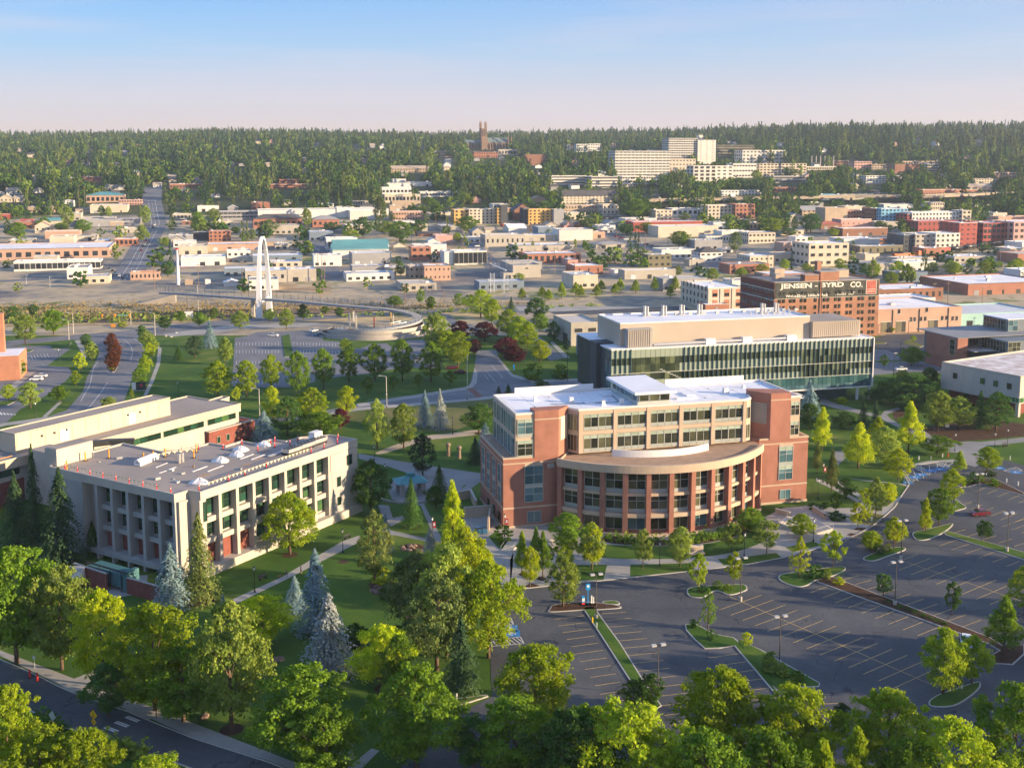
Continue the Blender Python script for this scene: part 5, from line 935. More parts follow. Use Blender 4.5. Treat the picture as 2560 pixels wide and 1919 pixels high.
# ---- hospital
T_('b',1815,482,2050,412,34,'H','w','lower wing of the wide white hospital block',(3,14,.7,.4)); T_('b',1768,414,2120,250,26,'H','w','wide ten storey white hospital block',(9,14,.84,.40),unit=3); T_('b',1850,258,2100,240,14,'H','w','plant floor on the wide hospital block')
T_('c',-75,345,112,168,26,'H','b','blue grey windowed tall hospital tower, left part',(12,12,.84,.48)); T_('c',112,340,228,180,26,'H','w','tall hospital tower, cream right part',(13,3,.25,.2)); T_('c',110,190,152,148,14,'H','w','white plant block on top of the hospital tower'); T_('c',-160,375,100,300,22,'C','e','low cream link between the hospital blocks',(3,12,.5,.3))
T_('c',85,462,232,345,20,'H','w','glass cornered clinic at the foot of the tower',(5,4,.6,.6)); T_('c',230,455,340,345,18,'H','w','white clinic wing with blue glass stair',(5,3,.5,.4)); T_('c',340,425,490,330,20,'H','w','low white hospital podium',(3,8,.7,.3)); T_('c',236,300,475,212,20,'O','e','olive glass office block behind the hospital',(5,12,.9,.45))
T_('c',400,335,682,245,26,'H','w','broad white hospital wing with square windows',(4,12,.5,.4)); T_('c',510,415,812,330,22,'C','w','cream hospital annex with dense window grid',(5,13,.6,.5)); T_('c',600,458,812,412,20,'G','e','grey parking deck under the annex',(2,1,.95,.35)); T_('c',265,540,522,505,14,'W','w','white low offices below the hospital',(2,12,.5,.4)); T_('c',605,515,750,482,14,'B','e','brown low block beside the white offices',(1,8,.6,.4))
for x in range(6):
    q=P('c',845+28*x,350); o=empty('chimney_stack',q,0,'thin white column of the colonnade beside the annex, '+('first','second','third','fourth','fifth','sixth')[x]+' from the hospital','column','white columns right of the hospital'); b=MB(); b.tube((0,0,0),(0,0,15),.9,.8,8); b.obj('shaft',conc_w,o)
T_('c',812,375,1010,350,16,'C','e','long low cream deck behind the columns',(1,14,.7,.4)); T_('c',970,350,1086,313,16,'N','e','brown brick flats behind the columns',(2,6,.5,.4)); T_('c',1120,370,1232,318,16,'K','e','pink brick medical office',(3,6,.6,.4)); T_('c',1232,370,1370,335,16,'T','e','low tan clinic in the trees',(2,8,.6,.4)); T_('c',1380,398,1542,335,18,'N','e','plain brown brick hall on the slope'); T_('c',1430,345,1640,315,20,'T','e','tan upper terrace of the brown hall',(1,12,.6,.5)); T_('c',1590,388,1676,335,16,'E','b','glass and concrete frame office',(3,5,.85,.6))
T_('c',1195,465,1436,410,14,'W','g','white balcony apartments below the slope',(4,12,.6,.4)); T_('c',900,568,1050,530,14,'L','b','bright blue glass end of the long clinic',(2,6,.8,.6)); T_('c',1050,568,1185,530,14,'E','b','grey middle of the long clinic',(1,4,.4,.3)); T_('c',1185,562,1392,525,14,'S','b','dark slate right part of the long clinic',(2,10,.8,.4)); T_('c',1560,560,1940,500,24,'B','e','wide brick laboratory by the freeway',(1,22,.45,.3)); T_('c',1865,470,2042,428,18,'C','e','cream three storey flats on the right slope',(3,10,.4,.4)); T_('c',2010,432,2172,388,18,'P','e','pink tan block on the right slope',(2,8,.5,.4))
T_('c',1850,512,2010,462,14,'T','t','tan gabled church like hall',gable=2); T_('c',1610,655,1697,580,16,'C','w','cream three storey flats by the freeway',(3,6,.45,.5)); T_('c',1310,345+280,1500,592,16,'W','w','white low roofs before the freeway')
T_('c',178,692,355,600,18,'C','w','cream half of the brick trimmed hotel',(4,7,.45,.5)); T_('c',355,692,480,592,18,'B','w','brick half of the hotel with sign band',(4,5,.4,.5)); T_('c',-60,668,142,622,16,'S','w','slate and white low motel',(1,8,.6,.5)); T_('c',785,670,932,605,16,'T','g','tan brick flats with gable top',gable=2,win=(2,5,.4,.4)); T_('c',932,705,1076,615,18,'T','w','plain tan blank wall warehouse'); T_('c',1076,690,1240,633,18,'B','w','brick flats with white window trim',(2,9,.45,.45)); T_('c',905,755,1040,705,14,'N','r','brown shop with red tile roof',hip=1); T_('c',700,700,790,650,12,'E','g','grey gable roof shop',gable=1)
T_('c',1292,708,1462,622,20,'L','w','apartment block with bright blue front panels',(4,7,.45,.5)); T_('c',1242,700,1292,620,20,'N','w','brown end of the blue apartment block',(3,2,.4,.4)); T_('c',1490,725,1812,645,18,'W','w','long white and red panelled apartment block',(3,15,.45,.45)); T_('c',1812,715,1870,632,16,'C','w','cream end tower of the panelled apartments',(3,2,.5,.5)); T_('c',1460,725,1492,655,18,'R','w','red corner of the panelled apartments',(3,1,.6,.5))
T_('c',1790,862,1906,712,26,'R','w','red painted factory, narrow front block',(5,3,.3,.3)); T_('c',1945,858,2140,712,26,'R','w','red painted factory, wide front with grid windows',(4,7,.7,.6)); T_('c',2140,860,2500,706,30,'K','w','paler brick right part of the red factory',(4,10,.5,.5)); T_('c',1530,780,1790,700,20,'R','w','long red rear wing of the factory',(2,9,.35,.35)); T_('c',2045,720,2400,672,14,'P','w','pale pink building behind the factory')
T_('c',1510,905,1640,785,22,'E','w','left half of the grey four storey flats',(4,4,.4,.45)); T_('c',1640,905,1796,780,22,'H','w','right half of the grey four storey flats',(4,5,.4,.45)); T_('c',1435,905,1510,790,22,'D','w','dark side bay of the grey flats',(4,2,.4,.45)); T_('c',1155,920,1432,862,16,'O','w','low green window workshop behind the tracks',(1,6,.2,.4)); T_('c',1190,958,1282,912,12,'C','g','small ochre shed behind the tracks')
T_('c',826,995,1082,845,24,'C','w','cream three storey block with big dark windows',(3,5,.5,.38)); T_('c',1080,905,1150,868,12,'G','w','grey low wing beside the cream block'); T_('c',1035,745,1230,690,16,'K','w','pink low hall with flat roof',(1,6,.1,.2)); T_('c',1045,800,1335,748,20,'N','w','low brown brick warehouse with white roof'); T_('c',1250,850,1400,812,16,'B','w','low red brick warehouse with wide doors',(1,5,.6,.4)); T_('c',1250,740,1400,705,14,'E','w','pale shop with projecting canopy')
T_('c',440,848,612,775,18,'C','w','cream two storey office stepping left',(2,7,.5,.35)); T_('c',268,835,440,765,16,'H','w','white taller part of the cream office'); T_('c',165,840,330,795,14,'H','w','white low front of the cream office',(1,9,.5,.4)); T_('c',130,968,272,872,16,'W','d','white two storey house block with dark hip roof',(2,4,.5,.3),hip=1); T_('c',60,992,160,948,10,'E','e','grey sheds beside the white house block')
T_('c',448,1008,600,925,20,'C','w','beige two storey office with corner windows',(2,5,.3,.28)); T_('c',-140,808,245,735,24,'C','w','long cream warehouse left of the oak'); T_('c',270,905,340,880,9,'W','w','white garage beside the round tree'); T_('c',-60,730,60,705,14,'R','w','red shop front behind the cream warehouse'); T_('c',445,760,520,712,12,'T','w','tan house with bay front',(1,3,.4,.4))
# ---- near the warehouse
G_=tb('J',325,505,690,285,36,'C','w','cream and brick four storey block left of the painted warehouse',None,unit=5)
o=G_[0]; w=G_[1]; h=G_[2]
for j in range(3):
    for k in range(7): pb(o,'window',g_town,-.1,0,2+4.9*k,3.6+4.9*k,1.2+4.2*j,3.6+4.2*j)
for k in range(3):
    for j in range(2): pb(o,'brick_panel',brick_or,2.5+7*k,5.6+7*k,-.1,0,.8+5.6*j,5+5.6*j); pb(o,'window',g_town,2.7+7*k,5.4+7*k,-.16,-.1,1.3+5.6*j,3+5.6*j)
for k in range(3): pb(o,'pilaster',WM('C'),7*k,1.9+7*k,-.3,0,0,h-.7)
o,w,h=T_('C',228,600,575,320,26,'E','e','grey concrete garage left of the laboratory',None,unit=0)
for a_,c_ in ((.13,.39),(.6,.86)): pb(o,'louvre_window',dkmetal,w*a_,w*c_,-.1,0,h*.58,h*.74)
pb(o,'garage_door',dkmetal,-.1,0,5,11,0,4.5)
for k in range(3): pb(o,'joint',conc_g,w*(k+1)/4-.05,w*(k+1)/4+.05,-.03,0,0,h-.7)
o=empty('garage_vents',(0,0,0)) if 0 else None
o,w,h=T_('f',1240,345,1805,190,38,'P','w','orange brick warehouse with wide plank doors and drain pipes',None,unit=3)
fx=lambda x: w*(x-1240)/565
for x in (1320,1415,1622): pb(o,'door_leaf',WM('O'),fx(x)-2.6,fx(x)+.4,-.1,0,0.2,5.2); pb(o,'door_opening',dkmetal,fx(x)+.4,fx(x)+2.6,-.08,0,0.2,5.2); pb(o,'lintel',RM('e'),fx(x)-2.8,fx(x)+2.8,-.16,-.0,5.2,5.5)
for x,z in ((1400,9),(1577,9.2),(1478,5),(1502,5),(1543,5),(1570,5),(1680,5),(1708,5),(1748,4.6),(1775,4.6)): pb(o,'window',g_town,fx(x)-.6,fx(x)+.6,-.1,0,z,z+2); pb(o,'sill',RM('e'),fx(x)-.8,fx(x)+.8,-.18,-.0,z-.2,z-.02)
for x in (1360,1530,1718): pb(o,'drain_pipe',dkmetal,fx(x)-.15,fx(x)+.15,-.25,-.02,0,h-.5)
T_('f',1805,300,2330,218,32,'Q','b','pale turquoise metal warehouse',None,unit=0); T_('c',1275,1222,1690,1142,26,'N','w','low brown brick store behind the orange warehouse',(1,10,.3,.4),unit=6); T_('f',1200,200,1640,128,20,'W','w','white raised roof behind the orange warehouse',unit=0); T_('c',1850,1180,2400,1105,46,'B','w','brick depot with angled awning at the right edge',None,unit=4)
# small brick blocks over the laboratory roof line
T_('J',300,525,545,455,10,'B','w','red brick stair block between laboratory and cream building',unit=0)
# slate wing left of the laboratory
T_('C',480,800,640,560,20,'S','w','low slate grey wing with a white roof beside the laboratory',unit=0)
# ================================================================ right side buildings
def rb():
    h=empty('grey_panel_building',(158.7,337.4,0),frame(59),'grey panelled building with small green windows at the right edge','building'); foot((158.7,337.4),59,0,50,0,30)
    b=MB(); b.box(0.02,55,0.02,29,4.2,12.6); b.obj('wall',mat('grey_panel',(.38,.38,.37),.6,.07,.2),h); b=MB(); b.box(3,55,3,28,0,4.2); b.obj('ground_floor_wall',brick_dk,h); pb(h,'roof',mat('patchy_white_roof',(.36,.27,.23),.8,.3,.25,c2=(.72,.72,.74),detail=6),.4,55,.4,28.6,12.61,12.66)
    for (x0,x1,y0,y1) in ((0,55,0,.4),(0,55,28.6,29),(0,.4,.4,28.6)): pb(h,'parapet',conc_w,x0,x1,y0,y1,12.67,13.2)
    for k in range(7): pb(h,'wall_panel',MATS['grey_panel'],-.06,.02,.05+4.15*k,4.1+4.15*k,4.3,12.6)
    for k in range(8): pb(h,'wall_panel',WM('C'),.05+6*k,5.95+6*k,-.06,.02,6.6,12.6)
    for y in (3.6,8.4,13.2,23.5): window(h,-.08,y,8.4,1.6,1.9,1,1,rz=-math.pi/2,gm=g_green if y<20 else g_dark,fm=frame_d)
    window(h,-.06,2.4,4.6,4.6,1.6,4,1,rz=-math.pi/2,gm=glass('lime_glass',[(0,(.02,.1,.03)),(1,(.12,.25,.08))]),fm=frame_l); window(h,8,-.06,4.6,16,1.6,9,1,gm=MATS['lime_glass'],fm=frame_l)
    pb(h,'column',conc_w,0.2,1.3,.2,1.3,0,4.2); pb(h,'column',conc_w,12,13.1,.2,1.3,0,4.2)
    o=empty('brick_and_glass_building',(169.6,413.0,0),frame(74),'brick and slate building with glazed corner boxes, right edge','building'); foot((169.6,413),74,0,60,-8,35)
    b=MB(); b.box(0,4.5,0,19,0,12.6); b.obj('brick_wall',brick,o); b=MB(); b.box(4.5,60,6,26,0,12.3); b.obj('slate_wall',mat('slate_panel',(.13,.16,.19),.6,.08,.3),o); pb(o,'roof',mat('slate_roof',(.22,.23,.25),.8,.1,.1),.3,60,0.3,25.7,12.61,12.9)
    pb(o,'terrace',conc_g,4.6,14.5,-4,6,7.9,8.1); window(o,9.8,5.95,8.3,8.6,3.0,6,1,gm=g_dark); b=MB(); b.box(15,60,-9,6,0,12.3); b.obj('glass_wing_wall',MATS['slate_panel'],o)
    window(o,14.95,-1.5,8.0,13.5,4.0,8,2,rz=-math.pi/2,gm=g_dark); window(o,18,-9.05,8.0,5.6,4.0,3,2,gm=g_dark); b=MB(); b.box(29,60,8,22,12.9,17.6); b.obj('tower_wall',MATS['slate_panel'],o); window(o,28.95,15,13.3,13,4,8,2,rz=-math.pi/2,gm=g_dark); window(o,31.5,7.95,13.1,4.5,4.2,2,2,gm=g_blue); pb(o,'tower_roof',roof_w,28.8,60.2,7.8,22.2,17.61,17.9)
    window(o,-.05,3.0,6,3,6,1,3,rz=-math.pi/2,gm=g_dark)
    # chimney-like brick tower and block at the left edge
    p=P('d',-60,640); q=empty('brick_gate_building',(p.x,p.y,0),frame(75),'orange brick building with tall pier at the left edge','building'); foot((p.x,p.y),75,-30,14,-6,20)
    b=MB(); b.box(-30,10.5,-3,14,0,9); b.obj('wall',brick_or,q); b=MB(); b.box(-6,4.2,6,9,0,23.5); b.obj('tower',brick_or,q); pb(q,'roof',roof_w,-29.7,10.2,-2.7,13.7,9.01,9.1); 
    for k in range(2): window(q,10.52,1+5*k,1.5,1.6,2.6,2,1,rz=math.pi/2,gm=g_dark)
rb()
# ================================================================ cathedral on the hill
def cathedral():
    A=P('b',925,245); s=hgt(A,px('b',0,58)[1]); o=empty('cathedral',A,frame(75),'dark stone gothic cathedral with pinnacled tower on the wooded hill','cathedral'); st=mat('cathedral_stone',(.24,.16,.11),.9,.2,.1); gr=mat('cathedral_roof',(.13,.17,.17),.8,.1,.1); foot((A.x,A.y),75,-60,100,-10,40); PROT.append((*[px('b',820,0)[0],px('b',1085,0)[0]],*[px('b',0,50)[1],px('b',0,310)[1]],A.y+200))
    k=s/51; w=11*k
    b=MB(); b.box(-w/2,w/2,0,w,0,38*k); b.obj('tower',st,o)
    for x in (-w/2,w/2-2.0*k):
        for y in (0,w-2.0*k): b=MB(); b.box(x,x+2.2*k,y,y+2.2*k,0,47*k); b.tube((x+1.1*k,y+1.1*k,47*k),(x+1.1*k,y+1.1*k,51.5*k),1.2*k,.1,6); b.obj('pinnacle',st,o)
    for x in (-2.6*k,.9*k): pb(o,'louvre_opening',dkmetal,x,x+1.8*k,-.1,0,24*k,36*k)
    def nave(x0,x1,y0,y1,e,r,nm='nave'):
        b=MB(); b.box(x0,x1,y0,y1,-3,e); b.obj(nm,st,o); b=MB(); ym=(y0+y1)/2; b.face([(x0,y0-.5,e),(x1,y0-.5,e),(x1,ym,r),(x0,ym,r)]); b.face([(x1,y1+.5,e),(x0,y1+.5,e),(x0,ym,r),(x1,ym,r)]); b.face([(x0,y1,e),(x0,y0,e),(x0,ym,r)]); b.face([(x1,y0,e),(x1,y1,e),(x1,ym,r)]); b.obj('roof',gr,o)
        n=int((x1-x0)/(5*k))
        for i in range(n): xx=x0+(x1-x0)*(i+.5)/n; pb(o,'lancet_window',g_town,xx-.8*k,xx+.8*k,y0-.12,y0,e*.35,e*.88); pb(o,'buttress',st,xx+2.1*k,xx+2.9*k,y0-1.2*k,y0,-2,e*.9)
    nave(w/2,50*k,1,15*k,13*k,22*k); nave(-34*k,-w/2,2,15*k,12*k,18*k,'choir')
    b=MB(); b.box(-w*.55,w*.5,-9*k,0,-3,17*k); b.face([(-w*.55,-9*k,17*k),(w*.5,-9*k,17*k),(0,-9*k,23*k)]); b.obj('transept',st,o)
    for x in (49*k,44*k): b=MB(); b.box(x,x+2.5*k,-1*k,2*k,-3,20*k); b.tube((x+1.2*k,.5*k,20*k),(x+1.2*k,.5*k,27*k),1.5*k,.1,6); b.obj('pinnacle',st,o)
    A=P('b',587,190); t=empty('water_tower',A,0,'white round water tank among the ridge firs','water tank'); hh=hgt(A,px('b',0,140)[1]); b=MB(); b.tube((0,0,0),(0,0,hh*.85),8,8,16); b.obj('tank',white,t); b=MB(); b.tube((0,0,hh*.85),(0,0,hh),8.2,1.5,16); b.obj('tank_roof',white,t)
cathedral()
# ================================================================ arch bridge and spiral ramp
def bridge():
    B0=at(653,797,0); o=empty('arch_bridge',(B0.x,B0.y,0),0,'white cable stayed foot bridge with pointed arch mast and curved deck','bridge'); wp=mat('white_bridge_paint',(.74,.74,.74),.5,.04,.3); ht=hgt(B0,594)
    # two legs 30 m apart in depth that rise and meet at a round top, seen almost edge on
    Lb,Rb=at(648.5,797,0),at(673.4,779.7,0); B0=(Lb+Rb)/2; o.location=B0; half=(Rb-Lb).length/2; ax=(Rb-Lb).normalized(); sd_=Vector((-ax.y,ax.x,0)); ht=hgt(B0,594)
    def leg(sg):
        b=MB(); prev=None; n=26
        for i in range(n+1):
            t=i/n; th=t*math.pi/2; z=ht*math.sin(th)**1.0; sp=half*max(0,math.cos(th))**.9; k_=1-math.sin(th); wd=1.3+1.6*k_; dp=1.5+1.2*k_; c=ax*sg*sp+Vector((0,0,z)); tn=Vector((0,0,1))*math.cos(th)-ax*sg*math.sin(th); no=tn.cross(sd_).normalized()
            ring=[c+sd_*a*wd/2+no*bb*dp/2 for a,bb in ((-1,-1),(1,-1),(1,1),(-1,1))]
            if prev:
                for q in range(4): b.face([prev[q],prev[(q+1)%4],ring[(q+1)%4],ring[q]])
            prev=ring
        b.obj('arch_leg',wp,o)
    leg(-1); leg(1); b=MB(); b.tube(-ax*half*.93+Vector((0,0,8)),ax*half*.93+Vector((0,0,8)),.8,.8,6); b.obj('cross_beam',wp,o)
    for sg in (-1,1): c=ax*sg*half; pb(o,'footing',conc_w,c.x-2,c.x+2,c.y-2,c.y+2,0,.7)
    ctl=[(405,730,8.0),(470,733,9.2),(560,739,9.9),(650,745,10.2),(740,751,9.9),(830,759,9.3),(910,766,8.6),(970,771,7.9),(1008,777,7.3),(1033,784,6.7)]
    P3=[at(*c) for c in ctl]; 
    C0=Vector((-64,511,0)); last=P3[-1]; a0=math.atan2(last.y-C0.y,last.x-C0.x); r0=(last-C0).xy.length
    for i in range(1,14):
        t=i/13; a=a0-t*R(215); r=r0+(17.5-r0)*min(1,t*2.5); P3.append(Vector((C0.x+r*math.cos(a),C0.y+r*math.sin(a),6.7-4.4*t)))
    d=cat_rom(P3,5); M0=Matrix.Translation((-B0.x,-B0.y,0)); dk=MB(); gd=MB(); rl=MB(); n=len(d); w=2.1
    Lf=[];Rt=[]
    for i,p in enumerate(d):
        q=(d[min(i+1,n-1)]-d[max(i-1,0)]); q.z=0; q.normalize(); nn=Vector((-q.y,q.x,0)); Lf.append(M0@(p+nn*w)); Rt.append(M0@(p-nn*w))
    dz=Vector((0,0,-1.0))
    for i in range(n-1):
        dk.face([Rt[i],Rt[i+1],Lf[i+1],Lf[i]]); 
        for a,c in ((Rt[i],Rt[i+1]),(Lf[i+1],Lf[i])): gd.face([a+dz,c+dz,c,a])
        gd.face([Lf[i]+dz,Lf[i+1]+dz,Rt[i+1]+dz,Rt[i]+dz])
    dk.obj('deck',concrete,o); gd.obj('deck_girder',mat('grey_girder',(.25,.28,.32),.6,.08,.3),o)
    acc=0; posts=0
    for S_ in (Lf,Rt):
        rail=MB(); acc=0
        for i in range(n-1):
            seg=(S_[i+1]-S_[i]).length; rail.tube(S_[i]+Vector((0,0,1.3)),S_[i+1]+Vector((0,0,1.3)),.05,.05,4)
            acc+=seg
            if acc>3.0 and posts<150: acc=0; posts+=1; hh=3.0 if i<52 else 1.4; pb(o,'railing_post',frame_d if S_ is Lf else metal,S_[i].x-.07,S_[i].x+.07,S_[i].y-.07,S_[i].y+.07,S_[i].z,S_[i].z+hh)
        rail.obj('handrail',metal,o)
    for k in range(9):
        for sgn in (-1,1):
            i=min(n-1,max(0,int(len(d)*.0)+4+k*5)); q=M0@d[min(i,47)]; b=MB(); b.tube((0,0,ht*(.62+.03*k)),q+Vector((0,0,.1)),.035,.035,4); 
            if sgn>0: b.obj('stay_cable',metal,o)
    # piers
    for i in (14,36): q=M0@d[i]; pb(o,'pier',conc_w,q.x-.8,q.x+.8,q.y-.8,q.y+.8,0,q.z-1)
    # abutment ramp on the town side
    A1,A2=P('a',850,1238),P('a',1130,1232); a=empty('abutment',(A1.x,A1.y,0),0,'grey tan concrete wedge abutment at the town end of the foot bridge','abutment'); e=A2-A1; off=Vector((-1,5,0)); z1=hgt(A2,px('a',0,1168)[1])
    f=[Vector((0,0,0)),Vector((e.x,e.y,0)),Vector((e.x,e.y,z1))]; g=[p+off for p in f]; b=MB(); b.face(f); b.face(g[::-1]); b.face([f[0],f[2],g[2],g[0]][::-1]); b.face([f[1],g[1],g[2],f[2]]); b.obj('wall',mat('tan_grey_concrete',(.36,.32,.27),.9,.12,.2),a)
    # terraces of the spiral
    r=empty('spiral_ramp',(C0.x,C0.y,0),0,'terraced round ramp mound with curved concrete retaining walls','ramp')
    for rad,z0,z1,a0_,a1_,m in ((27.3,0,.8,200,352,mulch),(25.3,0.0,2.3,175,365,mulch),(22.6,0,3.8,165,380,mulch)):
        b=MB(); n=48; 
        def cp(rr,a,z): return (rr*math.cos(R(a)),rr*math.sin(R(a))*.96,z)
        for i in range(n):
            a,a2=a0_+(a1_-a0_)*i/n,a0_+(a1_-a0_)*(i+1)/n; zz=lambda q: z0+(z1-z0)*min(1,.35+.9*sm(a0_,a0_+110,q))
            b.face([cp(rad,a,0),cp(rad,a2,0),cp(rad,a2,zz(a2)),cp(rad,a,zz(a))],0); b.face([cp(rad,a,zz(a)),cp(rad,a2,zz(a2)),cp(rad-.4,a2,zz(a2)),cp(rad-.4,a,zz(a))],0)
            b.face([cp(rad-.4,a,zz(a)-.25),cp(rad-.4,a2,zz(a2)-.25),cp(rad-5.0,a2,zz(a2)-.25),cp(rad-5.0,a,zz(a)-.25)],1); b.face([cp(rad-5,a,0),cp(rad-5,a2,0),cp(rad-5,a2,zz(a2)-.25),cp(rad-5,a,zz(a)-.25)][::-1],0)
        b.obj('retaining_wall',[conc_w,m],r)
    sheet('ramp_lawn',[(C0.x+13*math.cos(2*math.pi*i/32),C0.y+13*math.sin(2*math.pi*i/32)) for i in range(32)],lawn,12)
    for i,(x,y,y2) in enumerate(((765,790,602),(1365,745,560),(718,640,540),(655,715,575),(1075,770,640),(640,660,568))):
        p=at(*px('S',x,y),2.2); q=empty('totem_pole',(p.x,p.y,0),0,'slim '+('cream','yellow','white','grey','red','pale')[i]+' post standing inside the spiral ramp','post','posts inside the spiral ramp'); hh=hgt(Vector((p.x,p.y,0)),px('S',x,y2)[1]); b=MB(); b.box(-.3,.3,-.3,.3,0,hh); b.obj('shaft',[WM('C'),WM('Y'),white,metal,WM('R'),WM('H')][i],q); pb(q,'base',conc_w,-.5,.5,-.5,.5,0,.3)
    # needle mast beyond the bridge
    for (t,x,y0,y1,lb) in (('a',1147,1110,885,'tall tapering white needle mast near the bridge'),):
        A=P(t,x,y0); hh=hgt(A,px(t,0,y1)[1]); q=empty('needle_mast',A,0,lb,'mast'); b=MB(); b.tube((0,0,0),(0,0,hh),1.3,.5,10); b.obj('shaft',wp,q); pb(q,'red_cap',red_p,-.8,.8,-.8,.8,hh,hh+.8)
    # rail signal gantries, lattice
    for (x,y0,y1,lb) in ((980,1160,1035,'left white lattice signal tower of the railway gantry'),(1068,1200,1048,'right white lattice signal tower of the railway gantry')):
        A=P('b',x,y0); hh=hgt(A,px('b',0,y1)[1]); q=empty('lattice_tower',A,0,lb,'lattice tower'); b=MB()
        for sx in (-1,1):
            for sy in (-1,1): b.tube((sx*1.2,sy*1.2,0),(sx*1.2,sy*1.2,hh),.14,.14,4)
        b.obj('legs',wp,q)['kind']='stuff'; b=MB(); m=9
        for k in range(m):
            z0_,z1_=hh*k/m,hh*(k+1)/m
            for c1,c2 in (((-1.2,-1.2),(1.2,-1.2)),((1.2,-1.2),(1.2,1.2)),((-1.2,1.2),(-1.2,-1.2))): b.tube((*c1,z0_),(*c2,z1_),.09,.09,4); b.tube((*c2,z0_),(*c1,z1_),.09,.09,4)
        b.obj('bracing',wp,q)['kind']='stuff'
    a,c=P('b',980,1160),P('b',1068,1200); b=MB(); b.tube((0,0,0),(c-a),.35,.35,4); q=empty('gantry_beam',a+Vector((0,0,16.5)),0,'white beam joining the two lattice signal towers','beam'); b.obj('truss',wp,q)
bridge()
# ================================================================ freeway on the far side, and trains
def freeway():
    pts=[P('c',-250,612),P('c',300,598),P('c',700,592),P('c',1100,582),P('c',1600,582),P('c',2000,562),P('c',2700,540)]; z=[p.z+7 for p in pts]; o=empty('freeway_viaduct',(0,0,0),0,'pale concrete elevated freeway crossing the right of town','freeway')
    d=dense([Vector((p.x,p.y,zz)) for p,zz in zip(pts,z)],25); b=MB(); r=MB(); n=len(d); mt=mat('tan_freeway_concrete',(.45,.37,.27),.85,.08,.1)  # barriers and piers share one tan concrete colour
    for i in range(n-1):
        p,q=d[i],d[i+1]; e=(q-p).normalized(); m=Vector((-e.y,e.x,0)).normalized()*11
        b.face([p-m,q-m,q+m,p+m]); 
        for s in (-1,1): r.face([p+m*s+Vector((0,0,-1.6)),q+m*s+Vector((0,0,-1.6)),q+m*s+Vector((0,0,1.0)),p+m*s+Vector((0,0,1.0))])
        if i%1==0: pb(o,'pier',mt,p.x-1,p.x+1,p.y-1,p.y+1,p.z-9,p.z-1.7)
    b.obj('deck',concrete,o); r.obj('barrier',mt,o)
freeway()
def rail_cars():
    lok=mat('orange_loco',(.50,.13,.05),.6,.15,.4); tk=mat('black_tank',(.035,.035,.04),.35,.1,.5,spec=.5); a=P('c',1365,958); b_=P('c',2260,838)
    d=(b_-a); L_=d.length; e=d.normalized(); rz=math.atan2(e.y,e.x); cars=[('l',1365,1500),('l',1505,1620),('h',1622,1706),('t',1712,1790),('t',1796,1876),('t',1880,1958),('t',1962,2040),('t',2044,2118),('t',2122,2200),('t',2204,2280)]
    nm=['first orange locomotive at the left end of the freight train','second orange locomotive behind the first','red hopper car behind the locomotives','tank car next to the red hopper','second black tank car from the hopper','third black tank car from the hopper','fourth black tank car from the hopper','fifth black tank car from the hopper','sixth black tank car from the hopper','last tank car at the right edge']
    bank=MB(); strip(bank,[a-e*40,a,b_,b_+e*120],9,0,1.0,0,False); 
    for v_ in range(len(bank.v)): pass
    tag(bank.obj('rail_embankment',rail_ballast),None,None,None,'structure')
    for i,(k,x0,x1) in enumerate(cars):
        f=lambda x: L_*(x-1365)/(2260-1365)
        s0,s1=f(x0),f(x1); p=a+e*s0; W_=s1-s0; z=terr(p.x,p.y); o=empty({'l':'locomotive','h':'hopper_car','t':'tank_car'}[k],(p.x,p.y,1.4+z),rz,nm[i],'rail car'); 
        pb(o,'frame',dkmetal,.2,W_-.2,-1.3,1.3,.2,.6)
        for x in (1.5,W_-3.2):
            pb(o,'bogie',dkmetal,x,x+1.8,-1.1,1.1,-.4,.2)
        if k=='l': pb(o,'hood',lok,3,W_-.8,-1.0,1.0,.62,3.6); pb(o,'cab',lok,.8,3,-1.4,1.4,.62,4.0); pb(o,'cab_window',g_town,.74,.8,-1.1,1.1,2.8,3.6)
        elif k=='h': pb(o,'body',WM('R'),.4,W_-.4,-1.4,1.4,.7,3.9)
        else:
            b=MB(); b.tube((.8,0,2.3),(W_-.8,0,2.3),1.5,1.5,14); b.obj('tank',tk,o,True); b=MB(); b.tube((W_/2,0,3.7),(W_/2,0,4.3),.5,.5,8); b.obj('dome',tk,o)
rail_cars()

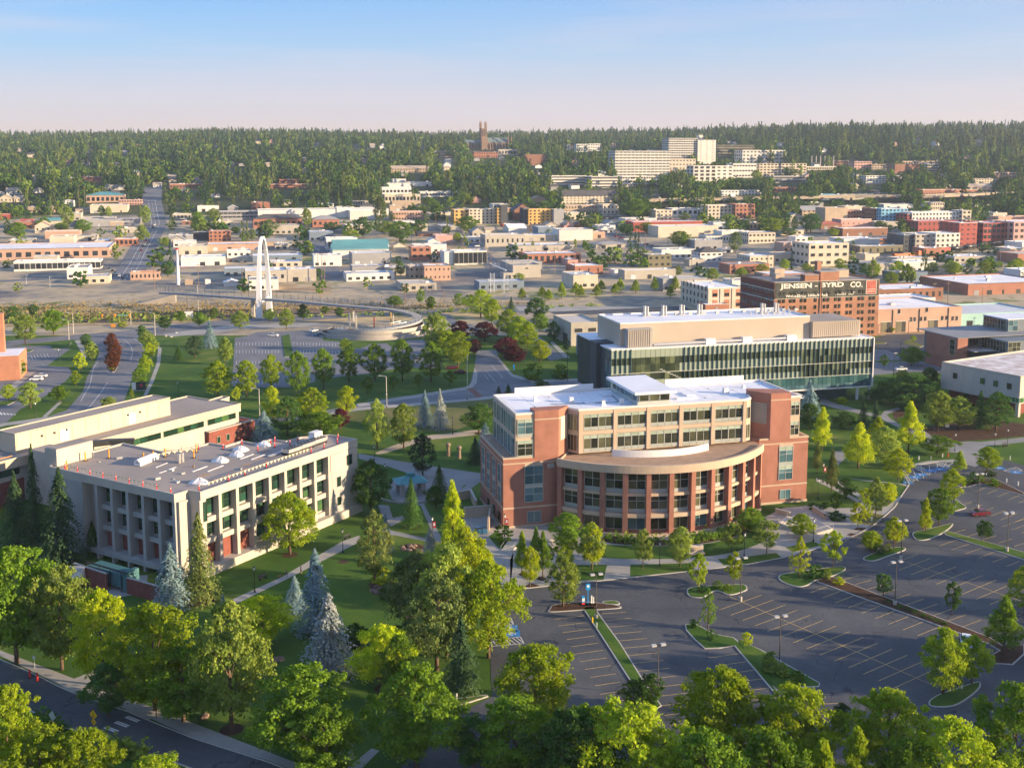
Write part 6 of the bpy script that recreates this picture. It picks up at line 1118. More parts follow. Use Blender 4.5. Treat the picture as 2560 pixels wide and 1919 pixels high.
# low infill buildings between the streets
FB=random.Random(17); names={'W':'white','C':'cream','T':'tan','B':'brick','G':'grey','E':'beige grey','P':'pinkish tan','S':'slate'}
nf=0
for _ in range(900):
    if nf>=80: break
    y=FB.uniform(655,1130); x=FB.uniform(-.47,.47)*y; w=FB.uniform(12,34); d=FB.uniform(12,24)
    a=R(75); ok=all(clear(x+math.sin(a)*w*i/3-math.cos(a)*d*j/2,y+math.cos(a)*w*i/3+math.sin(a)*d*j/2,4) for i in range(4) for j in range(3))
    p=proj((x,y,terr(x,y)))
    if not ok or (215<p[0]<430 and p[1]>450) or (830+330<p[0]<1240 and 560<p[1]<690): continue
    k=FB.choice('WWCCTBGEPSE'); hh=FB.uniform(4,8.5); o=empty('town_building',(x,y,terr(x,y)),frame(75),'low '+names[k]+' flat roofed building '+zone(x,y),'building','low '+names[k]+' infill buildings '+zone(x,y)); foot((x,y),75,0,w,0,d); nf+=1
    b=MB(); b.box(0,w,0,d,-2,hh-.5)
    for (x0,x1,y0,y1) in ((0,w,0,.3),(0,w,d-.3,d),(0,.3,.3,d-.3),(w-.3,w,.3,d-.3)): b.box(x0,x1,y0,y1,hh-.5,hh)
    b.obj('wall',WM(k),o); pb(o,'roof',RM(FB.choice('wwegb')),.3,w-.3,.3,d-.3,hh-.5,hh-.46)
    for i in range(int(w/5)): pb(o,'window' if FB.random()<.7 else 'door',g_town,5*i+1.2,5*i+3.6,-.08,0,1.0,2.8)
    for i in range(FB.randint(1,3)): u_,v_=FB.uniform(2,w-4),FB.uniform(2,d-4); pb(o,'roof_unit',FB.choice((metal,white)),u_,u_+2,v_,v_+1.6,hh-.46,hh+.7)
# ================================================================ trees: trunk with limbs, crown of leaf-sized faces
def cards(C,Nn,size,rs,asp=1.0):
    n=len(C); a=rs.normal(size=(n,3)); u=np.cross(Nn,a); u/=np.linalg.norm(u,axis=1,keepdims=True)+1e-9; v=np.cross(Nn,u); s=size*(.6+.8*rs.random((n,1)))
    j=lambda: .65+.7*rs.random((n,1))
    V=np.stack([C+u*s*j()*asp,C+v*s*j(),C-u*s*j()*asp,C-v*s*j()],axis=1).reshape(-1,3); Fq=np.arange(4*n).reshape(-1,4); return V,Fq
def crown_broad(seed,shape='round',n_blob=70,per=110,leaf=.022,base=.18):
    """unit tree 1 high, about 1 wide: leaf faces on many small lobes filling an uneven envelope"""
    rs=np.random.default_rng(seed); cs=[];rr=[]
    prof={'round':lambda t:np.sqrt(np.clip(1-(2*t-1)**2,0,1))**.9*(1-.12*t),'oval':lambda t:np.sqrt(np.clip(1-(1.9*t-.9)**2,0,1))*(1-.25*t**2),'cone':lambda t:(1-t)**.7*np.minimum(1,t*6+.35),'vase':lambda t:np.clip(.45+.75*t,0,1)*np.sqrt(np.clip(1-t**4,0,1)),'column':lambda t:np.minimum(1,t*5+.4)*(1-t**2.2)**.8}[shape]
    ph=rs.random(6)*6.28
    while len(cs)<n_blob:
        t=rs.random(); a=rs.random()*6.28; r=prof(np.array(t))*.5; wa=.5 if shape in('oval','cone') else 1; wob=1+wa*(.16*np.sin(2*a+ph[0]+4*t)+.12*np.sin(3*a+ph[1]-7*t)+.1*np.sin(5*a+ph[2]+9*t))
        q=rs.random()**.38; br=(.048+.05*rs.random()**1.5)*(1 if shape!='column' else .8); R_=max(.02,r*wob-br*.6)*q
        cs.append((R_*math.cos(a),R_*math.sin(a),base+(1-base)*(t*.94+.02))); rr.append(br*(1.15-.4*t))
    cs=np.array(cs); rr=np.array(rr); n=n_blob*per; k=np.repeat(np.arange(n_blob),per); d=rs.normal(size=(n,3)); d/=np.linalg.norm(d,axis=1,keepdims=True); d[:,2]=np.where((d[:,2]<-.25)&(rs.random(n)<.6),-d[:,2],d[:,2])
    rad=rr[k]*(.35+.85*rs.random(n)); P_=cs[k]+d*rad[:,None]*np.array([1.15,1.15,.85]); Nn=d+rs.normal(size=(n,3))*.55; Nn/=np.linalg.norm(Nn,axis=1,keepdims=True)
    V,Fq=cards(P_,Nn,leaf,rs); return V,Fq,cs
def crown_spruce(seed,levels=44,base=.04,droop=.55,leaf=.0125,wild=.14,nb=15,seg=9):
    rs=np.random.default_rng(seed); Ps=[];Ns=[]
    for l in range(levels):
        t=l/(levels-1); z=base+(1-base)*t; R_=.5*(1-t)**.85*(1 if t>.04 else .75)+.012
        for b_ in range(max(4,int(nb*(1-.5*t)))):
            a=rs.random()*6.28; Lb=R_*(1+wild*rs.normal()); z0=z+rs.normal()*.008
            for s in range(seg):
                q=(s+.6*rs.random()+.25)/seg; r=Lb*q; zz=z0-droop*Lb*q*q*.9+.05*Lb*q
                for e in range(2): off=(rs.random()-.5)*.30*Lb*(1.1-q)+rs.normal()*.006; Ps.append((r*math.cos(a)-off*math.sin(a),r*math.sin(a)+off*math.cos(a),zz+rs.normal()*.006)); Ns.append((math.cos(a)*.45+rs.normal()*.35,math.sin(a)*.45+rs.normal()*.35,1))
    P_=np.array(Ps); Nn=np.array(Ns); Nn/=np.linalg.norm(Nn,axis=1,keepdims=True); V,Fq=cards(P_,Nn,leaf,rs,1.35); return V,Fq
def trunk_mesh(seed,top=.75,r=.022,cs=None,limbs=9):
    rnd=random.Random(seed); b=MB(); b.tube((0,0,0),(.01,.0,.25),r*1.25,r,8); b.tube((.01,0,.25),(-.005,.01,top),r,r*.35,7)
    if cs is not None:
        idx=rnd.sample(range(len(cs)),min(limbs,len(cs)))
        for i in idx: c=cs[i]; z=max(.16,min(top-.1,c[2]-.18-.15*rnd.random())); b.tube((0,0,z),tuple(c),r*.42,r*.12,5)
    return b.mesh('trunk',trunk_m,True)
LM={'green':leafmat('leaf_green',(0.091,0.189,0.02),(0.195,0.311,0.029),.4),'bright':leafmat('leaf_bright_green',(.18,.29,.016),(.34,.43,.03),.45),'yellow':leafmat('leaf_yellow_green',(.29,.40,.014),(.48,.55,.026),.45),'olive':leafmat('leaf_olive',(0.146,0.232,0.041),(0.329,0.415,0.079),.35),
'dark':leafmat('leaf_dark_green',(0.044,0.11,0.024),(0.091,0.177,0.037),.25),'fir':leafmat('needle_green',(0.035,0.081,0.039),(0.078,0.135,0.056),.2),'sunfir':leafmat('needle_sunlit_olive',(0.11,0.171,0.044),(0.22,0.256,0.073),.25),'blue':leafmat('needle_blue',(0.13,0.227,0.27),(0.259,0.356,0.378),.15),'silver':leafmat('needle_silver',(0.27,0.346,0.367),(0.497,0.529,0.518),.15),'purple':leafmat('leaf_purple',(0.065,0.018,0.028),(0.13,0.028,0.041),.25),'red':leafmat('leaf_bronze_red',(.12,.045,.025),(.2,.08,.04),.3),'pine':leafmat('needle_pine',(0.085,0.146,0.041),(0.171,0.22,0.067),.25)}  # sunfir: the fir needles again, with sunlight put into the colour
VAR={}
def variant(kind,i):
    k=(kind,i)
    if k in VAR: return VAR[k]
    if kind in('round','oval','vase','cone','column'):
        nb={'round':190,'oval':150,'vase':150,'cone':150,'column':110}[kind]; V,Fq,cs=crown_broad(100+i*7+len(kind),kind,nb,75,.0125 if kind!='column' else .010,.16 if kind!='vase' else .22); tm=trunk_mesh(i,.7,.02,cs)
    elif kind=='young': V,Fq,cs=crown_broad(300+i,'oval',70,55,.019,.26); tm=trunk_mesh(i,.8,.014,cs,7)
    elif kind=='pine': V,Fq,cs=crown_broad(500+i,'oval',150,75,.0115,.16); tm=trunk_mesh(i,.85,.024,cs,14)
    elif kind=='spruce': V,Fq=crown_spruce(700+i); tm=trunk_mesh(i,.9,.014)
    elif kind=='shrub': V,Fq,cs=crown_broad(900+i,'round',70,60,.026,.02); tm=trunk_mesh(i,.4,.03)
    VAR[k]=(V,Fq,tm); return VAR[k]
CM={}
def crown_mesh(kind,i,col):
    k=(kind,i,col)
    if k not in CM: V,Fq,tm=variant(kind,i); CM[k]=mesh_np('crown',V,Fq,LM[col])
    return CM[k],VAR[(kind,i)][2]
NAMES={'round':'broadleaf_tree','oval':'broadleaf_tree','vase':'broadleaf_tree','cone':'conical_tree','column':'columnar_tree','young':'young_tree','pine':'pine_tree','spruce':'spruce_tree','shrub':'shrub'}
NT=[0]
def tree(kind,col,t,x,yb,yt,w,label,group=None):
    A=P(t,x,yb); h=hgt(A,px(t,0,yt)[1]); r=ray(*px(t,x,yb)); sc=px(t,1,0)[0]-px(t,0,0)[0]; dd=A.y*math.cos(PIT)+(H-A.z)*math.sin(PIT); W_=w*sc*dd/F
    NT[0]+=1; i=NT[0]%(4 if kind in('round','spruce') else 3); cm_,tm=crown_mesh(kind,i,col); rz=(NT[0]*2.399)%6.283
    o=empty(NAMES[kind],(A.x,A.y,A.z),rz,label,'shrub' if kind=='shrub' else 'tree',group); W_*=1.16 if kind in('round','vase','pine') else (1.3 if kind=='spruce' else 1.22)
    add('crown',cm_,o,(0,0,0),0,(W_,W_,h)); 
    if kind!='shrub': add('trunk',tm,o,(0,0,0),0,(max(W_,h*.55),max(W_,h*.55),h))
    return o
def TS(t,s):
    """one line per tree: kind colour x base top width | label"""
    for ln in s.strip().split('\n'):
        a,lb=ln.split('|'); k,c,x,yb,yt,w=a.split(); tree(k,c,t,float(x),float(yb),float(yt),float(w),lb.strip())
TS('h','''round green 110 560 -185 560|big dark green maple at the left edge above the street
round olive 400 600 -60 420|olive topped maple between the left edge maple and the yellow tree
oval yellow 665 705 85 380|bright yellow green tree beside the pavement link
round bright 1000 860 185 560|wide yellow green maple right of the yellow tree
round green 1180 930 470 520|shaded green tree in front of the wide maple
oval olive 1490 985 165 500|tall olive tree with bare leaning trunk over the lawn
round yellow 1690 460 130 360|golden spreading shrub like tree behind the tall olive tree
round green 1930 1180 585 620|large green maple above the lower pavement, right half
round bright 60 1250 705 380|sunlit maple cut by the left edge below the street
round bright 270 1480 980 470|sunlit maple in the lower left corner, second from edge
round bright 530 1500 985 430|sunlit maple in the lower left corner, third from edge
round bright 1010 1560 1165 420|low crown poking up at the bottom left of the street
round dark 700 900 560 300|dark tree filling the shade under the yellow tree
shrub dark 1420 560 420 160|dark shrub behind the olive tree
spruce blue 1440 360 120 110|small blue spruce top near the diagonal path''')
TS('l','''oval yellow 672 720 315 400|glowing yellow green tree with short trunk left of the dark spruce
round green 880 1230 590 600|large rounded maple at the bottom centre left
spruce fir 1165 745 265 270|ragged green spruce beside the drive entrance
round bright 1640 980 450 520|big sunlit maple at the corner of the parking lot
round green 1520 1330 790 560|maple at the bottom edge below the corner maple
round green 1980 1420 850 520|dense maple at the bottom edge before the parking strip
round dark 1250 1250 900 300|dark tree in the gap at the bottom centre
round green 300 1330 850 480|shaded maple beside the utility box
round green 760 820 380 240|darker crown right behind the glowing yellow green tree
shrub dark 490 450 300 150|rounded dark shrub behind the silver spruce''')
TS('k','''pine pine 890 1330 715 430|broad olive pine at the left of the central clump
pine olive 1075 1400 655 400|tall olive pine in the middle of the central clump
pine pine 1010 1480 860 420|lower pine in front of the central clump
oval bright 1340 1400 780 430|bright leafy tree at the parking lot side of the central clump
oval yellow 1185 1090 555 330|yellow green tree rising behind the central clump
cone yellow 1112 760 262 190|golden green conical tree beside the service drive
oval bright 1290 1010 700 200|bright tree between conical tree and plaza
spruce silver 965 740 565 115|small silver spruce by the boulders
pine sunfir 608 930 452 220|tall two toned conifer in the middle of the lawn
spruce blue 682 720 475 100|slim blue spruce behind the two toned conifer
shrub yellow 655 925 822 140|rounded golden shrub by the rock bed
spruce blue 235 1230 703 280|tall blue spruce beside the diagonal path
spruce blue 98 1090 868 150|short teal spruce left of the tall blue spruce
spruce silver 320 1490 985 360|silver topped spruce in front of the tall blue spruce
pine dark 588 470 128 260|dark spreading pine at the corner of the concrete hall
pine fir 918 235 -40 165|dark conifer beside the upper walk
spruce dark 1025 330 160 115|dark cypress like tree at the round plaza
spruce dark 845 560 248 150|dark spruce in front of the garden pavilion
round dark 1003 435 292 130|low dark tree right of the pavilion
shrub green 1440 660 545 110|green shrub at the foot of the plaza stairs
cone bright 1555 860 585 110|first upright green tree of the plaza group
cone green 1645 800 560 90|second tall upright green tree of the plaza group
cone green 1690 880 585 110|third upright green tree of the plaza group
oval yellow 1608 940 685 125|small golden green tree in front of the plaza group
oval bright 1835 830 590 155|upright tree at the left corner of the curved facade
round green 1850 690 468 210|dense round tree against the curved facade
oval yellow 2005 835 528 150|golden green tree at the left end of the front lawn
oval olive 1820 1075 745 215|spreading street tree on the pay station island
young olive 1730 800 680 80|thin olive tree behind the pay station tree
shrub dark 690 1010 920 100|dark shrub beside the golden shrub''')
TS('g','''oval bright 1865 990 598 320|bright green tree against the fin side of the concrete hall
spruce sunfir 1290 1290 728 250|dark green spruce at the corner of the concrete hall
spruce blue 1105 1330 925 260|blue grey spruce at the service yard
spruce fir 118 990 470 260|dark spruce at the far left beside the brick base
spruce fir 232 900 292 150|tall slim spruce between gym wing and concrete hall
spruce fir 405 1050 442 310|big dark spruce in front of the left face of the concrete hall
spruce dark 600 1000 780 120|small dark fir at the shaded corner
round dark 690 980 830 110|dark shrub like tree below the shaded fins''')
TS('e','''pine olive 240 1088 768 160|orange trunked pine on the meadow, left one
pine olive 410 1082 793 185|orange trunked pine on the meadow, right one
spruce blue 547 940 708 110|left of two frosted blue spruces on the meadow
spruce silver 645 955 706 120|right of two frosted blue spruces on the meadow
round dark 893 985 793 210|dark rounded tree beside the brick hall
spruce blue 935 1130 920 150|blue green spruce against the brick hall
spruce fir 870 1180 1010 120|dark low fir left of the brick hall
oval green 60 650 428 150|first big oval tree of the row below the middle lot, from left
oval green 225 645 408 155|second big oval tree below the middle lot
oval green 400 650 382 160|third big oval tree below the middle lot
oval green 585 655 398 170|last big oval tree of the row, beside the campus road
young green 178 730 620 90|small green tree on the lawn before the oval row
young green 340 705 610 80|slim young tree right of the small green one
young green 505 690 600 60|young tree before the third oval tree
young green 710 680 580 80|young tree near the crimson car
oval yellow 45 880 680 130|yellow tree beside the curved lane
round olive 625 480 215 190|olive tree beside the ramp mound
round bright 690 500 330 150|bright tree in front of the olive tree by the ramp
oval bright 760 560 328 180|big bright tree at the corner of the campus road
oval bright 905 240 62 180|tall bright tree beyond the ramp, centre
round bright 975 290 120 120|bright tree right of the tall one beyond the ramp
oval bright 1080 370 188 150|bright avenue tree behind the purple trees
oval bright 1160 420 235 150|second bright avenue tree behind the purple trees
oval bright 1205 450 265 130|third bright avenue tree beside the lane
oval yellow 1285 525 385 130|yellow avenue tree at the end of the lane
round dark 1265 260 112 140|dark tree at the bend of the pale street
round green 1290 335 215 110|lower green tree below the dark one at the bend
spruce fir 1100 220 108 70|dark spruce behind the avenue
round purple 770 390 262 145|left purple plum tree by the campus road
round purple 930 390 268 165|upper purple plum tree by the campus road
round purple 862 480 380 90|small purple plum tree by the corner
round purple 1065 500 368 160|middle purple plum tree right of the road
round purple 1125 540 420 150|lowest purple plum tree right of the road
pine dark 1375 395 262 90|slim dark pine before the grey garage
young dark 1458 470 378 50|slim tree before the laboratory wing
shrub green 1240 640 535 130|big green shrub by the road corner
shrub green 1420 635 540 110|green shrub on the laboratory lawn
shrub dark 1295 692 640 105|dark shrub behind the white roof
spruce fir 1020 725 680 38|little fir behind the hall roof
spruce dark 1082 725 668 50|little dark fir behind the hall roof, right one
young green 765 190 82 80|young tree beyond the ramp
young green 822 178 95 60|second young tree beyond the ramp
young green 520 165 58 62|light green tree on the railway bank
round green 585 192 105 70|round green tree on the railway bank
round green 350 172 100 110|pair of low green trees left on the railway bank
young green 1565 660 600 25|sapling at the laboratory drive
oval bright 35 470 375 70|olive green tree at the edge of the middle lot''')
TS('d','''oval bright 1400 755 518 180|first great oval tree on the green, from left
oval bright 1585 755 515 150|second great oval tree on the green
oval bright 1745 700 480 145|third great oval tree on the green
oval green 1915 745 458 160|fourth great oval tree on the green
oval green 2080 700 440 150|fifth great oval tree on the green
oval yellow 1745 775 680 90|small yellow tree in front of the third oval tree
young yellow 1520 790 685 65|small yellow tree behind the wing roof
round yellow 1760 890 755 130|yellow tree behind the gym wing
pine dark 1850 1000 750 200|dark conifer behind the gym wing brick block
spruce blue 1700 1030 840 170|blue spruce at the brick end block
round bright 2010 930 690 190|bright green tree behind the concrete hall roof
round green 2060 1010 850 260|wide green tree behind the concrete hall roof
round purple 2190 960 825 110|purple tree behind the concrete hall roof
spruce blue 1350 435 258 105|blue spruce on the green slope
pine fir 1255 500 358 120|dark round pine on the green slope
spruce dark 1150 515 420 75|small blue black spruce on the green slope
oval olive 1450 545 368 95|olive tree beside the middle lot
oval olive 1545 318 198 110|golden olive street tree left of the arch
oval olive 1842 315 183 105|golden olive street tree right of the arch
round green 1735 265 183 80|light green tree at the arch foot
round dark 1950 258 155 70|dark tree before the railway bank
round green 2090 220 168 62|small round tree before the ramp
round dark 2180 235 175 60|small dark tree before the ramp
round green 1165 275 198 65|green tree by the white cabinet
round green 1285 300 208 80|second green tree by the white cabinet
round green 1380 252 178 55|third green tree by the white cabinet
round dark 1060 320 235 90|dark tree beside the street sign
oval olive 165 410 222 155|olive tree beside the left street
round green 345 350 188 150|large green tree beside the left street
round dark 85 250 170 90|dark tree on the left bank
round dark 215 235 155 60|second dark tree on the left bank
oval olive 198 825 655 140|golden tree in the left lot green
round green 385 785 678 105|round tree at the left footpath
round bright 55 775 670 95|bright tree by the left brick building
round green 130 625 512 80|green tree in front of the left brick building
round olive 698 830 750 100|olive tree rising above the gym roof line
oval dark 555 430 345 75|dark street tree top of left pair
oval olive 590 520 395 90|olive street tree below the dark one
young yellow 518 600 462 75|yellow upright tree on the left verge
young bright 490 690 580 70|bright upright tree on the left verge
oval dark 912 375 290 62|bronze topped tree at the junction
oval olive 945 430 320 85|flowering olive tree right of the junction
oval olive 975 470 365 80|second flowering tree right of the junction
young yellow 960 520 400 80|yellow upright tree on the right verge
oval bright 935 615 480 85|bright tree on the right verge
oval green 897 690 562 90|green tree on the right verge
round red 718 450 340 80|upper bronze red tree on the drive island
round red 742 520 400 85|middle bronze red tree on the drive island
round red 728 580 460 85|lower bronze red tree on the drive island
shrub yellow 718 575 535 40|golden shrub at the tip of the drive island
shrub yellow 790 300 268 70|golden shrub at the street corner
young bright 850 775 700 30|slim bright shrub by the campus sign''')
TS('f','''cone yellow 912 1100 818 150|golden topped conical tree right of the brick hall
spruce fir 1178 960 772 95|left of two slim dark spruces by the curved path
spruce fir 1255 920 752 62|right of two slim dark spruces by the curved path
cone yellow 1145 1210 918 215|broad golden conical tree at the car park corner
cone yellow 1270 1050 878 150|yellow tipped tree behind the grey green one
oval olive 1310 1190 940 200|grey green tree beside the golden conical one
cone yellow 1468 1110 783 195|large golden pyramid tree on the lawn island
oval yellow 1400 1290 1085 160|low yellow green tree by the disabled bays
round olive 1655 970 712 210|left olive willow like tree of the wooded bed
round olive 1795 960 748 190|right sunlit olive tree of the wooded bed
round dark 1500 820 610 330|wide dark tree behind the olive trees
round dark 1370 800 640 200|dark tree left of the wide one
round dark 1600 760 560 140|dark tree by the brick and glass building
round olive 1430 640 578 85|small olive tree by the street
round green 1490 550 428 150|round green tree in the warehouse car park corner
young dark 1310 570 478 65|small dark street tree
pine dark 2030 970 718 200|dark pine before the grey panelled building
spruce dark 1925 950 712 130|dark fir before the grey panelled building
spruce dark 1835 800 690 60|dark slim fir at the grey panelled wall
spruce blue 830 880 640 160|blue spruce between the brick hall and the laboratory
round dark 830 960 790 140|dark shrub tree below the blue spruce
cone sunfir 882 1240 1035 80|slim golden edged tree against the brick hall corner
round green 1655 1120 1000 205|low spreading green tree by the walk
round dark 1050 960 850 150|dark low tree behind the golden ones
round dark 1260 780 700 130|dark bush by the laboratory entrance
shrub yellow 1040 790 750 70|golden bush at the laboratory entrance
cone bright 1795 1240 1098 95|light green young tree on the car park island
oval bright 1975 1230 1073 155|bright green tree on the right car park island
young bright 1500 400 355 40|sapling on the warehouse car park island
young bright 1360 340 300 45|yellow sapling at the orange brick wall
shrub yellow 1910 310 285 50|golden bush before the turquoise warehouse''')
TS('n','''cone sunfir 600 775 418 120|dark upright tree beside the golden edged one
round dark 725 820 650 150|low dark spreading tree on the car park lawn
young green 632 950 768 90|small dark green tree in the hedge
oval olive 968 975 648 150|olive green tree at the car park kerb
oval yellow 1075 870 690 140|golden tree between kerb trees
young bright 878 900 735 110|slim bright tree behind the kerb trees
young yellow 818 1085 855 130|yellow green street tree by the long steps
young bright 900 1040 830 80|bright street tree behind the yellow green one
cone yellow 1385 1110 818 115|glowing conical tree on the small island
round green 1500 1045 738 230|round green tree beside the glowing one
oval bright 1605 870 575 185|upright tree at the end of the bay row
young yellow 1122 1240 980 160|golden green tree beside the island lamp
round bright 930 1265 1095 155|low bright tree on the island with round shrubs
young dark 1860 1180 1005 100|thin leafless looking tree between the bays
shrub dark 1925 640 588 100|clipped dark shrub on the right island, upper
shrub dark 1790 690 600 100|clipped dark shrub on the right island, middle
shrub green 1845 680 620 75|clipped green shrub on the right island
shrub green 1720 695 640 120|wide low shrub under the young tree
shrub green 1950 720 655 120|olive clipped shrub beside the white bollards
shrub dark 1000 1290 1215 90|round dark shrub on the small bay island
shrub olive 1070 1265 1200 70|round olive shrub on the small bay island
shrub dark 440 915 855 80|dark hedge end beside the brick hall
shrub dark 500 935 885 60|dark hedge ball by the long steps
shrub dark 640 1000 930 150|dark hedge at the top of the long steps
shrub dark 550 905 850 70|dark hedge between lawn and steps''')
TS('m','''young bright 658 345 158 95|bright upright young tree on the left end of the second island
young bright 828 315 148 85|bright young tree beside the island lamp
column yellow 1142 278 72 85|narrow glowing yellow green tree on the third island
young bright 1302 228 52 125|open branched bright tree on the third island
column green 705 525 322 72|narrow green columnar tree on the long island
young olive 985 158 0 135|olive green tree at the right part of the front lawn
young olive 818 155 12 110|olive tree in the middle of the front lawn
oval olive 572 222 30 125|olive street tree by the stone sign
young olive 395 237 40 90|slim olive tree at the middle of the curved facade
young olive 150 238 12 125|olive street tree left of the narrow lawn
round bright 1150 85 -30 120|pale green tree beside the long steps
round green 905 55 -58 130|dense green shrub tree at the foot of the right tower
oval bright 1598 112 -5 100|bright tree behind the small bay island
round bright 1485 138 52 105|round bright tree on the small bay island
young dark 1540 372 252 85|sparse dark tree in the planted median
young dark 1868 455 290 80|sparse dark tree in the right median
young yellow 890 610 532 55|tiny yellow sapling on the long island
oval bright 1825 830 518 230|tall bright tree on the near island, left one
round bright 1962 780 550 160|round tree on the near island, right one
cone green 2112 640 362 190|large green tree at the end of the median
oval bright 2215 450 218 160|bright green tree at the right edge
young dark 2030 100 5 75|sparse tree in the far bays
oval bright 1745 50 -25 60|bright tree at the pay kiosk island
shrub olive 1000 705 628 85|largest clipped round shrub on the long island
shrub olive 995 725 660 75|clipped round shrub behind the lamp
shrub olive 1055 745 680 70|rightmost clipped round shrub on the long island
shrub dark 640 515 472 50|dark shrub at the head of the long island
shrub dark 725 570 522 50|dark low shrub below the columnar tree
shrub green 1135 760 718 65|green low shrub near the island tip
shrub green 1115 795 750 50|green ball shrub at the island tip
shrub green 752 325 287 45|round shrub left on the second island
shrub green 798 340 303 45|round shrub right on the second island
shrub dark 680 345 312 50|shrub below the first young tree
shrub dark 1215 275 213 90|wide dark shrub on the third island
shrub olive 1270 280 228 50|olive ball shrub on the third island
shrub yellow 1330 308 268 55|golden shrub at the start of the median
round bright 760 1190 715 420|sunlit maple at the bottom edge under the lot, left
round bright 1130 1260 790 430|sunlit maple at the bottom edge under the lot, middle
round bright 1560 1260 812 370|sunlit maple at the bottom edge under the lot, right
round bright 340 1420 870 500|large sunlit maple at the bottom edge, centre
round green 700 1500 1020 460|maple in front of the left bottom maple
round bright 1860 1480 960 430|golden green maple in the lower right
round green 2150 1360 782 380|dark green maple in the lower right corner
cone bright 1400 1480 985 260|pointed bright tree at the bottom right of centre
cone bright 1240 1500 1050 240|second pointed tree at the bottom
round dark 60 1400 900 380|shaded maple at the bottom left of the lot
round dark 350 905 760 110|dark tree at the end of the narrow strip, left
round dark 430 905 728 115|dark tree at the end of the narrow strip, right
round green 1000 1480 1010 420|maple between the bottom maples
round green 1660 1500 1060 360|maple at the bottom below the right maple
round dark 1340 960 870 70|small dark tree at the lot edge''')
for k,x in enumerate((1565,1622,1660,1693,1730,1763,1797,1832)): tree('shrub','dark','m',x,(392,420,432,445,458,470,485,498)[k],(375,400,412,425,442,455,468,482)[k],32,('first','second','third','fourth','fifth','sixth','seventh','last')[k]+' small round shrub of the planted median, from the top','shrubs in the planted median')
for k,(x,y,yt) in enumerate(((1170,1205,1130),(1300,1200,1123),(1342,1212,1138),(1425,1203,1093),(1515,1180,1093),(1548,1192,1108),(1650,1192,1110),(1680,1155,1078),(1768,1172,1103),(1802,1160,1068),(1900,1165,1078),(2025,1150,1062),(2125,1195,1112),(2155,1152,1055))):
    tree('cone','bright','b',x,y,yt,68,'cone shaped street tree of the row by the railway, '+('first','second','third','fourth','fifth','sixth','seventh','eighth','ninth','tenth','eleventh','twelfth','thirteenth','last')[k]+' from the signal towers','cone shaped street trees by the railway')
for k,(x,y,yt,w) in enumerate(((205,1082,1005,90),(395,1070,1000,75),(525,1042,975,85),(670,1020,945,70),(810,1030,970,60),(860,1030,990,60),(1025,1015,942,75),(1240,1080,952,95),(1355,1115,1025,100),(1400,1070,955,95),(1465,1100,990,90),(1560,1010,942,80),(1625,1040,965,85),(1740,1045,955,90),(1770,1050,965,80),(1870,1010,938,70),(1960,1040,948,85),(2050,1005,960,60),(2150,1030,950,110),(2175,1000,940,80))):
    tree('oval','bright','c',x,y,yt,w,'leafy avenue tree beyond the painted warehouse, '+('1st 2nd 3rd 4th 5th 6th 7th 8th 9th 10th 11th 12th 13th 14th 15th 16th 17th 18th 19th 20th'.split())[k]+' counted from the cream brick block','avenue trees beyond the painted warehouse')
# bigger single trees of the town
TT=[('round','a',108,815,708,135),('round','a',915,840,725,85),('round','a',1080,1060,960,100),('round','a',1065,870,805,50),('oval','a',1270,760,640,100),('oval','a',1375,700,620,90),('pine','a',1730,790,690,130),('pine','a',1620,830,750,60),('round','a',1810,780,735,50),('oval','a',1975,745,620,65),('round','a',2130,770,710,110),('round','a',1515,780,735,70),('round','a',535,780,690,120),('oval','a',440,740,605,80),('oval','a',655,680,600,45),('oval','a',700,680,605,40),('round','a',1955,820,765,60),('oval','a',940,730,600,70),('round','a',2045,1070,1005,70),('round','a',395,770,710,100),('oval','a',1130,560,480,90),('round','a',1500,1480,1,1)][:-1]
TT+=[('pine','b',260,720,540,90),('round','b',150,810,672,120),('round','b',75,830,755,110),('round','b',385,830,700,170),('round','b',290,790,700,110),('round','b',500,780,690,100),('pine','b',340,700,650,60),('round','b',820,770,668,150),('oval','b',610,690,638,90),('oval','b',660,690,648,60),('oval','b',755,840,775,65),('round','b',1100,690,640,55),('round','b',1600,750,680,110),('round','b',1840,790,718,100),('round','b',1970,780,710,100),('round','b',1900,690,560,150),('round','b',2180,870,765,130),('round','b',1350,790,740,75),('round','b',1370,590,515,80),('oval','b',390,1055,968,70),('round','b',1150,1100,1035,75),('round','b',545,1110,1065,110),('round','b',800,590,520,110),('round','b',570,600,545,70),('oval','b',2175,1060,985,45),('round','b',1950,640,545,90),('oval','b',1130,885,840,22),('oval','b',1185,885,845,25),('oval','b',1240,885,828,24),('oval','b',1455,880,828,22),('oval','b',1512,880,815,22),('oval','b',1570,885,820,26),('round','b',1405,870,840,28)]
TT+=[('round','c',840,775,650,150),('round','c',590,780,680,150),('round','c',650,770,700,110),('round','c',310,730,655,130),('round','c',400,760,690,100),('pine','c',355,905,770,85),('round','c',20,880,765,45),('oval','c',735,770,668,45),('round','c',700,800,745,110),('round','c',985,800,750,80),('round','c',1290,745,700,90),('round','c',1345,770,725,60),('round','c',145,820,780,50),('round','c',1110,850,805,50),('round','c',540,760,690,90),('round','c',30,700,645,70),('round','c',1480,440,370,110),('round','c',490,440,375,70),('round','c',1180,620,560,130),('round','c',1900,650,610,60),('round','c',2080,500,420,110),('round','c',2170,510,430,100),('round','c',700,650,590,80),('round','c',1930,360,270,160),('round','f',1780,1200,1,1)][:-1]
TOWN_G='broadleaf trees among the town buildings'
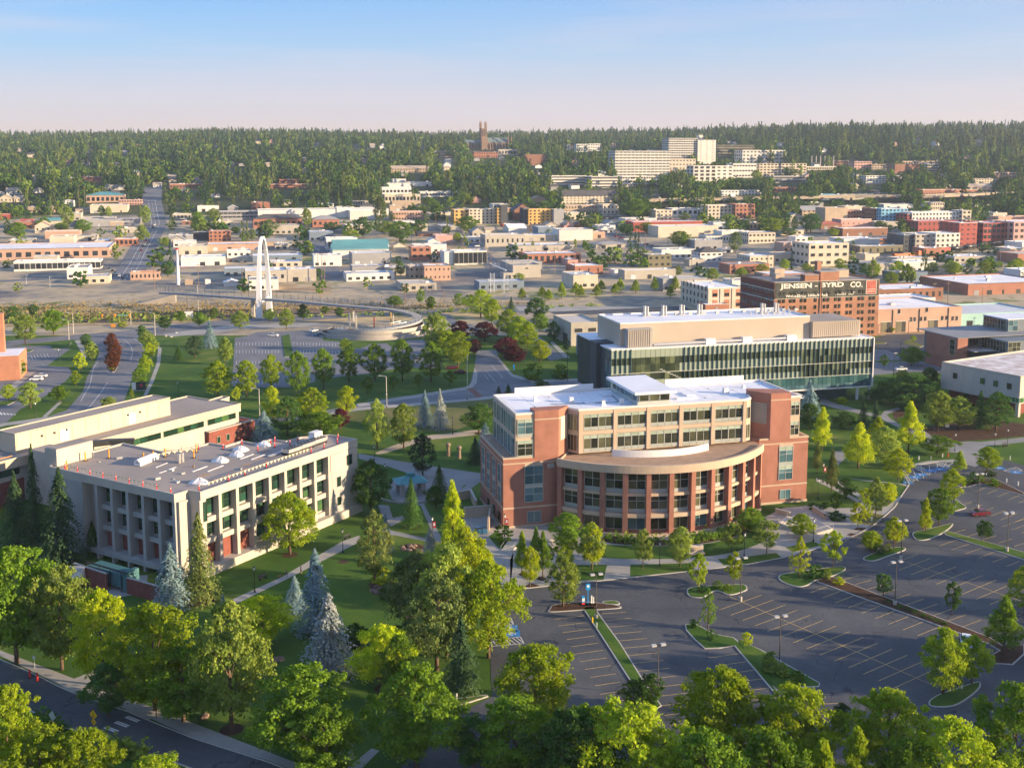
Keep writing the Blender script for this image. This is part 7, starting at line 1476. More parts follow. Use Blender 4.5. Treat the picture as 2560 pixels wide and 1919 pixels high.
for i,(k,t,x,yb,yt,w) in enumerate(TT): 
    c=('green','olive','dark','bright')[i%4] if k!='pine' else 'pine'; q=P(t,x,yb); zn=zone(q.x,q.y); cn={'green':'green','olive':'olive green','dark':'dark green','bright':'bright green','pine':'tall dark pine'}[c]; tree(k,c,t,x,yb,yt,w,(cn+(' rounded tree ' if c!='pine' else ' ')+'among buildings '+zn),cn+' trees among buildings '+zn)
# far tree meshes, one mesh each
def far_mesh(nm,kind,seed,col):
    rs=np.random.default_rng(seed)
    if kind=='fir': V,Fq=crown_spruce(seed,15,.1,.45,.045,.15,6,3)
    elif kind=='pine': V,Fq,_=crown_broad(seed,'column',26,14,.062,.22)
    else: V,Fq,_=crown_broad(seed,'round',26,22,.055,.08)
    n=len(Fq); b=MB(); b.tube((0,0,-.05),(0,0,.6),.02,.012,5); 
    v2=np.array(b.v); q=[f for f in b.f if len(f)==4]; V=np.vstack([V,v2]); Fq=np.vstack([Fq,np.array(q)+len(V)-len(v2)]); fi=[0]*n+[1]*len(q)
    return mesh_np(nm,V,Fq,[LM[col],trunk_m],fi)
FARM={'fir':[far_mesh('fir','fir',s,c) for s,c in ((1,'fir'),(2,'fir'),(3,'sunfir'))],'pine':[far_mesh('ponderosa','pine',s,c) for s,c in ((4,'pine'),(5,'fir'),(6,'sunfir'))],'leaf':[far_mesh('leafy','leaf',s,c) for s,c in ((7,'green'),(8,'olive'),(9,'dark'),(10,'dark'))]}
FR=random.Random(21); FARS=[]; SRC={'fir':[],'pine':[],'leaf':[]}
def dens(px_,py_): return 1
def visible_xy(x,y): return abs(x)<.48*y+30
cand=[]
def shades(x,y,hh):   # would this tree stand in front of a far building the photo shows open?
    p=proj((x,y,terr(x,y)+hh)); q=proj((x,y,terr(x,y)))
    for (x0,x1,y0,y1,yd) in PROT:
        if y<yd and x0-3<p[0]<x1+3 and p[1]<y1-(y1-y0)*(.3 if y<1500 else .2) and q[1]>y0: return True
    return False
def hide(x,y):   # keep buildings and streets clear
    return not clear(x,y,4) or on_street(x,y)
for _ in range(10500):   # town and its edge
    y=FR.uniform(640,1350); x=FR.uniform(-.5,.5)*y
    if hide(x,y): continue
    p=proj((x,y,terr(x,y)))
    wood=sm(900,1180,y); d=.07+.16*sm(700,820,y)+.8*wood
    if p[0]>1900 and p[1]<520: d=max(d,.4)
    n_=math.sin(x*.021+1.3)*math.sin(y*.017+x*.006)+.6*math.sin(x*.05)*math.sin(y*.043)
    if FR.random()<d*(.5+.5*n_): cand.append((y,x,'leaf' if FR.random()<.8-.45*wood else FR.choice(('fir','pine'))))
cand.sort(); cnt={'fir':0,'pine':0,'leaf':0}; rest=[]
GL={'fir':('slender fir at the edge of the hillside woods','firs below the hillside woods','fir_tree'),'pine':('tall pine at the edge of the hillside woods','pines below the hillside woods','pine_tree'),'leaf':('leafy tree standing between the low town buildings',TOWN_G,'broadleaf_tree')}
for y,x,k in cand:
    hh=FR.uniform(14,24) if k!='leaf' else FR.uniform(6,13)
    if shades(x,y,hh): continue
    w_=hh*(FR.uniform(.28,.38) if k!='leaf' else FR.uniform(.85,1.25)); lim={'fir':150,'pine':110,'leaf':45}[k]
    if cnt[k]<lim:
        cnt[k]+=1; o=add(GL[k][2],FR.choice(FARM[k]),None,(x,y,terr(x,y)),FR.uniform(0,6.28),(w_,w_,hh)); zn=zone(x,y); tag(o,{'fir':'slender fir ','pine':'tall pine ','leaf':'round leafy tree '}[k]+zn,'tree',{'fir':'firs ','pine':'pines ','leaf':'leafy trees '}[k]+zn); SRC[k].append(o)
    else: rest.append((x,y,k,w_,hh))
# houses peeping out between the hillside trees
HR=random.Random(8)
for i in range(130):
    y=HR.uniform(1150,2300); x=HR.uniform(-.46,.42)*y
    if not clear(x,y,8): continue
    if on_street(x,y,8): continue
    w=HR.uniform(8,12); d=HR.uniform(8,11); hh=HR.uniform(5,8); mk=HR.choice(('white','cream','grey','pink brick','beige')); o=empty('hillside_house',(x,y,terr(x,y)),frame(75+HR.choice((0,90))),'small '+mk+' gabled house in the trees '+zone(x,y),'house',mk+' hillside houses '+zone(x,y)); foot((x,y),75,-4,14,-14,14); q0,q1=proj((x-2,y,terr(x,y)+hh)),proj((x+w,y,terr(x,y)-1))
    if HR.random()<.6: PROT.append((q0[0],q1[0],q0[1],q1[1],y))
    m={'white':white,'cream':WM('C'),'grey':WM('G'),'pink brick':WM('K'),'beige':WM('E')}[mk]; b=MB(); b.box(0,w,0,d,-3,hh*.62); b.face([(0,0,hh*.62),(w,0,hh*.62),(w/2,0,hh)]); b.face([(w,d,hh*.62),(0,d,hh*.62),(w/2,d,hh)]); b.obj('wall',m,o); b=MB(); e=hh*.62
    b.face([(-.5,-.5,e-.2),(w/2,-.5,hh+.15),(w/2,d+.5,hh+.15),(-.5,d+.5,e-.2)][::-1]); b.face([(w+.5,-.5,e-.2),(w/2,-.5,hh+.15),(w/2,d+.5,hh+.15),(w+.5,d+.5,e-.2)]); b.obj('roof',HR.choice((RM('g'),RM('t'),RM('d'))),o)
# hillside forest: one mass, instanced on points
for _ in range(2600):   # leafy belt under the hospital and along the right slope
    y=FR.uniform(960,1330); x=FR.uniform(.0,.5)*y
    if hide(x,y) or FR.random()<.35-.3*math.sin(x*.03)*math.sin(y*.03): continue
    k='leaf' if FR.random()<.8 else 'fir'; hh=FR.uniform(8,15) if k=='leaf' else FR.uniform(14,20)
    if shades(x,y,hh): continue
    rest.append((x,y,k,hh*(1.05 if k=='leaf' else .36),hh))
for _ in range(25000):
    u_=FR.random(); y=1180+ (3250-1180)*u_**.85; x=FR.uniform(-.5,.5)*y
    if y<1750 and hide(x,y): continue
    n_=math.sin(x*.012+2)*math.sin(y*.011)+.5*math.sin(x*.031+y*.02)
    lf=.62-.30*sm(1450,2400,y)+.25*n_
    if n_<-.75 and FR.random()<.7: continue
    k='leaf' if FR.random()<lf else FR.choice(('fir','pine','fir'))
    hh=(FR.uniform(12,23)+10*FR.random()**2.5)*(1+.3*sm(.1,.3,x/y)) if k!='leaf' else FR.uniform(10,19); w_=hh*(FR.uniform(.32,.5) if k!='leaf' else FR.uniform(.85,1.15))
    if shades(x,y,hh): continue
    rest.append((x,y,k,w_,hh))
def scatter(name,items,srcs,label,z=None):
    me=bpy.data.meshes.new(name); me.vertices.add(len(items)); me.vertices.foreach_set('co',np.array([(a[0],a[1],terr(a[0],a[1]) if z is None else z) for a in items],dtype=np.float32).ravel())
    a=me.attributes.new('sc','FLOAT_VECTOR','POINT'); a.data.foreach_set('vector',np.array([(i[3],i[3],i[4]) for i in items],dtype=np.float32).ravel())
    a=me.attributes.new('rot','FLOAT_VECTOR','POINT'); a.data.foreach_set('vector',np.array([(0,0,FR.uniform(0,6.28)) for i in items],dtype=np.float32).ravel())
    a=me.attributes.new('pick','INT','POINT'); a.data.foreach_set('value',np.array([FR.randrange(len(srcs)) for i in items],dtype=np.int32))
    o=add(name,me); g=bpy.data.node_groups.new(name,'GeometryNodeTree'); g.interface.new_socket('Geometry',in_out='INPUT',socket_type='NodeSocketGeometry'); g.interface.new_socket('Geometry',in_out='OUTPUT',socket_type='NodeSocketGeometry')
    N=g.nodes.new; gi=N('NodeGroupInput'); go=N('NodeGroupOutput'); ip=N('GeometryNodeInstanceOnPoints'); gg=N('GeometryNodeGeometryToInstance')
    mp=N('GeometryNodeMeshToPoints'); g.links.new(gi.outputs[0],mp.inputs[0]); g.links.new(mp.outputs[0],ip.inputs['Points'])
    for s in reversed(srcs): oi=N('GeometryNodeObjectInfo'); oi.inputs['Object'].default_value=s; oi.transform_space='ORIGINAL'; oi.inputs['As Instance'].default_value=True; g.links.new(oi.outputs['Geometry'],gg.inputs[0])
    g.links.new(gg.outputs[0],ip.inputs['Instance']); ip.inputs['Pick Instance'].default_value=True
    for nm,sock,ty in (('sc','Scale','FLOAT_VECTOR'),('rot','Rotation','FLOAT_VECTOR'),('pick','Instance Index','INT')):
        na=N('GeometryNodeInputNamedAttribute'); na.data_type=ty; na.inputs[0].default_value=nm; oo=[q for q in na.outputs if q.enabled][0]; g.links.new(oo,ip.inputs[sock])
    g.links.new(ip.outputs[0],go.inputs[0]); m=o.modifiers.new('scatter','NODES'); m.node_group=g; tag(o,label,'woods' if 'wood' in label or 'forest' in label else 'trees',None,'stuff'); return o
def pick(k): 
    s=[];seen=set()
    for o in SRC[k]:
        if o.data.name not in seen: seen.add(o.data.name); s.append(o)
    return s
for k,nm,lb in (('fir','fir_forest','dense fir forest covering the far hillside and skyline'),('pine','pine_forest','tall pine woods mixed into the far hillside forest'),('leaf','leafy_woods','rounded leafy woods on the lower hillside below the firs')):
    scatter(nm,[r for r in rest if r[2]==k],pick(k),lb)
# trees outside the right edge that shade the parking lot
OR=random.Random(4)
for i in range(34):
    y=OR.uniform(100,200); x=OR.uniform(118,168)+max(0,(y-150))*.35
    hh=OR.uniform(16,22); W_=OR.uniform(11,15); cm_,tm=crown_mesh('round',i%4,'green'); o=empty('broadleaf_tree',(x,y,0),OR.uniform(0,6),'tall leafy tree of the belt right of the parking lot','tree','belt of trees right of the parking lot'); add('crown',cm_,o,(0,0,0),0,(W_,W_,hh)); add('trunk',tm,o,(0,0,0),0,(W_,W_,hh))
# dry scrub on the railway bank and low planting
def tufts(name,poly,n,size,mt,label,hh=.5,seed=1):
    rs=np.random.default_rng(seed); xs=[p[0] for p in poly]; ys=[p[1] for p in poly]; out_=[]
    def inside(x,y):
        c=False; m=len(poly)
        for i in range(m):
            a,b=poly[i],poly[i-1]
            if (a[1]>y)!=(b[1]>y) and x<(b[0]-a[0])*(y-a[1])/(b[1]-a[1])+a[0]: c=not c
        return c
    while len(out_)<n:
        x,y=rs.uniform(min(xs),max(xs)),rs.uniform(min(ys),max(ys))
        if inside(x,y):
            k=rs.integers(5,10)
            for _ in range(k): out_.append((x+rs.normal()*size,y+rs.normal()*size,abs(rs.normal())*hh))
    C_=np.array(out_); Nn=rs.normal(size=C_.shape); Nn/=np.linalg.norm(Nn,axis=1,keepdims=True); V,Fq=cards(C_,Nn,size*.7,rs); o=add(name,mesh_np(name,V,Fq,mt)); tag(o,label,'scrub',None,'stuff')
scrub=leafmat('dry_scrub',(.26,.20,.09),(.42,.33,.15),.2)
tufts('dry_scrub',[(p.x,p.y) for p in pp('x',-100,765,500,742,1150,735,1330,760,1000,775,700,775,350,800,-100,800)],26000,.42,scrub,'dry golden scrub on the banks of the railway cutting',.45,3)
tufts('green_scrub',[(p.x,p.y) for p in pp('x',-100,790,340,785,800,790,1200,772,1500,760,1500,766,1000,790,400,806,-100,812)],2500,.8,LM['olive'],'green shrubs along the street beside the railway cutting',.9,4)
tufts('bed_planting',[(p.x,p.y) for p in pp('Z',850,1010,1050,1035,1250,1035,1450,1000,1600,950,1690,905,1730,930,1700,965,1600,1012,1350,1062,1000,1065,830,1045)],1500,.35,LM['green'],'low green planting at the foot of the curved facade',.7,5)
tufts('verge_shrubs',[(p.x,p.y) for p in pp('h',660,1080,700,1070,950,1160,950,1200,850,1190,680,1130)],900,.4,LM['olive'],'clipped shrubs along the near side of the lower street',.9,6)
tufts('verge_shrubs',[(p.x,p.y) for p in pp('h',230,940,300,930,420,990,400,1010,300,1000)],500,.4,LM['dark'],'dark shrubs at the near kerb by the street sign',.9,7)
tufts('lane_planting',[(p.x,p.y) for p in pp('d',688,395,745,390,775,450,770,520,735,580,700,560,690,500)],900,.5,LM['red'],'bronze planting on the drive island',.8,8)
# ================================================================ lamps, vehicles, people, signs
def dup(root,loc,rz=None,label=None,group=None):
    r=root.copy(); COL.objects.link(r); r.location=loc
    if rz is not None: r.rotation_euler[2]=rz
    if label: r['label']=label
    if group: r['group']=group
    for ch in root.children:
        c=ch.copy(); COL.objects.link(c); c.parent=r
        for g in ch.children: d=g.copy(); COL.objects.link(d); d.parent=c
    return r
# tall parking lot lamps with two heads
def lot_lamp(loc,m=None):
    o=empty('parking_lot_lamp',loc,R(15),'x','street lamp','tall two headed lamps of the parking lot'); b=MB(); b.tube((0,0,0),(0,0,.85),.32,.32,12); b.obj('concrete_base',conc_w,o); b=MB(); b.tube((0,0,.85),(0,0,8.2),.10,.07,8); b.obj('pole',m or mat('lamp_pole',(.10,.085,.07),.5,.08,1),o)
    b=MB(); b.box(-.75,.75,-.04,.04,8.05,8.15); b.obj('arm',m or MATS['lamp_pole'],o)
    for s in (-1,1): pb(o,'lamp_head',mat('lamp_head',(.42,.42,.42),.4,.05,1),s*.75-.38,s*.75+.38,-.28,.28,8.05,8.32)
    return o
LL=[('m',172,470,'lot lamp at the top of the narrow green strip'),('m',860,385,'lot lamp beside the second island, first bay row'),('m',1045,690,'lot lamp above the clipped round shrubs'),('m',1596,405,'lot lamp in the planted median'),('m',1625,188,'lot lamp at the small bay island'),('n',1823,905,'lot lamp beside the crimson hatchback'),('n',2068,1262,'lot lamp on the long green strip at right'),('m',465,840,'lot lamp between the two dark trees at the lower bays'),('m',2130,150,'lot lamp in the far right bays'),('l',2032,270,'lamp')][:-1]
p0=None
for t,x,y,lb in LL:
    q=P(t,x,y)
    if p0 is None: p0=lot_lamp(q); p0['label']=lb
    else: dup(p0,q,None,lb)
# black lantern lamps with banners
def lantern(loc):
    o=empty('lantern_lamp',loc,0,'x','street lamp','black lantern lamps on the campus walks'); b=MB(); b.tube((0,0,0),(0,0,.5),.22,.14,10); b.tube((0,0,.5),(0,0,4.3),.075,.055,8); b.obj('post',dkmetal,o); b=MB(); b.tube((0,0,4.3),(0,0,4.85),.14,.22,10); b.obj('lantern_glass',white,o); b=MB(); b.tube((0,0,4.85),(0,0,5.15),.27,.05,10); b.obj('lantern_cap',dkmetal,o); return o
p0=None
for t,x,y,lb in (('k',404,722,'lantern beside the diagonal walk, near the bench'),('g',1638,1235,'lantern beside the diagonal walk, lower end'),('k',607,150,'lantern on the upper walk behind the concrete hall'),('k',675,278,'lantern at the dark spreading pine'),('e',725,990,'lantern on the meadow between pines and spruces'),('k',980,640,'lantern with red banner by the service drive'),('k',1445,620,'lantern with crimson banner at the hall corner'),('Z',1150,1185,'lantern in front of the curved facade, middle'),('Z',1637,1130,'lantern in front of the curved facade, right'),('Z',2035,1045,'lantern at the foot of the long steps'),('n',527,690,'lantern with banner beside the dark upright tree'),('n',485,830,'short lantern in the grass by the hall corner'),('n',1632,425,'lantern on the right walk, left one'),('n',1965,420,'lantern on the right walk, middle one'),('n',2072,385,'lantern on the right walk, right one'),('l',352,1190,'lantern beside the utility box'),('d',1145,745,'lantern on the green slope'),('e',300,820,'lantern beside the curved lane'),('e',818,770,'tall dark lantern at the brick crossing'),('d',380,520,'lantern in the left lot'),('d',232,885,'lantern by the golden left tree')):
    q=P(t,x,y)
    if p0 is None: p0=lantern(q); p0['label']=lb; o=p0
    else: o=dup(p0,q,None,lb)
    if 'banner' in lb: pb(o,'banner',mat('crimson_banner',(.42,.03,.06),.7,.06,1),.1,.75,-.02,.02,2.7,4.0); pb(o,'banner_emblem',white,.25,.6,-.035,-.021,3.1,3.7)
# street lamps and signals
def signal_pole(t,x,y,yt,lb,arm=0,az=0,mst=None):
    A=P(t,x,y); h=hgt(A,px(t,0,yt)[1]); o=empty('street_light',A,az,lb,'street light'); b=MB(); b.tube((0,0,0),(0,0,h),.16,.10,8); b.obj('pole',mst or mat('pale_pole',(.5,.47,.42),.6,.08,1),o)
    if arm:
        b=MB(); b.tube((0,0,h),(arm,0,h+.3),.08,.06,6); b.obj('arm',MATS['pale_pole'],o); pb(o,'lamp_head',MATS['lamp_head'],arm-(.9 if arm<0 else 0),arm+(0 if arm<0 else .9),-.2,.2,h+.15,h+.4)
    return o,h
mat('pale_pole',(.5,.47,.42),.6,.08,1)
for a in (('d',444,385,258,'left pale street light at the junction',-1.8),('d',473,345,215,'taller pale street light behind the junction',-1.8),('d',998,357,215,'pale street light at the right side of the junction',-1.5),('d',1205,190,55,'thin pale pole before the railway bank',0),('d',1275,205,30,'thin tall pole beyond the white cabinet',0),('e',820,765,480,'dark tall pole at the road corner',0),('d',1670,870,700,'curved arm street light behind the gym wing',-1.6),('e',300,815,620,'curved arm street light by the oval row',-1.6)): signal_pole(*a[:5],arm=a[5])
o,h=signal_pole('d',843,316,190,'traffic signal pole with long arm over the junction',-1.5); 
b=MB(); b.tube((0,0,h*.72),(-14,0,h*.72),.1,.06,6); b.obj('mast_arm',MATS['pale_pole'],o)
for x in (-13.5,-7.5,-.4): pb(o,'signal_head',orange_p,x-.35,x+.35,-.2,.2,h*.72-.8,h*.72+.6)
pb(o,'street_name_sign',mat('sign_green',(.05,.35,.22),.5,.05,1),-6,-1.5,-.05,.05,h*.72-.3,h*.72+.35)
for (t,x,y,yt,lb,m) in (('d',729,320,282,'orange diamond warning sign by the junction',orange_p),):
    A=P(t,x,y); q=empty('road_sign',A,0,lb,'road sign'); hh=hgt(A,px(t,0,yt)[1]); pb(q,'post',metal,-.06,.06,-.05,.05,0,hh-.8); pb(q,'plate',m,-1.1,1.1,-.1,-.05,hh-1.6,hh)
A=P('h',610,1035); q=empty('crossing_sign',A,R(-25),'yellow diamond pedestrian sign with arrow plate below','road sign'); yl=mat('sign_yellow',(.78,.45,.01),.5,.04,1); b=MB(); b.tube((0,0,0),(0,0,3.6),.05,.05,6); b.obj('post',dkmetal,q)
b=MB(); b.box(-.5,.5,-.09,-.05,-.5,.5,0,Matrix.Translation((0,0,3.4))@Matrix.Rotation(R(45),4,'Y')); b.box(-.35,.35,-.09,-.05,-.35,.35,0,Matrix.Translation((0,0,2.35))@Matrix.Rotation(R(45),4,'Y')); b.obj('sign_plate',yl,q)['kind']='stuff'
b=MB(); b.box(-.06,.06,-.11,-.095,3.1,3.55); b.box(-.07,.07,-.11,-.095,3.6,3.75); b.box(-.16,-.02,-.11,-.095,2.98,3.12); b.box(.02,.16,-.11,-.095,2.98,3.12); b.box(-.2,.2,-.11,-.095,2.3,2.38); b.obj('walking_figure',dkmetal,q)
A=P('h',1005,905); q=empty('crossing_sign',A,R(-20),'yellow sign seen from behind across the street','road sign'); pb(q,'post',dkmetal,-.05,.05,-.05,.05,0,2.6); b=MB(); b.box(-.4,.4,-.02,.02,-.4,.4,0,Matrix.Translation((0,0,2.6))@Matrix.Rotation(R(45),4,'Y')); b.obj('sign_plate',yl,q)
A=P('h',342,1010); q=empty('diamond_sign',A,R(-30),'pale diamond sign on the near kerb','road sign'); pb(q,'post',metal,-.05,.05,-.05,.05,0,2.4); b=MB(); b.box(-.55,.55,-.02,.02,-.55,.55,0,Matrix.Translation((0,0,2.6))@Matrix.Rotation(R(45),4,'Y')); b.obj('sign_plate',mat('sign_back',(.45,.5,.48),.4,.05,1),q)
for x,y,lb in ((223,590,'small white sign on the far pavement, left'),(1737,1135,'small white sign on the far pavement, right')):
    A=P('h',x,y); q=empty('small_sign',A,R(-25),lb,'road sign'); pb(q,'post',metal,-.04,.04,-.04,.04,0,2.0); pb(q,'plate',white,-.25,.25,-.06,-.03,1.5,2.1)
for x,y,lb in ((193,652,'left orange red channel post on the street edge'),(241,672,'right orange red channel post on the street edge')):
    A=P('h',x,y); q=empty('channel_post',A,0,lb,'marker post'); b=MB(); b.tube((0,0,.1),(0,0,1.3),.2,.14,10); b.obj('post',red_p,q); b=MB(); b.tube((0,0,0),(0,0,.1),.35,.35,10); b.obj('base',dkmetal,q)
# utility box and machine
A=P('l',425,1170); q=empty('utility_cabinet',A,R(35),'pale green utility cabinet at the lower pavement','utility box'); pb(q,'cabinet',mat('pale_green_box',(.32,.40,.38),.5,.05,1),-.8,.8,-.6,.6,.15,2.6); pb(q,'plinth',conc_w,-1,1,-.8,.8,0,.15); pb(q,'door_line',dkmetal,-.02,.02,-.62,-.6,.3,2.4)
A=P('l',290,1185); q=empty('backflow_cage',A,R(30),'low metal pipe cage beside the utility cabinet','pipe cage'); pb(q,'plinth',conc_g,-1.6,1.6,-.9,.9,0,.12); b=MB(); b.tube((-1.2,0,.7),(1.2,0,.7),.16,.16,8); b.tube((-1.2,0,.1),(-1.2,0,.7),.14,.14,8); b.tube((1.2,0,.1),(1.2,0,.7),.14,.14,8); b.obj('pipes',metal,q)
# pay station island: blue P sign, red white machines, white bollards
A=P('k',1980,1055); q=empty('pay_station',A,R(10),'blue round topped sign above the parking pay station','pay station'); bl=mat('bright_blue',(.01,.25,.62),.5,.04,1)
pb(q,'sign_post',bl,-.09,.09,-.09,.09,0,3.6); pb(q,'sign_plate',bl,-.5,.5,-.08,.08,3.3,4.6); b=MB(); b.tube((0,-.1,4.1),(0,-.085,4.1),.3,.3,14); b.obj('round_logo',white,q); q.scale=(.8,.8,.85); pb(q,'machine',bl,-1.5,-.8,-.35,.35,.15,1.9); pb(q,'machine_face',white,-1.45,-.85,-.37,-.35,.9,1.6); pb(q,'machine_foot',red_p,-1.5,-.8,-.37,.35,0,.6); pb(q,'bollard',white,.7,1.0,-.15,.15,0,1.9); pb(q,'bollard',white,1.2,1.4,-.1,.1,0,1.6); pb(q,'pad',conc_w,-2,1.8,-1.2,1,.15,.2); pb(q,'barrier_bar',dkmetal,-4.4,-2.8,-.05,.05,1.4,1.6); pb(q,'barrier_post',dkmetal,-4.3,-4.1,-.08,.08,0,1.5); pb(q,'barrier_post',dkmetal,-2.4,-2.25,-.08,.08,0,1.5)
# bollard signs at bays
for t,x,y,lb,m in (('n',1250,515,'first white bay marker by the walk',white),('n',1330,500,'second white bay marker by the walk',white),('n',1528,478,'third white bay marker by the walk',white),('n',1430,500,'stone litter bin by the walk',conc_g),('n',1575,475,'small red hydrant by the walk',red_p),('n',2095,500,'lone white marker on the right lawn',white),('n',1895,645,'white bay sign below the clipped shrubs',white),('n',2065,690,'white bay sign at the far right bays',white),('n',2162,715,'second white bay sign at the far right',white),('n',935,1015,'white marker on the dry lawn panel',white),('m',1915,805,'short white marker on the near island',white),('m',1775,780,'pale blue marker at the near island tip',MATS['pale_green_box']),('l',2035,335,'blue grey marker in the green strip',MATS['pale_green_box']),('l',2008,300,'yellow marker in the green strip',mat('sign_yellow',(.78,.45,.01),.5,.04,1)),('l',1135,790,'white stake beside the drive entrance',white)):
    A=P(t,x,y); q=empty('marker_post',A,0,lb,'marker'); b=MB(); b.tube((0,0,0),(0,0,.95),.14,.14,8); b.obj('post',m,q); b=MB(); b.tube((0,0,.95),(0,0,1.05),.16,.12,8); b.obj('cap',m,q)
# cars
def car(loc,rz,col,lb,name='parked_car',group=None,big=0):
    o=empty(name,loc,rz,lb,'car',group); pts=[(-2.2,.35),(-2.25,.75),(-2.0,1.0),(-1.2,1.05),(-.55,1.45),(.9,1.5),(1.75,1.1),(2.2,.95),(2.25,.4)]; b=MB(); n=len(pts)
    lower=[(-2.2,.3),(-2.25,.7),(-2.0,.92),(-1.15,1.0),(1.7,1.02),(2.2,.92),(2.25,.35)]
    for s in (-1,1): b.face([(x,s*.88,z) for x,z in (lower if s<0 else lower[::-1])])
    for i in range(len(lower)): p,q=lower[i-1],lower[i]; b.face([(p[0],.88,p[1]),(q[0],.88,q[1]),(q[0],-.88,q[1]),(p[0],-.88,p[1])])
    b.obj('body',col,o); b=MB(); rf=[(-1.15,1.0),(-.5,1.42),(.95,1.46),(1.68,1.02)]
    for s in (-1,1): b.face([(x,s*(.84 if z<1.1 else .68),z) for x,z in (rf if s<0 else rf[::-1])])
    for i in range(1,4): p,q=rf[i-1],rf[i]; wq=lambda z:.84 if z<1.1 else .68; b.face([(p[0],wq(p[1]),p[1]),(q[0],wq(q[1]),q[1]),(q[0],-wq(q[1]),q[1]),(p[0],-wq(p[1]),p[1])])
    b.obj('windows',mat('car_glass',(.02,.025,.03),.08,.1,1,spec=.7),o); pb(o,'roof',col,-.48,.93,-.66,.66,1.43,1.5)
    for x in (-1.35,1.4):
        for s in (-1,1): b=MB(); b.tube((x,s*.78,.33),(x,s*.92,.33),.33,.33,14); b.obj('wheel',dkmetal,o); 
    for s in (-1,1): pb(o,'headlight',white,-2.27,-2.2,s*.62-.16,s*.62+.16,.62,.78); pb(o,'tail_light',red_p,2.2,2.27,s*.65-.14,s*.65+.14,.7,.9)
    return o
cw=mat('white_car_paint',(.75,.76,.78),.25,.03,1,spec=.6); cr_=mat('crimson_car_paint',(.13,.008,.02),.25,.03,1,spec=.6); cb=mat('dark_car_paint',(.03,.035,.05),.25,.03,1,spec=.6); cbl=mat('blue_car_paint',(.03,.10,.2),.25,.03,1,spec=.6); cs=mat('silver_car_paint',(.4,.4,.42),.25,.03,1,spec=.6)
for t,x,y,a,m,lb in (('n',1840,965,12,cr_,'crimson hatchback parked near the lot lamp'),('m',1935,590,70,cw,'white car half hidden by the near island trees'),('d',235,645,8,cw,'front one of two white cars by the left brick building'),('d',262,625,8,cw,'rear one of two white cars by the left brick building'),('d',1758,362,175,cw,'white sedan crossing the middle lot'),('d',2018,332,60,cw,'white car parked by the ramp mound'),('d',2045,358,60,cbl,'dark blue car parked beside the white one'),('e',720,572,4,cr_,'crimson car parked under the oval trees'),('e',770,600,4,cr_,'second dark red car behind the crimson one'),('e',495,505,80,cb,'black car in the middle lot behind the oval trees'),('f',1420,580,10,cw,'white car on the street by the grey panelled building'),('d',25,1010-700,8,cw,'white pickup far left')):
    if 'pickup' in lb: continue
    car(P(t,x,y),R(a),m,lb)
car(P('a',40,1000),R(10),cbl,'dark blue van beside the white strip shops')
# town traffic and parked cars (small in the picture)
CR_=random.Random(3); protoC={}
def cheap(col):
    b=MB(); b.box(-2.2,2.2,-.88,.88,.3,.95,0); b.box(-1.2,1.5,-.78,.78,.95,1.45,1); b.box(-1.0,1.2,-.7,.7,1.45,1.5,0); return b.mesh('small_car',[col,MATS['car_glass']])
cm_=[cheap(c) for c in (cw,cw,cs,cb,cr_,cbl)]; nmc=['white','white','silver','dark','red','blue']
for t,x0,y0,x1,y1,n,st in (('a',905,900,1000,720,9,'on the left main street'),('b',1000,1000,790,760,8,'on the side street by the showroom'),('b',1750,800,2100,890,9,'on the cross street by the olive house'),('b',500,730,760,745,9,'by the student flats'),('a',1480,960,1600,970,5,'behind the filling station'),('b',1700,958,1900,962,10,'in the yard by the olive house'),('c',-60,1005,400,1030,7,'on the avenue before the cream block'),('b',370,942,440,948,4,'behind the small brick building'),('a',1950,840,2060,900,5,'behind the arch'),('c',480,600,2100,572,13,'on the freeway'),('a',700,1010,800,1080,5,'at the left crossing'),('c',1080,960,1130,980,3,'beside the cream block'),('b',2190,880,2240,940,4,'near the small red depot')):
    for i in range(n):
        k=(i+CR_.uniform(.1,.7))/n; p=P(t,x0+(x1-x0)*k,y0+(y1-y0)*k); 
        if 'freeway' in st: p=P(t,x0+(x1-x0)*k,y0+(y1-y0)*k+12); p.z+=7.05
        elif not clear(p.x,p.y,1.5): continue
        j=CR_.randrange(6); o=add('small_car',cm_[j],None,p+Vector((0,0,.12)),R(15 if abs(x1-x0)>120 else 105)+CR_.uniform(-.05,.05)); tag(o,nmc[j]+' car '+st+', small in the distance','car','cars '+st)
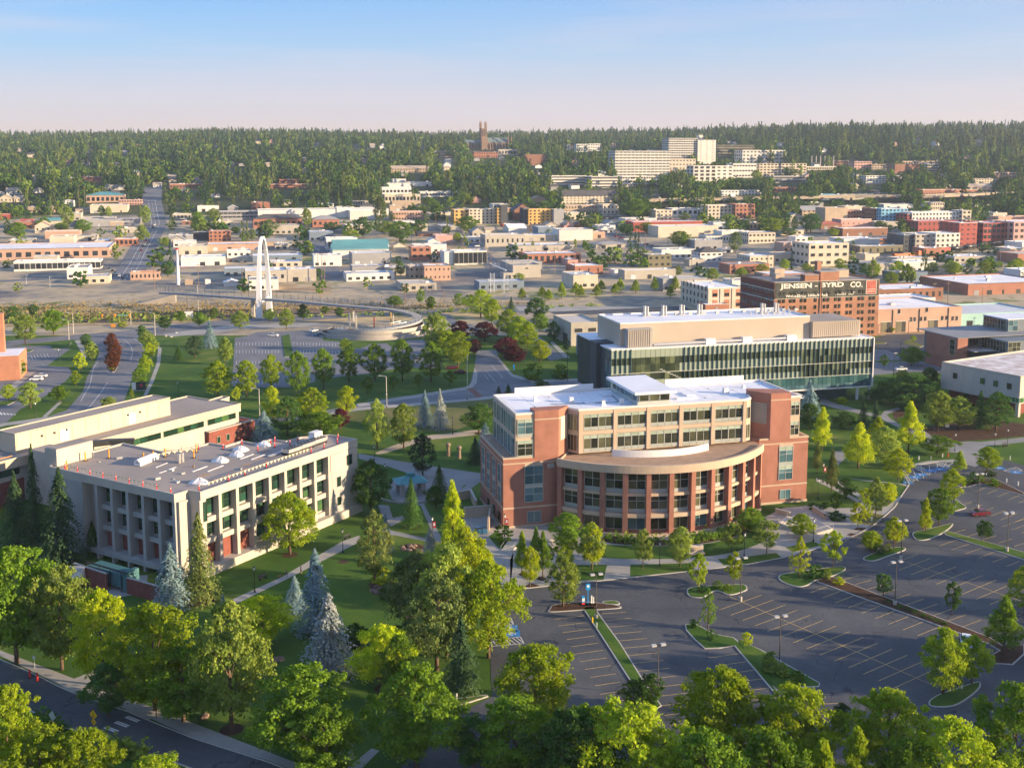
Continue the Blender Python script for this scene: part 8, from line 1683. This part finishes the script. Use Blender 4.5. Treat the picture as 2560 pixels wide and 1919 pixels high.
# power poles with cross arms, and a few wires
pl=mat('wood_pole',(.22,.15,.09),.9,.2,1); PO={}
for i,(t,x,y,yt,lb) in enumerate((('a',993,1140,990,'wooden pole by the red roofed depot'),('a',1278,1120,975,'wooden pole by the tan hut'),('a',1560,1110,960,'wooden pole before the old warehouse'),('a',2088,1100,950,'first of two close poles right of the arch'),('a',2070,1090,905,'second of two close poles right of the arch'),('a',510,625,470,'tall pale pole behind the car lot'),('a',547,625,475,'thicker tall pole behind the car lot'),('a',1280,600,540,'pole at the left park'),('a',1410,650,572,'pole behind the grey modern building'),('a',1893,880,760,'pole by the dry bank'),('a',1925,885,780,'pole beside the hydrant lane'),('a',2045,1010,905,'pole right of the white shop'),('b',790,870,750,'pole at the side street'),('b',895,880,825,'lamp pole on the side street'),('b',462,960,755,'tall dark pole before the brick cube'),('b',480,870,760,'pole behind the brick cube'),('b',365,880,820,'pole by the tan gable house'),('b',686,800,700,'pole by the student flats'),('b',616,740,660,'pole at the street corner'),('b',970,1010,900,'pole at the showroom'),('b',1380,1050,870,'pole before the red brick shop'),('b',1658,800,715,'pole by the pink garage'),('b',1778,840,760,'pole by the grey green house'),('b',1963,895,780,'pole on the cross street'),('b',2108,870,800,'pole by the big round tree'),('b',1085,650,560,'pole before the clubhouse'),('b',1125,620,470,'tall pole before the firs'),('b',840,590,460,'pole under the firs'),('c',690,860,775,'pole beside the cream office'),('c',605,1005,885,'pole beside the beige office'),('c',75,1020,885,'pole beside the white house block'),('c',1232,860,775,'pole behind the low warehouse'),('c',927,830,760,'pole behind the cream block'),('c',1113,1010,950,'light pole beside the cream block'),('c',2060,965,885,'light pole on the railway wall'),('c',340,600,525,'sign pole before the freeway'),('f',1720,170,10,'wooden pole behind the orange warehouse'),('f',1940,180,45,'wooden pole in the depot yard'),('f',1635,110,15,'thin pole by the white raised roof'),('a',595,1110,1040,'pale lamp post in the town lot'),('a',322,1130,1060,'lamp post at the park fence'),('a',170,1110,1050,'small lamp post at the park'),('f',1413,540,400,'dark lamp pole in the warehouse car park'),('f',1467,350,255,'dark lamp pole before the orange warehouse'),('f',2010,300,222,'white lamp pole before the turquoise warehouse'),('f',1372,640,470,'dark lamp pole on the street'),('e',1462,650,455,'thin dark pole on the laboratory lawn'),('e',420,150,30,'pole on the railway bank, left'),('e',672,160,70,'pole on the railway bank, right'))):
    A=P(t,x,y); h=hgt(A,px(t,0,yt)[1]); o=empty('utility_pole',A,R(15),lb,'pole'); dark='dark' in lb or 'lamp' in lb; b=MB(); b.tube((0,0,0),(0,0,h),.2 if not dark else .12,.13 if not dark else .08,6); b.obj('pole',dkmetal if 'dark' in lb else (metal if 'lamp' in lb or 'light' in lb else pl),o); PO[i]=A+Vector((0,0,h-.6))
    if not dark and 'light' not in lb and 'sign' not in lb: pb(o,'cross_arm',pl,-1.3,1.3,-.08,.08,h-1.0,h-.75)
    elif 'sign' in lb: pb(o,'sign_board',white,-2.5,2.5,-.3,.3,h-3,h)
    else: pb(o,'lamp_head',MATS['lamp_head'],-.3,1.1,-.15,.15,h-.1,h+.1)
for a_,c_,lb in ((0,1,'wire between the depot pole and the tan hut pole'),(1,2,'wire between the tan hut pole and the warehouse pole'),(2,4,'wire running right from the warehouse pole'),(14,19,'wire between the brick cube pole and the showroom pole'),(19,20,'wire between the showroom pole and the brick shop pole'),(28,29,'wire between the two office poles'),(36,37,'wire behind the orange warehouse'),(7,8,'wire across the left park')):
    p,q=PO[a_],PO[c_]; b=MB(); n=10; prev=None
    for i in range(n+1):
        k=i/n; v=p.lerp(q,k)-Vector((0,0,4*k*(1-k)*(q-p).length*.02))
        if prev: b.tube(prev,v,.03,.03,3)
        prev=v
    tag(b.obj('power_wire',dkmetal),lb,'wire')
# garden pavilion, statues, benches, dumpster, walls, stairs
A=P('k',840,335); q=empty('garden_pavilion',A,R(20),'small pavilion with blue green roof and stone piers on the round plaza','pavilion'); tq=mat('copper_green_roof',(.07,.24,.26),.5,.12,.8)
for sx in (-1,1):
    for sy in (-1,1): pb(q,'stone_pier',conc_g,sx*2.6-.5,sx*2.6+.5,sy*2-.5,sy*2+.5,0,2.9)
b=MB(); 
c=[(-3.9,-3.1,3.0),(3.9,-3.1,3.0),(3.9,3.1,3.0),(-3.9,3.1,3.0)]; r_=[(-1.3,0,4.3),(1.3,0,4.3)]; b.face([c[0],c[1],r_[1],r_[0]]); b.face([c[1],c[2],r_[1]]); b.face([c[2],c[3],r_[0],r_[1]]); b.face([c[3],c[0],r_[0]]); b.face(c[::-1]); b.obj('roof',tq,q); pb(q,'roof_lantern',tq,-.9,.9,-.5,.5,4.2,4.9)
b=MB(); strip(b,[(A.x+9*math.cos(2*math.pi*i/28),A.y+9*math.sin(2*math.pi*i/28)) for i in range(16,29)],.4,.0,.5); tag(b.obj('plaza_seat_wall',conc_g),'low curved seat wall round the garden pavilion','wall')
for x,y,yt,lb in ((697,1130,1045,'left stone pillar sculpture with rounded head'),(767,1145,1065,'right stone pillar sculpture with rounded head')):
    A=P('e',x,y); h=hgt(A,px('e',0,yt)[1]); q=empty('pillar_sculpture',A,0,lb,'sculpture'); b=MB(); b.tube((0,0,0),(0,0,h*.75),.55,.38,10); b.obj('shaft',mat('brown_stone',(.2,.15,.11),.9,.2,1),q); b=MB(); b.tube((0,0,h*.72),(0,0,h*.86),.5,.75,12); b.tube((0,0,h*.86),(0,0,h),.75,.4,12); b.obj('head',MATS['brown_stone'],q)
def bench(t,x,y,a,lb):
    q=empty('bench',P(t,x,y),R(a),lb,'bench'); pb(q,'seat',dkmetal,-1,1,-.25,.25,.42,.48); pb(q,'backrest',dkmetal,-1,1,.22,.28,.55,.95)
    for s in (-.8,.8): pb(q,'leg',dkmetal,s-.05,s+.05,-.22,.26,0,.42)
bench('k',435,632,60,'dark bench beside the lantern on the diagonal walk'); bench('g',1690,1150,60,'dark bench below the concrete hall lawn'); bench('n',2050,388,40,'dark bench on the right walk'); bench('e',1380,625,10,'green bench on the laboratory lawn')
A=P('k',1292,600); q=empty('dumpster',A,R(20),'dark blue dumpster in the service yard by the brick hall','dumpster'); b=MB(); b.prism([(-1.2,-.9),(1.2,-.9),(1.2,.9),(-1.2,.9)],.15,1.35); b.obj('bin',cbl,q); pb(q,'lid',dkmetal,-1.22,1.22,-.92,.0,1.35,1.42)
for s in (-1,1): pb(q,'wheel',dkmetal,s-.1,s+.1,-.8,-.6,0,.15)
p,r_=P('k',1340,590),P('k',1350,505); q=empty('screen_wall',(p.x,p.y,0),math.atan2(r_.y-p.y,r_.x-p.x),'blue faced brick screen wall by the dumpster','wall'); pb(q,'wall',stone,0,(r_-p).length,-.2,.2,0,2.6); pb(q,'blue_gate',mat('blue_gate',(.06,.17,.26),.5,.08,1),0,(r_-p).length-.3,.21,.27,.1,2.4)
for k,(a_,c_,z,lb) in enumerate((((1155,385),(1225,370),2.0,'sunken court wall behind the service yard'),((1225,370),(1262,445),2.0,'sloping side wall of the sunken court'),((1185,500),(1368,485),2.4,'long tan retaining wall above the dumpster'))):
    p,r_=P('k',*a_),P('k',*c_); q=empty('retaining_wall',(p.x,p.y,0),math.atan2(r_.y-p.y,r_.x-p.x),lb,'wall'); L_=(r_-p).length; pb(q,'wall',stone,0,L_,-.2,.2,0,z); pb(q,'coping',conc_w,-.1,L_+.1,-.28,.28,z,z+.15)
def stairs(t,a_,b_,dep,n,lb,az):
    p,r_=P(t,*a_),P(t,*b_); q=empty('outdoor_steps',(p.x,p.y,0),math.atan2(r_.y-p.y,r_.x-p.x),lb,'steps'); L_=(r_-p).length
    for k in range(n): pb(q,'step',mat('step_stone',(.5,.46,.40),.85,.06,.8),0,L_,dep*k/n,dep,.002+.11*k,.11*(k+1)-.002)
    for x in (0,L_): 
        b=MB(); b.tube((x,0,1),(x,dep,1+.11*n),.04,.04,6); b.tube((x,0,0),(x,0,1),.04,.04,6); b.tube((x,dep,.11*n),(x,dep,1+.11*n),.04,.04,6); b.obj('handrail',metal,q)
    return q
stairs('Z',(1880,935),(2010,1010),6,9,'wide steps in shade at the foot of the right tower',0); stairs('Z',(2010,1000),(2060,960),7,11,'sunlit stone steps beside the clipped hedge',0); stairs('k',(1420,712),(1490,722),4,8,'grey steps beside the green shrub',0); stairs('k',(1745,690),(1800,680),3,6,'small sunlit steps behind the plaza trees',0)
for (a_,c_,z,lb) in (((1820,880),(1900,900),1.0,'low stone planter wall by the tower foot'),((2035,870),(2110,915),1.1,'stepped stone wall above the sunlit steps')):
    p,r_=P('Z',*a_),P('Z',*c_); q=empty('planter_wall',(p.x,p.y,0),math.atan2(r_.y-p.y,r_.x-p.x),lb,'wall'); pb(q,'wall',stone,0,(r_-p).length,-.25,.25,0,z); pb(q,'coping',conc_w,-.1,(r_-p).length+.1,-.3,.3,z,z+.12)
A=P('Z',1358,1118); q=empty('stone_sign',A,R(8),'tan stone monument sign on the front lawn','sign'); pb(q,'slab',WM('C'),-1.5,1.5,-.3,.3,.3,2.0); pb(q,'base',stone,-1.9,1.9,-.5,.5,0,.3); pb(q,'inscription_panel',stone,-1.2,1.2,-.33,-.3,.8,1.6)
A=P('d',880,712); q=empty('campus_sign',A,R(10),'dark campus sign with white panel and crimson shield','sign'); pb(q,'board',dkmetal,-.2,3.0,-.2,.2,.3,3.0); pb(q,'white_panel',white,-1.6,-.3,-.2,.2,.5,3.0); b=MB(); b.tube((1.6,-.22,2.0),(1.6,-.2,2.0),.5,.5,14); b.obj('shield',MATS['crimson_banner'],q); pb(q,'foot',conc_g,-1.7,3.1,-.3,.3,0,.3)
A=P('f',1716,965); q=empty('notice_board',A,0,'white notice board before the wooded bed','sign'); pb(q,'post',dkmetal,-.06,.06,-.05,.05,0,1.2); pb(q,'panel',white,-.6,.6,-.06,.02,1.0,2.5)
A=P('e',1118,582); q=empty('blue_notice_post',A,0,'slim blue and white notice post at the road corner','sign'); pb(q,'post',conc_g,-.25,.25,-.15,.15,0,.5); pb(q,'panel',bl,-.3,.3,-.12,.12,.5,2.4)
A=P('d',1215,248); q=empty('white_cabinet',A,R(10),'white equipment cabinet beside the railway street','utility box'); pb(q,'cabinet',white,-2,2,-1.2,1.2,.2,3.6); pb(q,'base',conc_g,-2.2,2.2,-1.4,1.4,0,.2)
# boulders and rock beds
RK=random.Random(2); rk=mat('brown_rock',(.19,.13,.10),.9,.25,2)
for i,(t,x,y,n,w,lb) in enumerate((('k',845,690,9,60,'brown boulder in the rock bed by the silver spruce'),('k',640,960,10,60,'brown boulder in the rock bed by the golden shrub'),('h',1770,545,4,40,'boulder behind the tall olive tree'),('h',1320,900,3,30,'flat boulder on the shaded lower lawn'),('d',1100,352,4,40,'pale boulder by the junction footpath'))):
    for j in range(n):
        p=P(t,x+RK.uniform(-w,w),y+RK.uniform(-w,w)*.4); s=RK.uniform(.35,.9); rs=np.random.default_rng(i*20+j); b=MB(); nu,nv=7,4
        v=[]; 
        for a in range(nv+1):
            for u_ in range(nu): th=math.pi*a/nv; f=s*(.8+.35*rs.random()); v.append((f*math.sin(th)*math.cos(2*math.pi*u_/nu),f*math.sin(th)*math.sin(2*math.pi*u_/nu),f*.6*math.cos(th)+.15*s))
        b.v=v
        for a in range(nv):
            for u_ in range(nu): b.f.append((a*nu+u_,(a+1)*nu+u_,(a+1)*nu+(u_+1)%nu,a*nu+(u_+1)%nu)); b.mi.append(0)
        o=b.obj('boulder',rk if i<4 else conc_w); o.location=p; tag(o,lb,'boulder',lb.replace('boulder','boulders'))
# tree rings of mulch under lawn trees
for (t,x,y,r) in (('k',65,738,1.6),('l',672,722,1.6),('h',1490,985,1.7),('h',705,705,1.3),('g',1290,1290,2.6),('k',410,1082-700+700-1000+700,1.0),('e',895,985,1.5),('k',845,555,2.2)):
    A=P(t,x,y); sheet('mulch_ring',[(A.x+r*math.cos(i*.5236),A.y+r*math.sin(i*.5236)) for i in range(12)],mulch,11)
# people
def person(t,x,y,rz,lb,shirt,trouser,run=0,skin=(.42,.26,.18)):
    A=P(t,x,y); me=bpy.data.meshes.new('body'); s=1 if run else .35
    v=[(0,0,.95),(0,0,1.2),(0,.02*s,1.42),(0,.03*s,1.52),(0,.05,1.66),(.1,0,.92),(.12,.30*s,.52),(.12,.12*s,.10),(.12,.26*s,.04),(-.1,0,.92),(-.12,-.05*s,.50),(-.12,-.45*s,.22 if run else .08),(-.12,-.38*s,.05 if not run else .12),(.19,0,1.40),(.26,-.20*s,1.14),(.22,.06*s,.98 if not run else 1.08),(-.19,0,1.40),(-.26,.15*s,1.12),(-.20,.36*s,1.2 if run else .9)]
    e=[(0,1),(1,2),(2,3),(3,4),(0,5),(5,6),(6,7),(7,8),(0,9),(9,10),(10,11),(11,12),(2,13),(13,14),(14,15),(2,16),(16,17),(17,18)]
    rad=[.15,.14,.16,.06,.105,.09,.065,.05,.04,.09,.065,.05,.04,.06,.045,.035,.06,.045,.035]; me.from_pydata(v,e,[]); sm_,tm,km=[mat('person_'+str(i)+lb[:3],c,.8,.05,3) for i,c in enumerate((shirt,trouser,skin))]
    o=add('body',me); sk=o.modifiers.new('skin','SKIN'); me=o.data
    for i,r in enumerate(rad): me.skin_vertices[0].data[i].radius=(r,r*.85)
    me.skin_vertices[0].data[0].use_root=True; o.modifiers.new('smooth','SUBSURF').levels=1; bpy.context.view_layer.update()
    m2=bpy.data.meshes.new_from_object(o.evaluated_get(bpy.context.evaluated_depsgraph_get())); bpy.data.objects.remove(o); m2.materials.clear(); [m2.materials.append(q) for q in (sm_,tm,km)]
    for p_ in m2.polygons: z=p_.center.z; p_.material_index=0 if 1.0<z<1.5 and abs(p_.center.x)<.24 else (1 if .45<z<=1.0 and abs(p_.center.x)<.2 else 2); p_.use_smooth=True
    q=empty('person',A,rz,lb,'person'); add('body',m2,q); b=MB(); b.tube((0,.0,1.66),(0,0,1.80),.105,.07,8); b.obj('hair',dkmetal,q)
if not hasattr(bpy.types.Mesh,'skin_vertices'): pass
def person_safe(*a,**k):
    person(*a,**k)

person('g',1840,1138,R(-55),'runner in dark clothes on the diagonal walk',(.05,.05,.06),(.03,.03,.04),1); person('g',1936,1115,R(-55),'walker in grey on the diagonal walk beside the blue spruce',(.12,.12,.14),(.04,.04,.06)); person('m',1735,52,R(20),'person in red beside the pay kiosk island',(.5,.04,.04),(.05,.05,.08))
A=P('g',1797,1142); q=empty('dog',A,R(35),'tan dog trotting ahead of the runner','dog'); dm=mat('dog_coat',(.35,.2,.1),.9,.1,4); b=MB(); b.tube((-.3,0,.42),(.25,0,.45),.13,.15,8); b.tube((.22,0,.48),(.42,0,.68),.09,.07,8); b.tube((.38,0,.68),(.58,0,.64),.09,.045,8); b.tube((-.3,0,.46),(-.52,0,.6),.035,.02,5)
for x,dx in ((-.24,-.1),(-.22,.08),(.2,.1),(.22,-.06)): b.tube((x,.07 if dx>0 else -.07,.4),(x+dx,.07 if dx>0 else -.07,.02),.05,.03,6)
b.obj('body',dm,q,True)
# ================================================================ air
b=MB(); b.box(-2600,2600,-420,3900,-1.5,236); hz=b.obj('haze',[])
hm=bpy.data.materials.new('haze_air'); hm.use_nodes=True; t=hm.node_tree; t.nodes.clear(); o=t.nodes.new('ShaderNodeOutputMaterial'); pv=t.nodes.new('ShaderNodeVolumePrincipled')
pv.inputs['Color'].default_value=(.66,.80,1.0,1); pv.inputs['Density'].default_value=0.00008; pv.inputs['Anisotropy'].default_value=.2; t.links.new(pv.outputs[0],o.inputs['Volume'])
hz.data.materials.clear(); hz.data.materials.append(hm); tag(hz,'pale evening haze',None,None,'stuff')
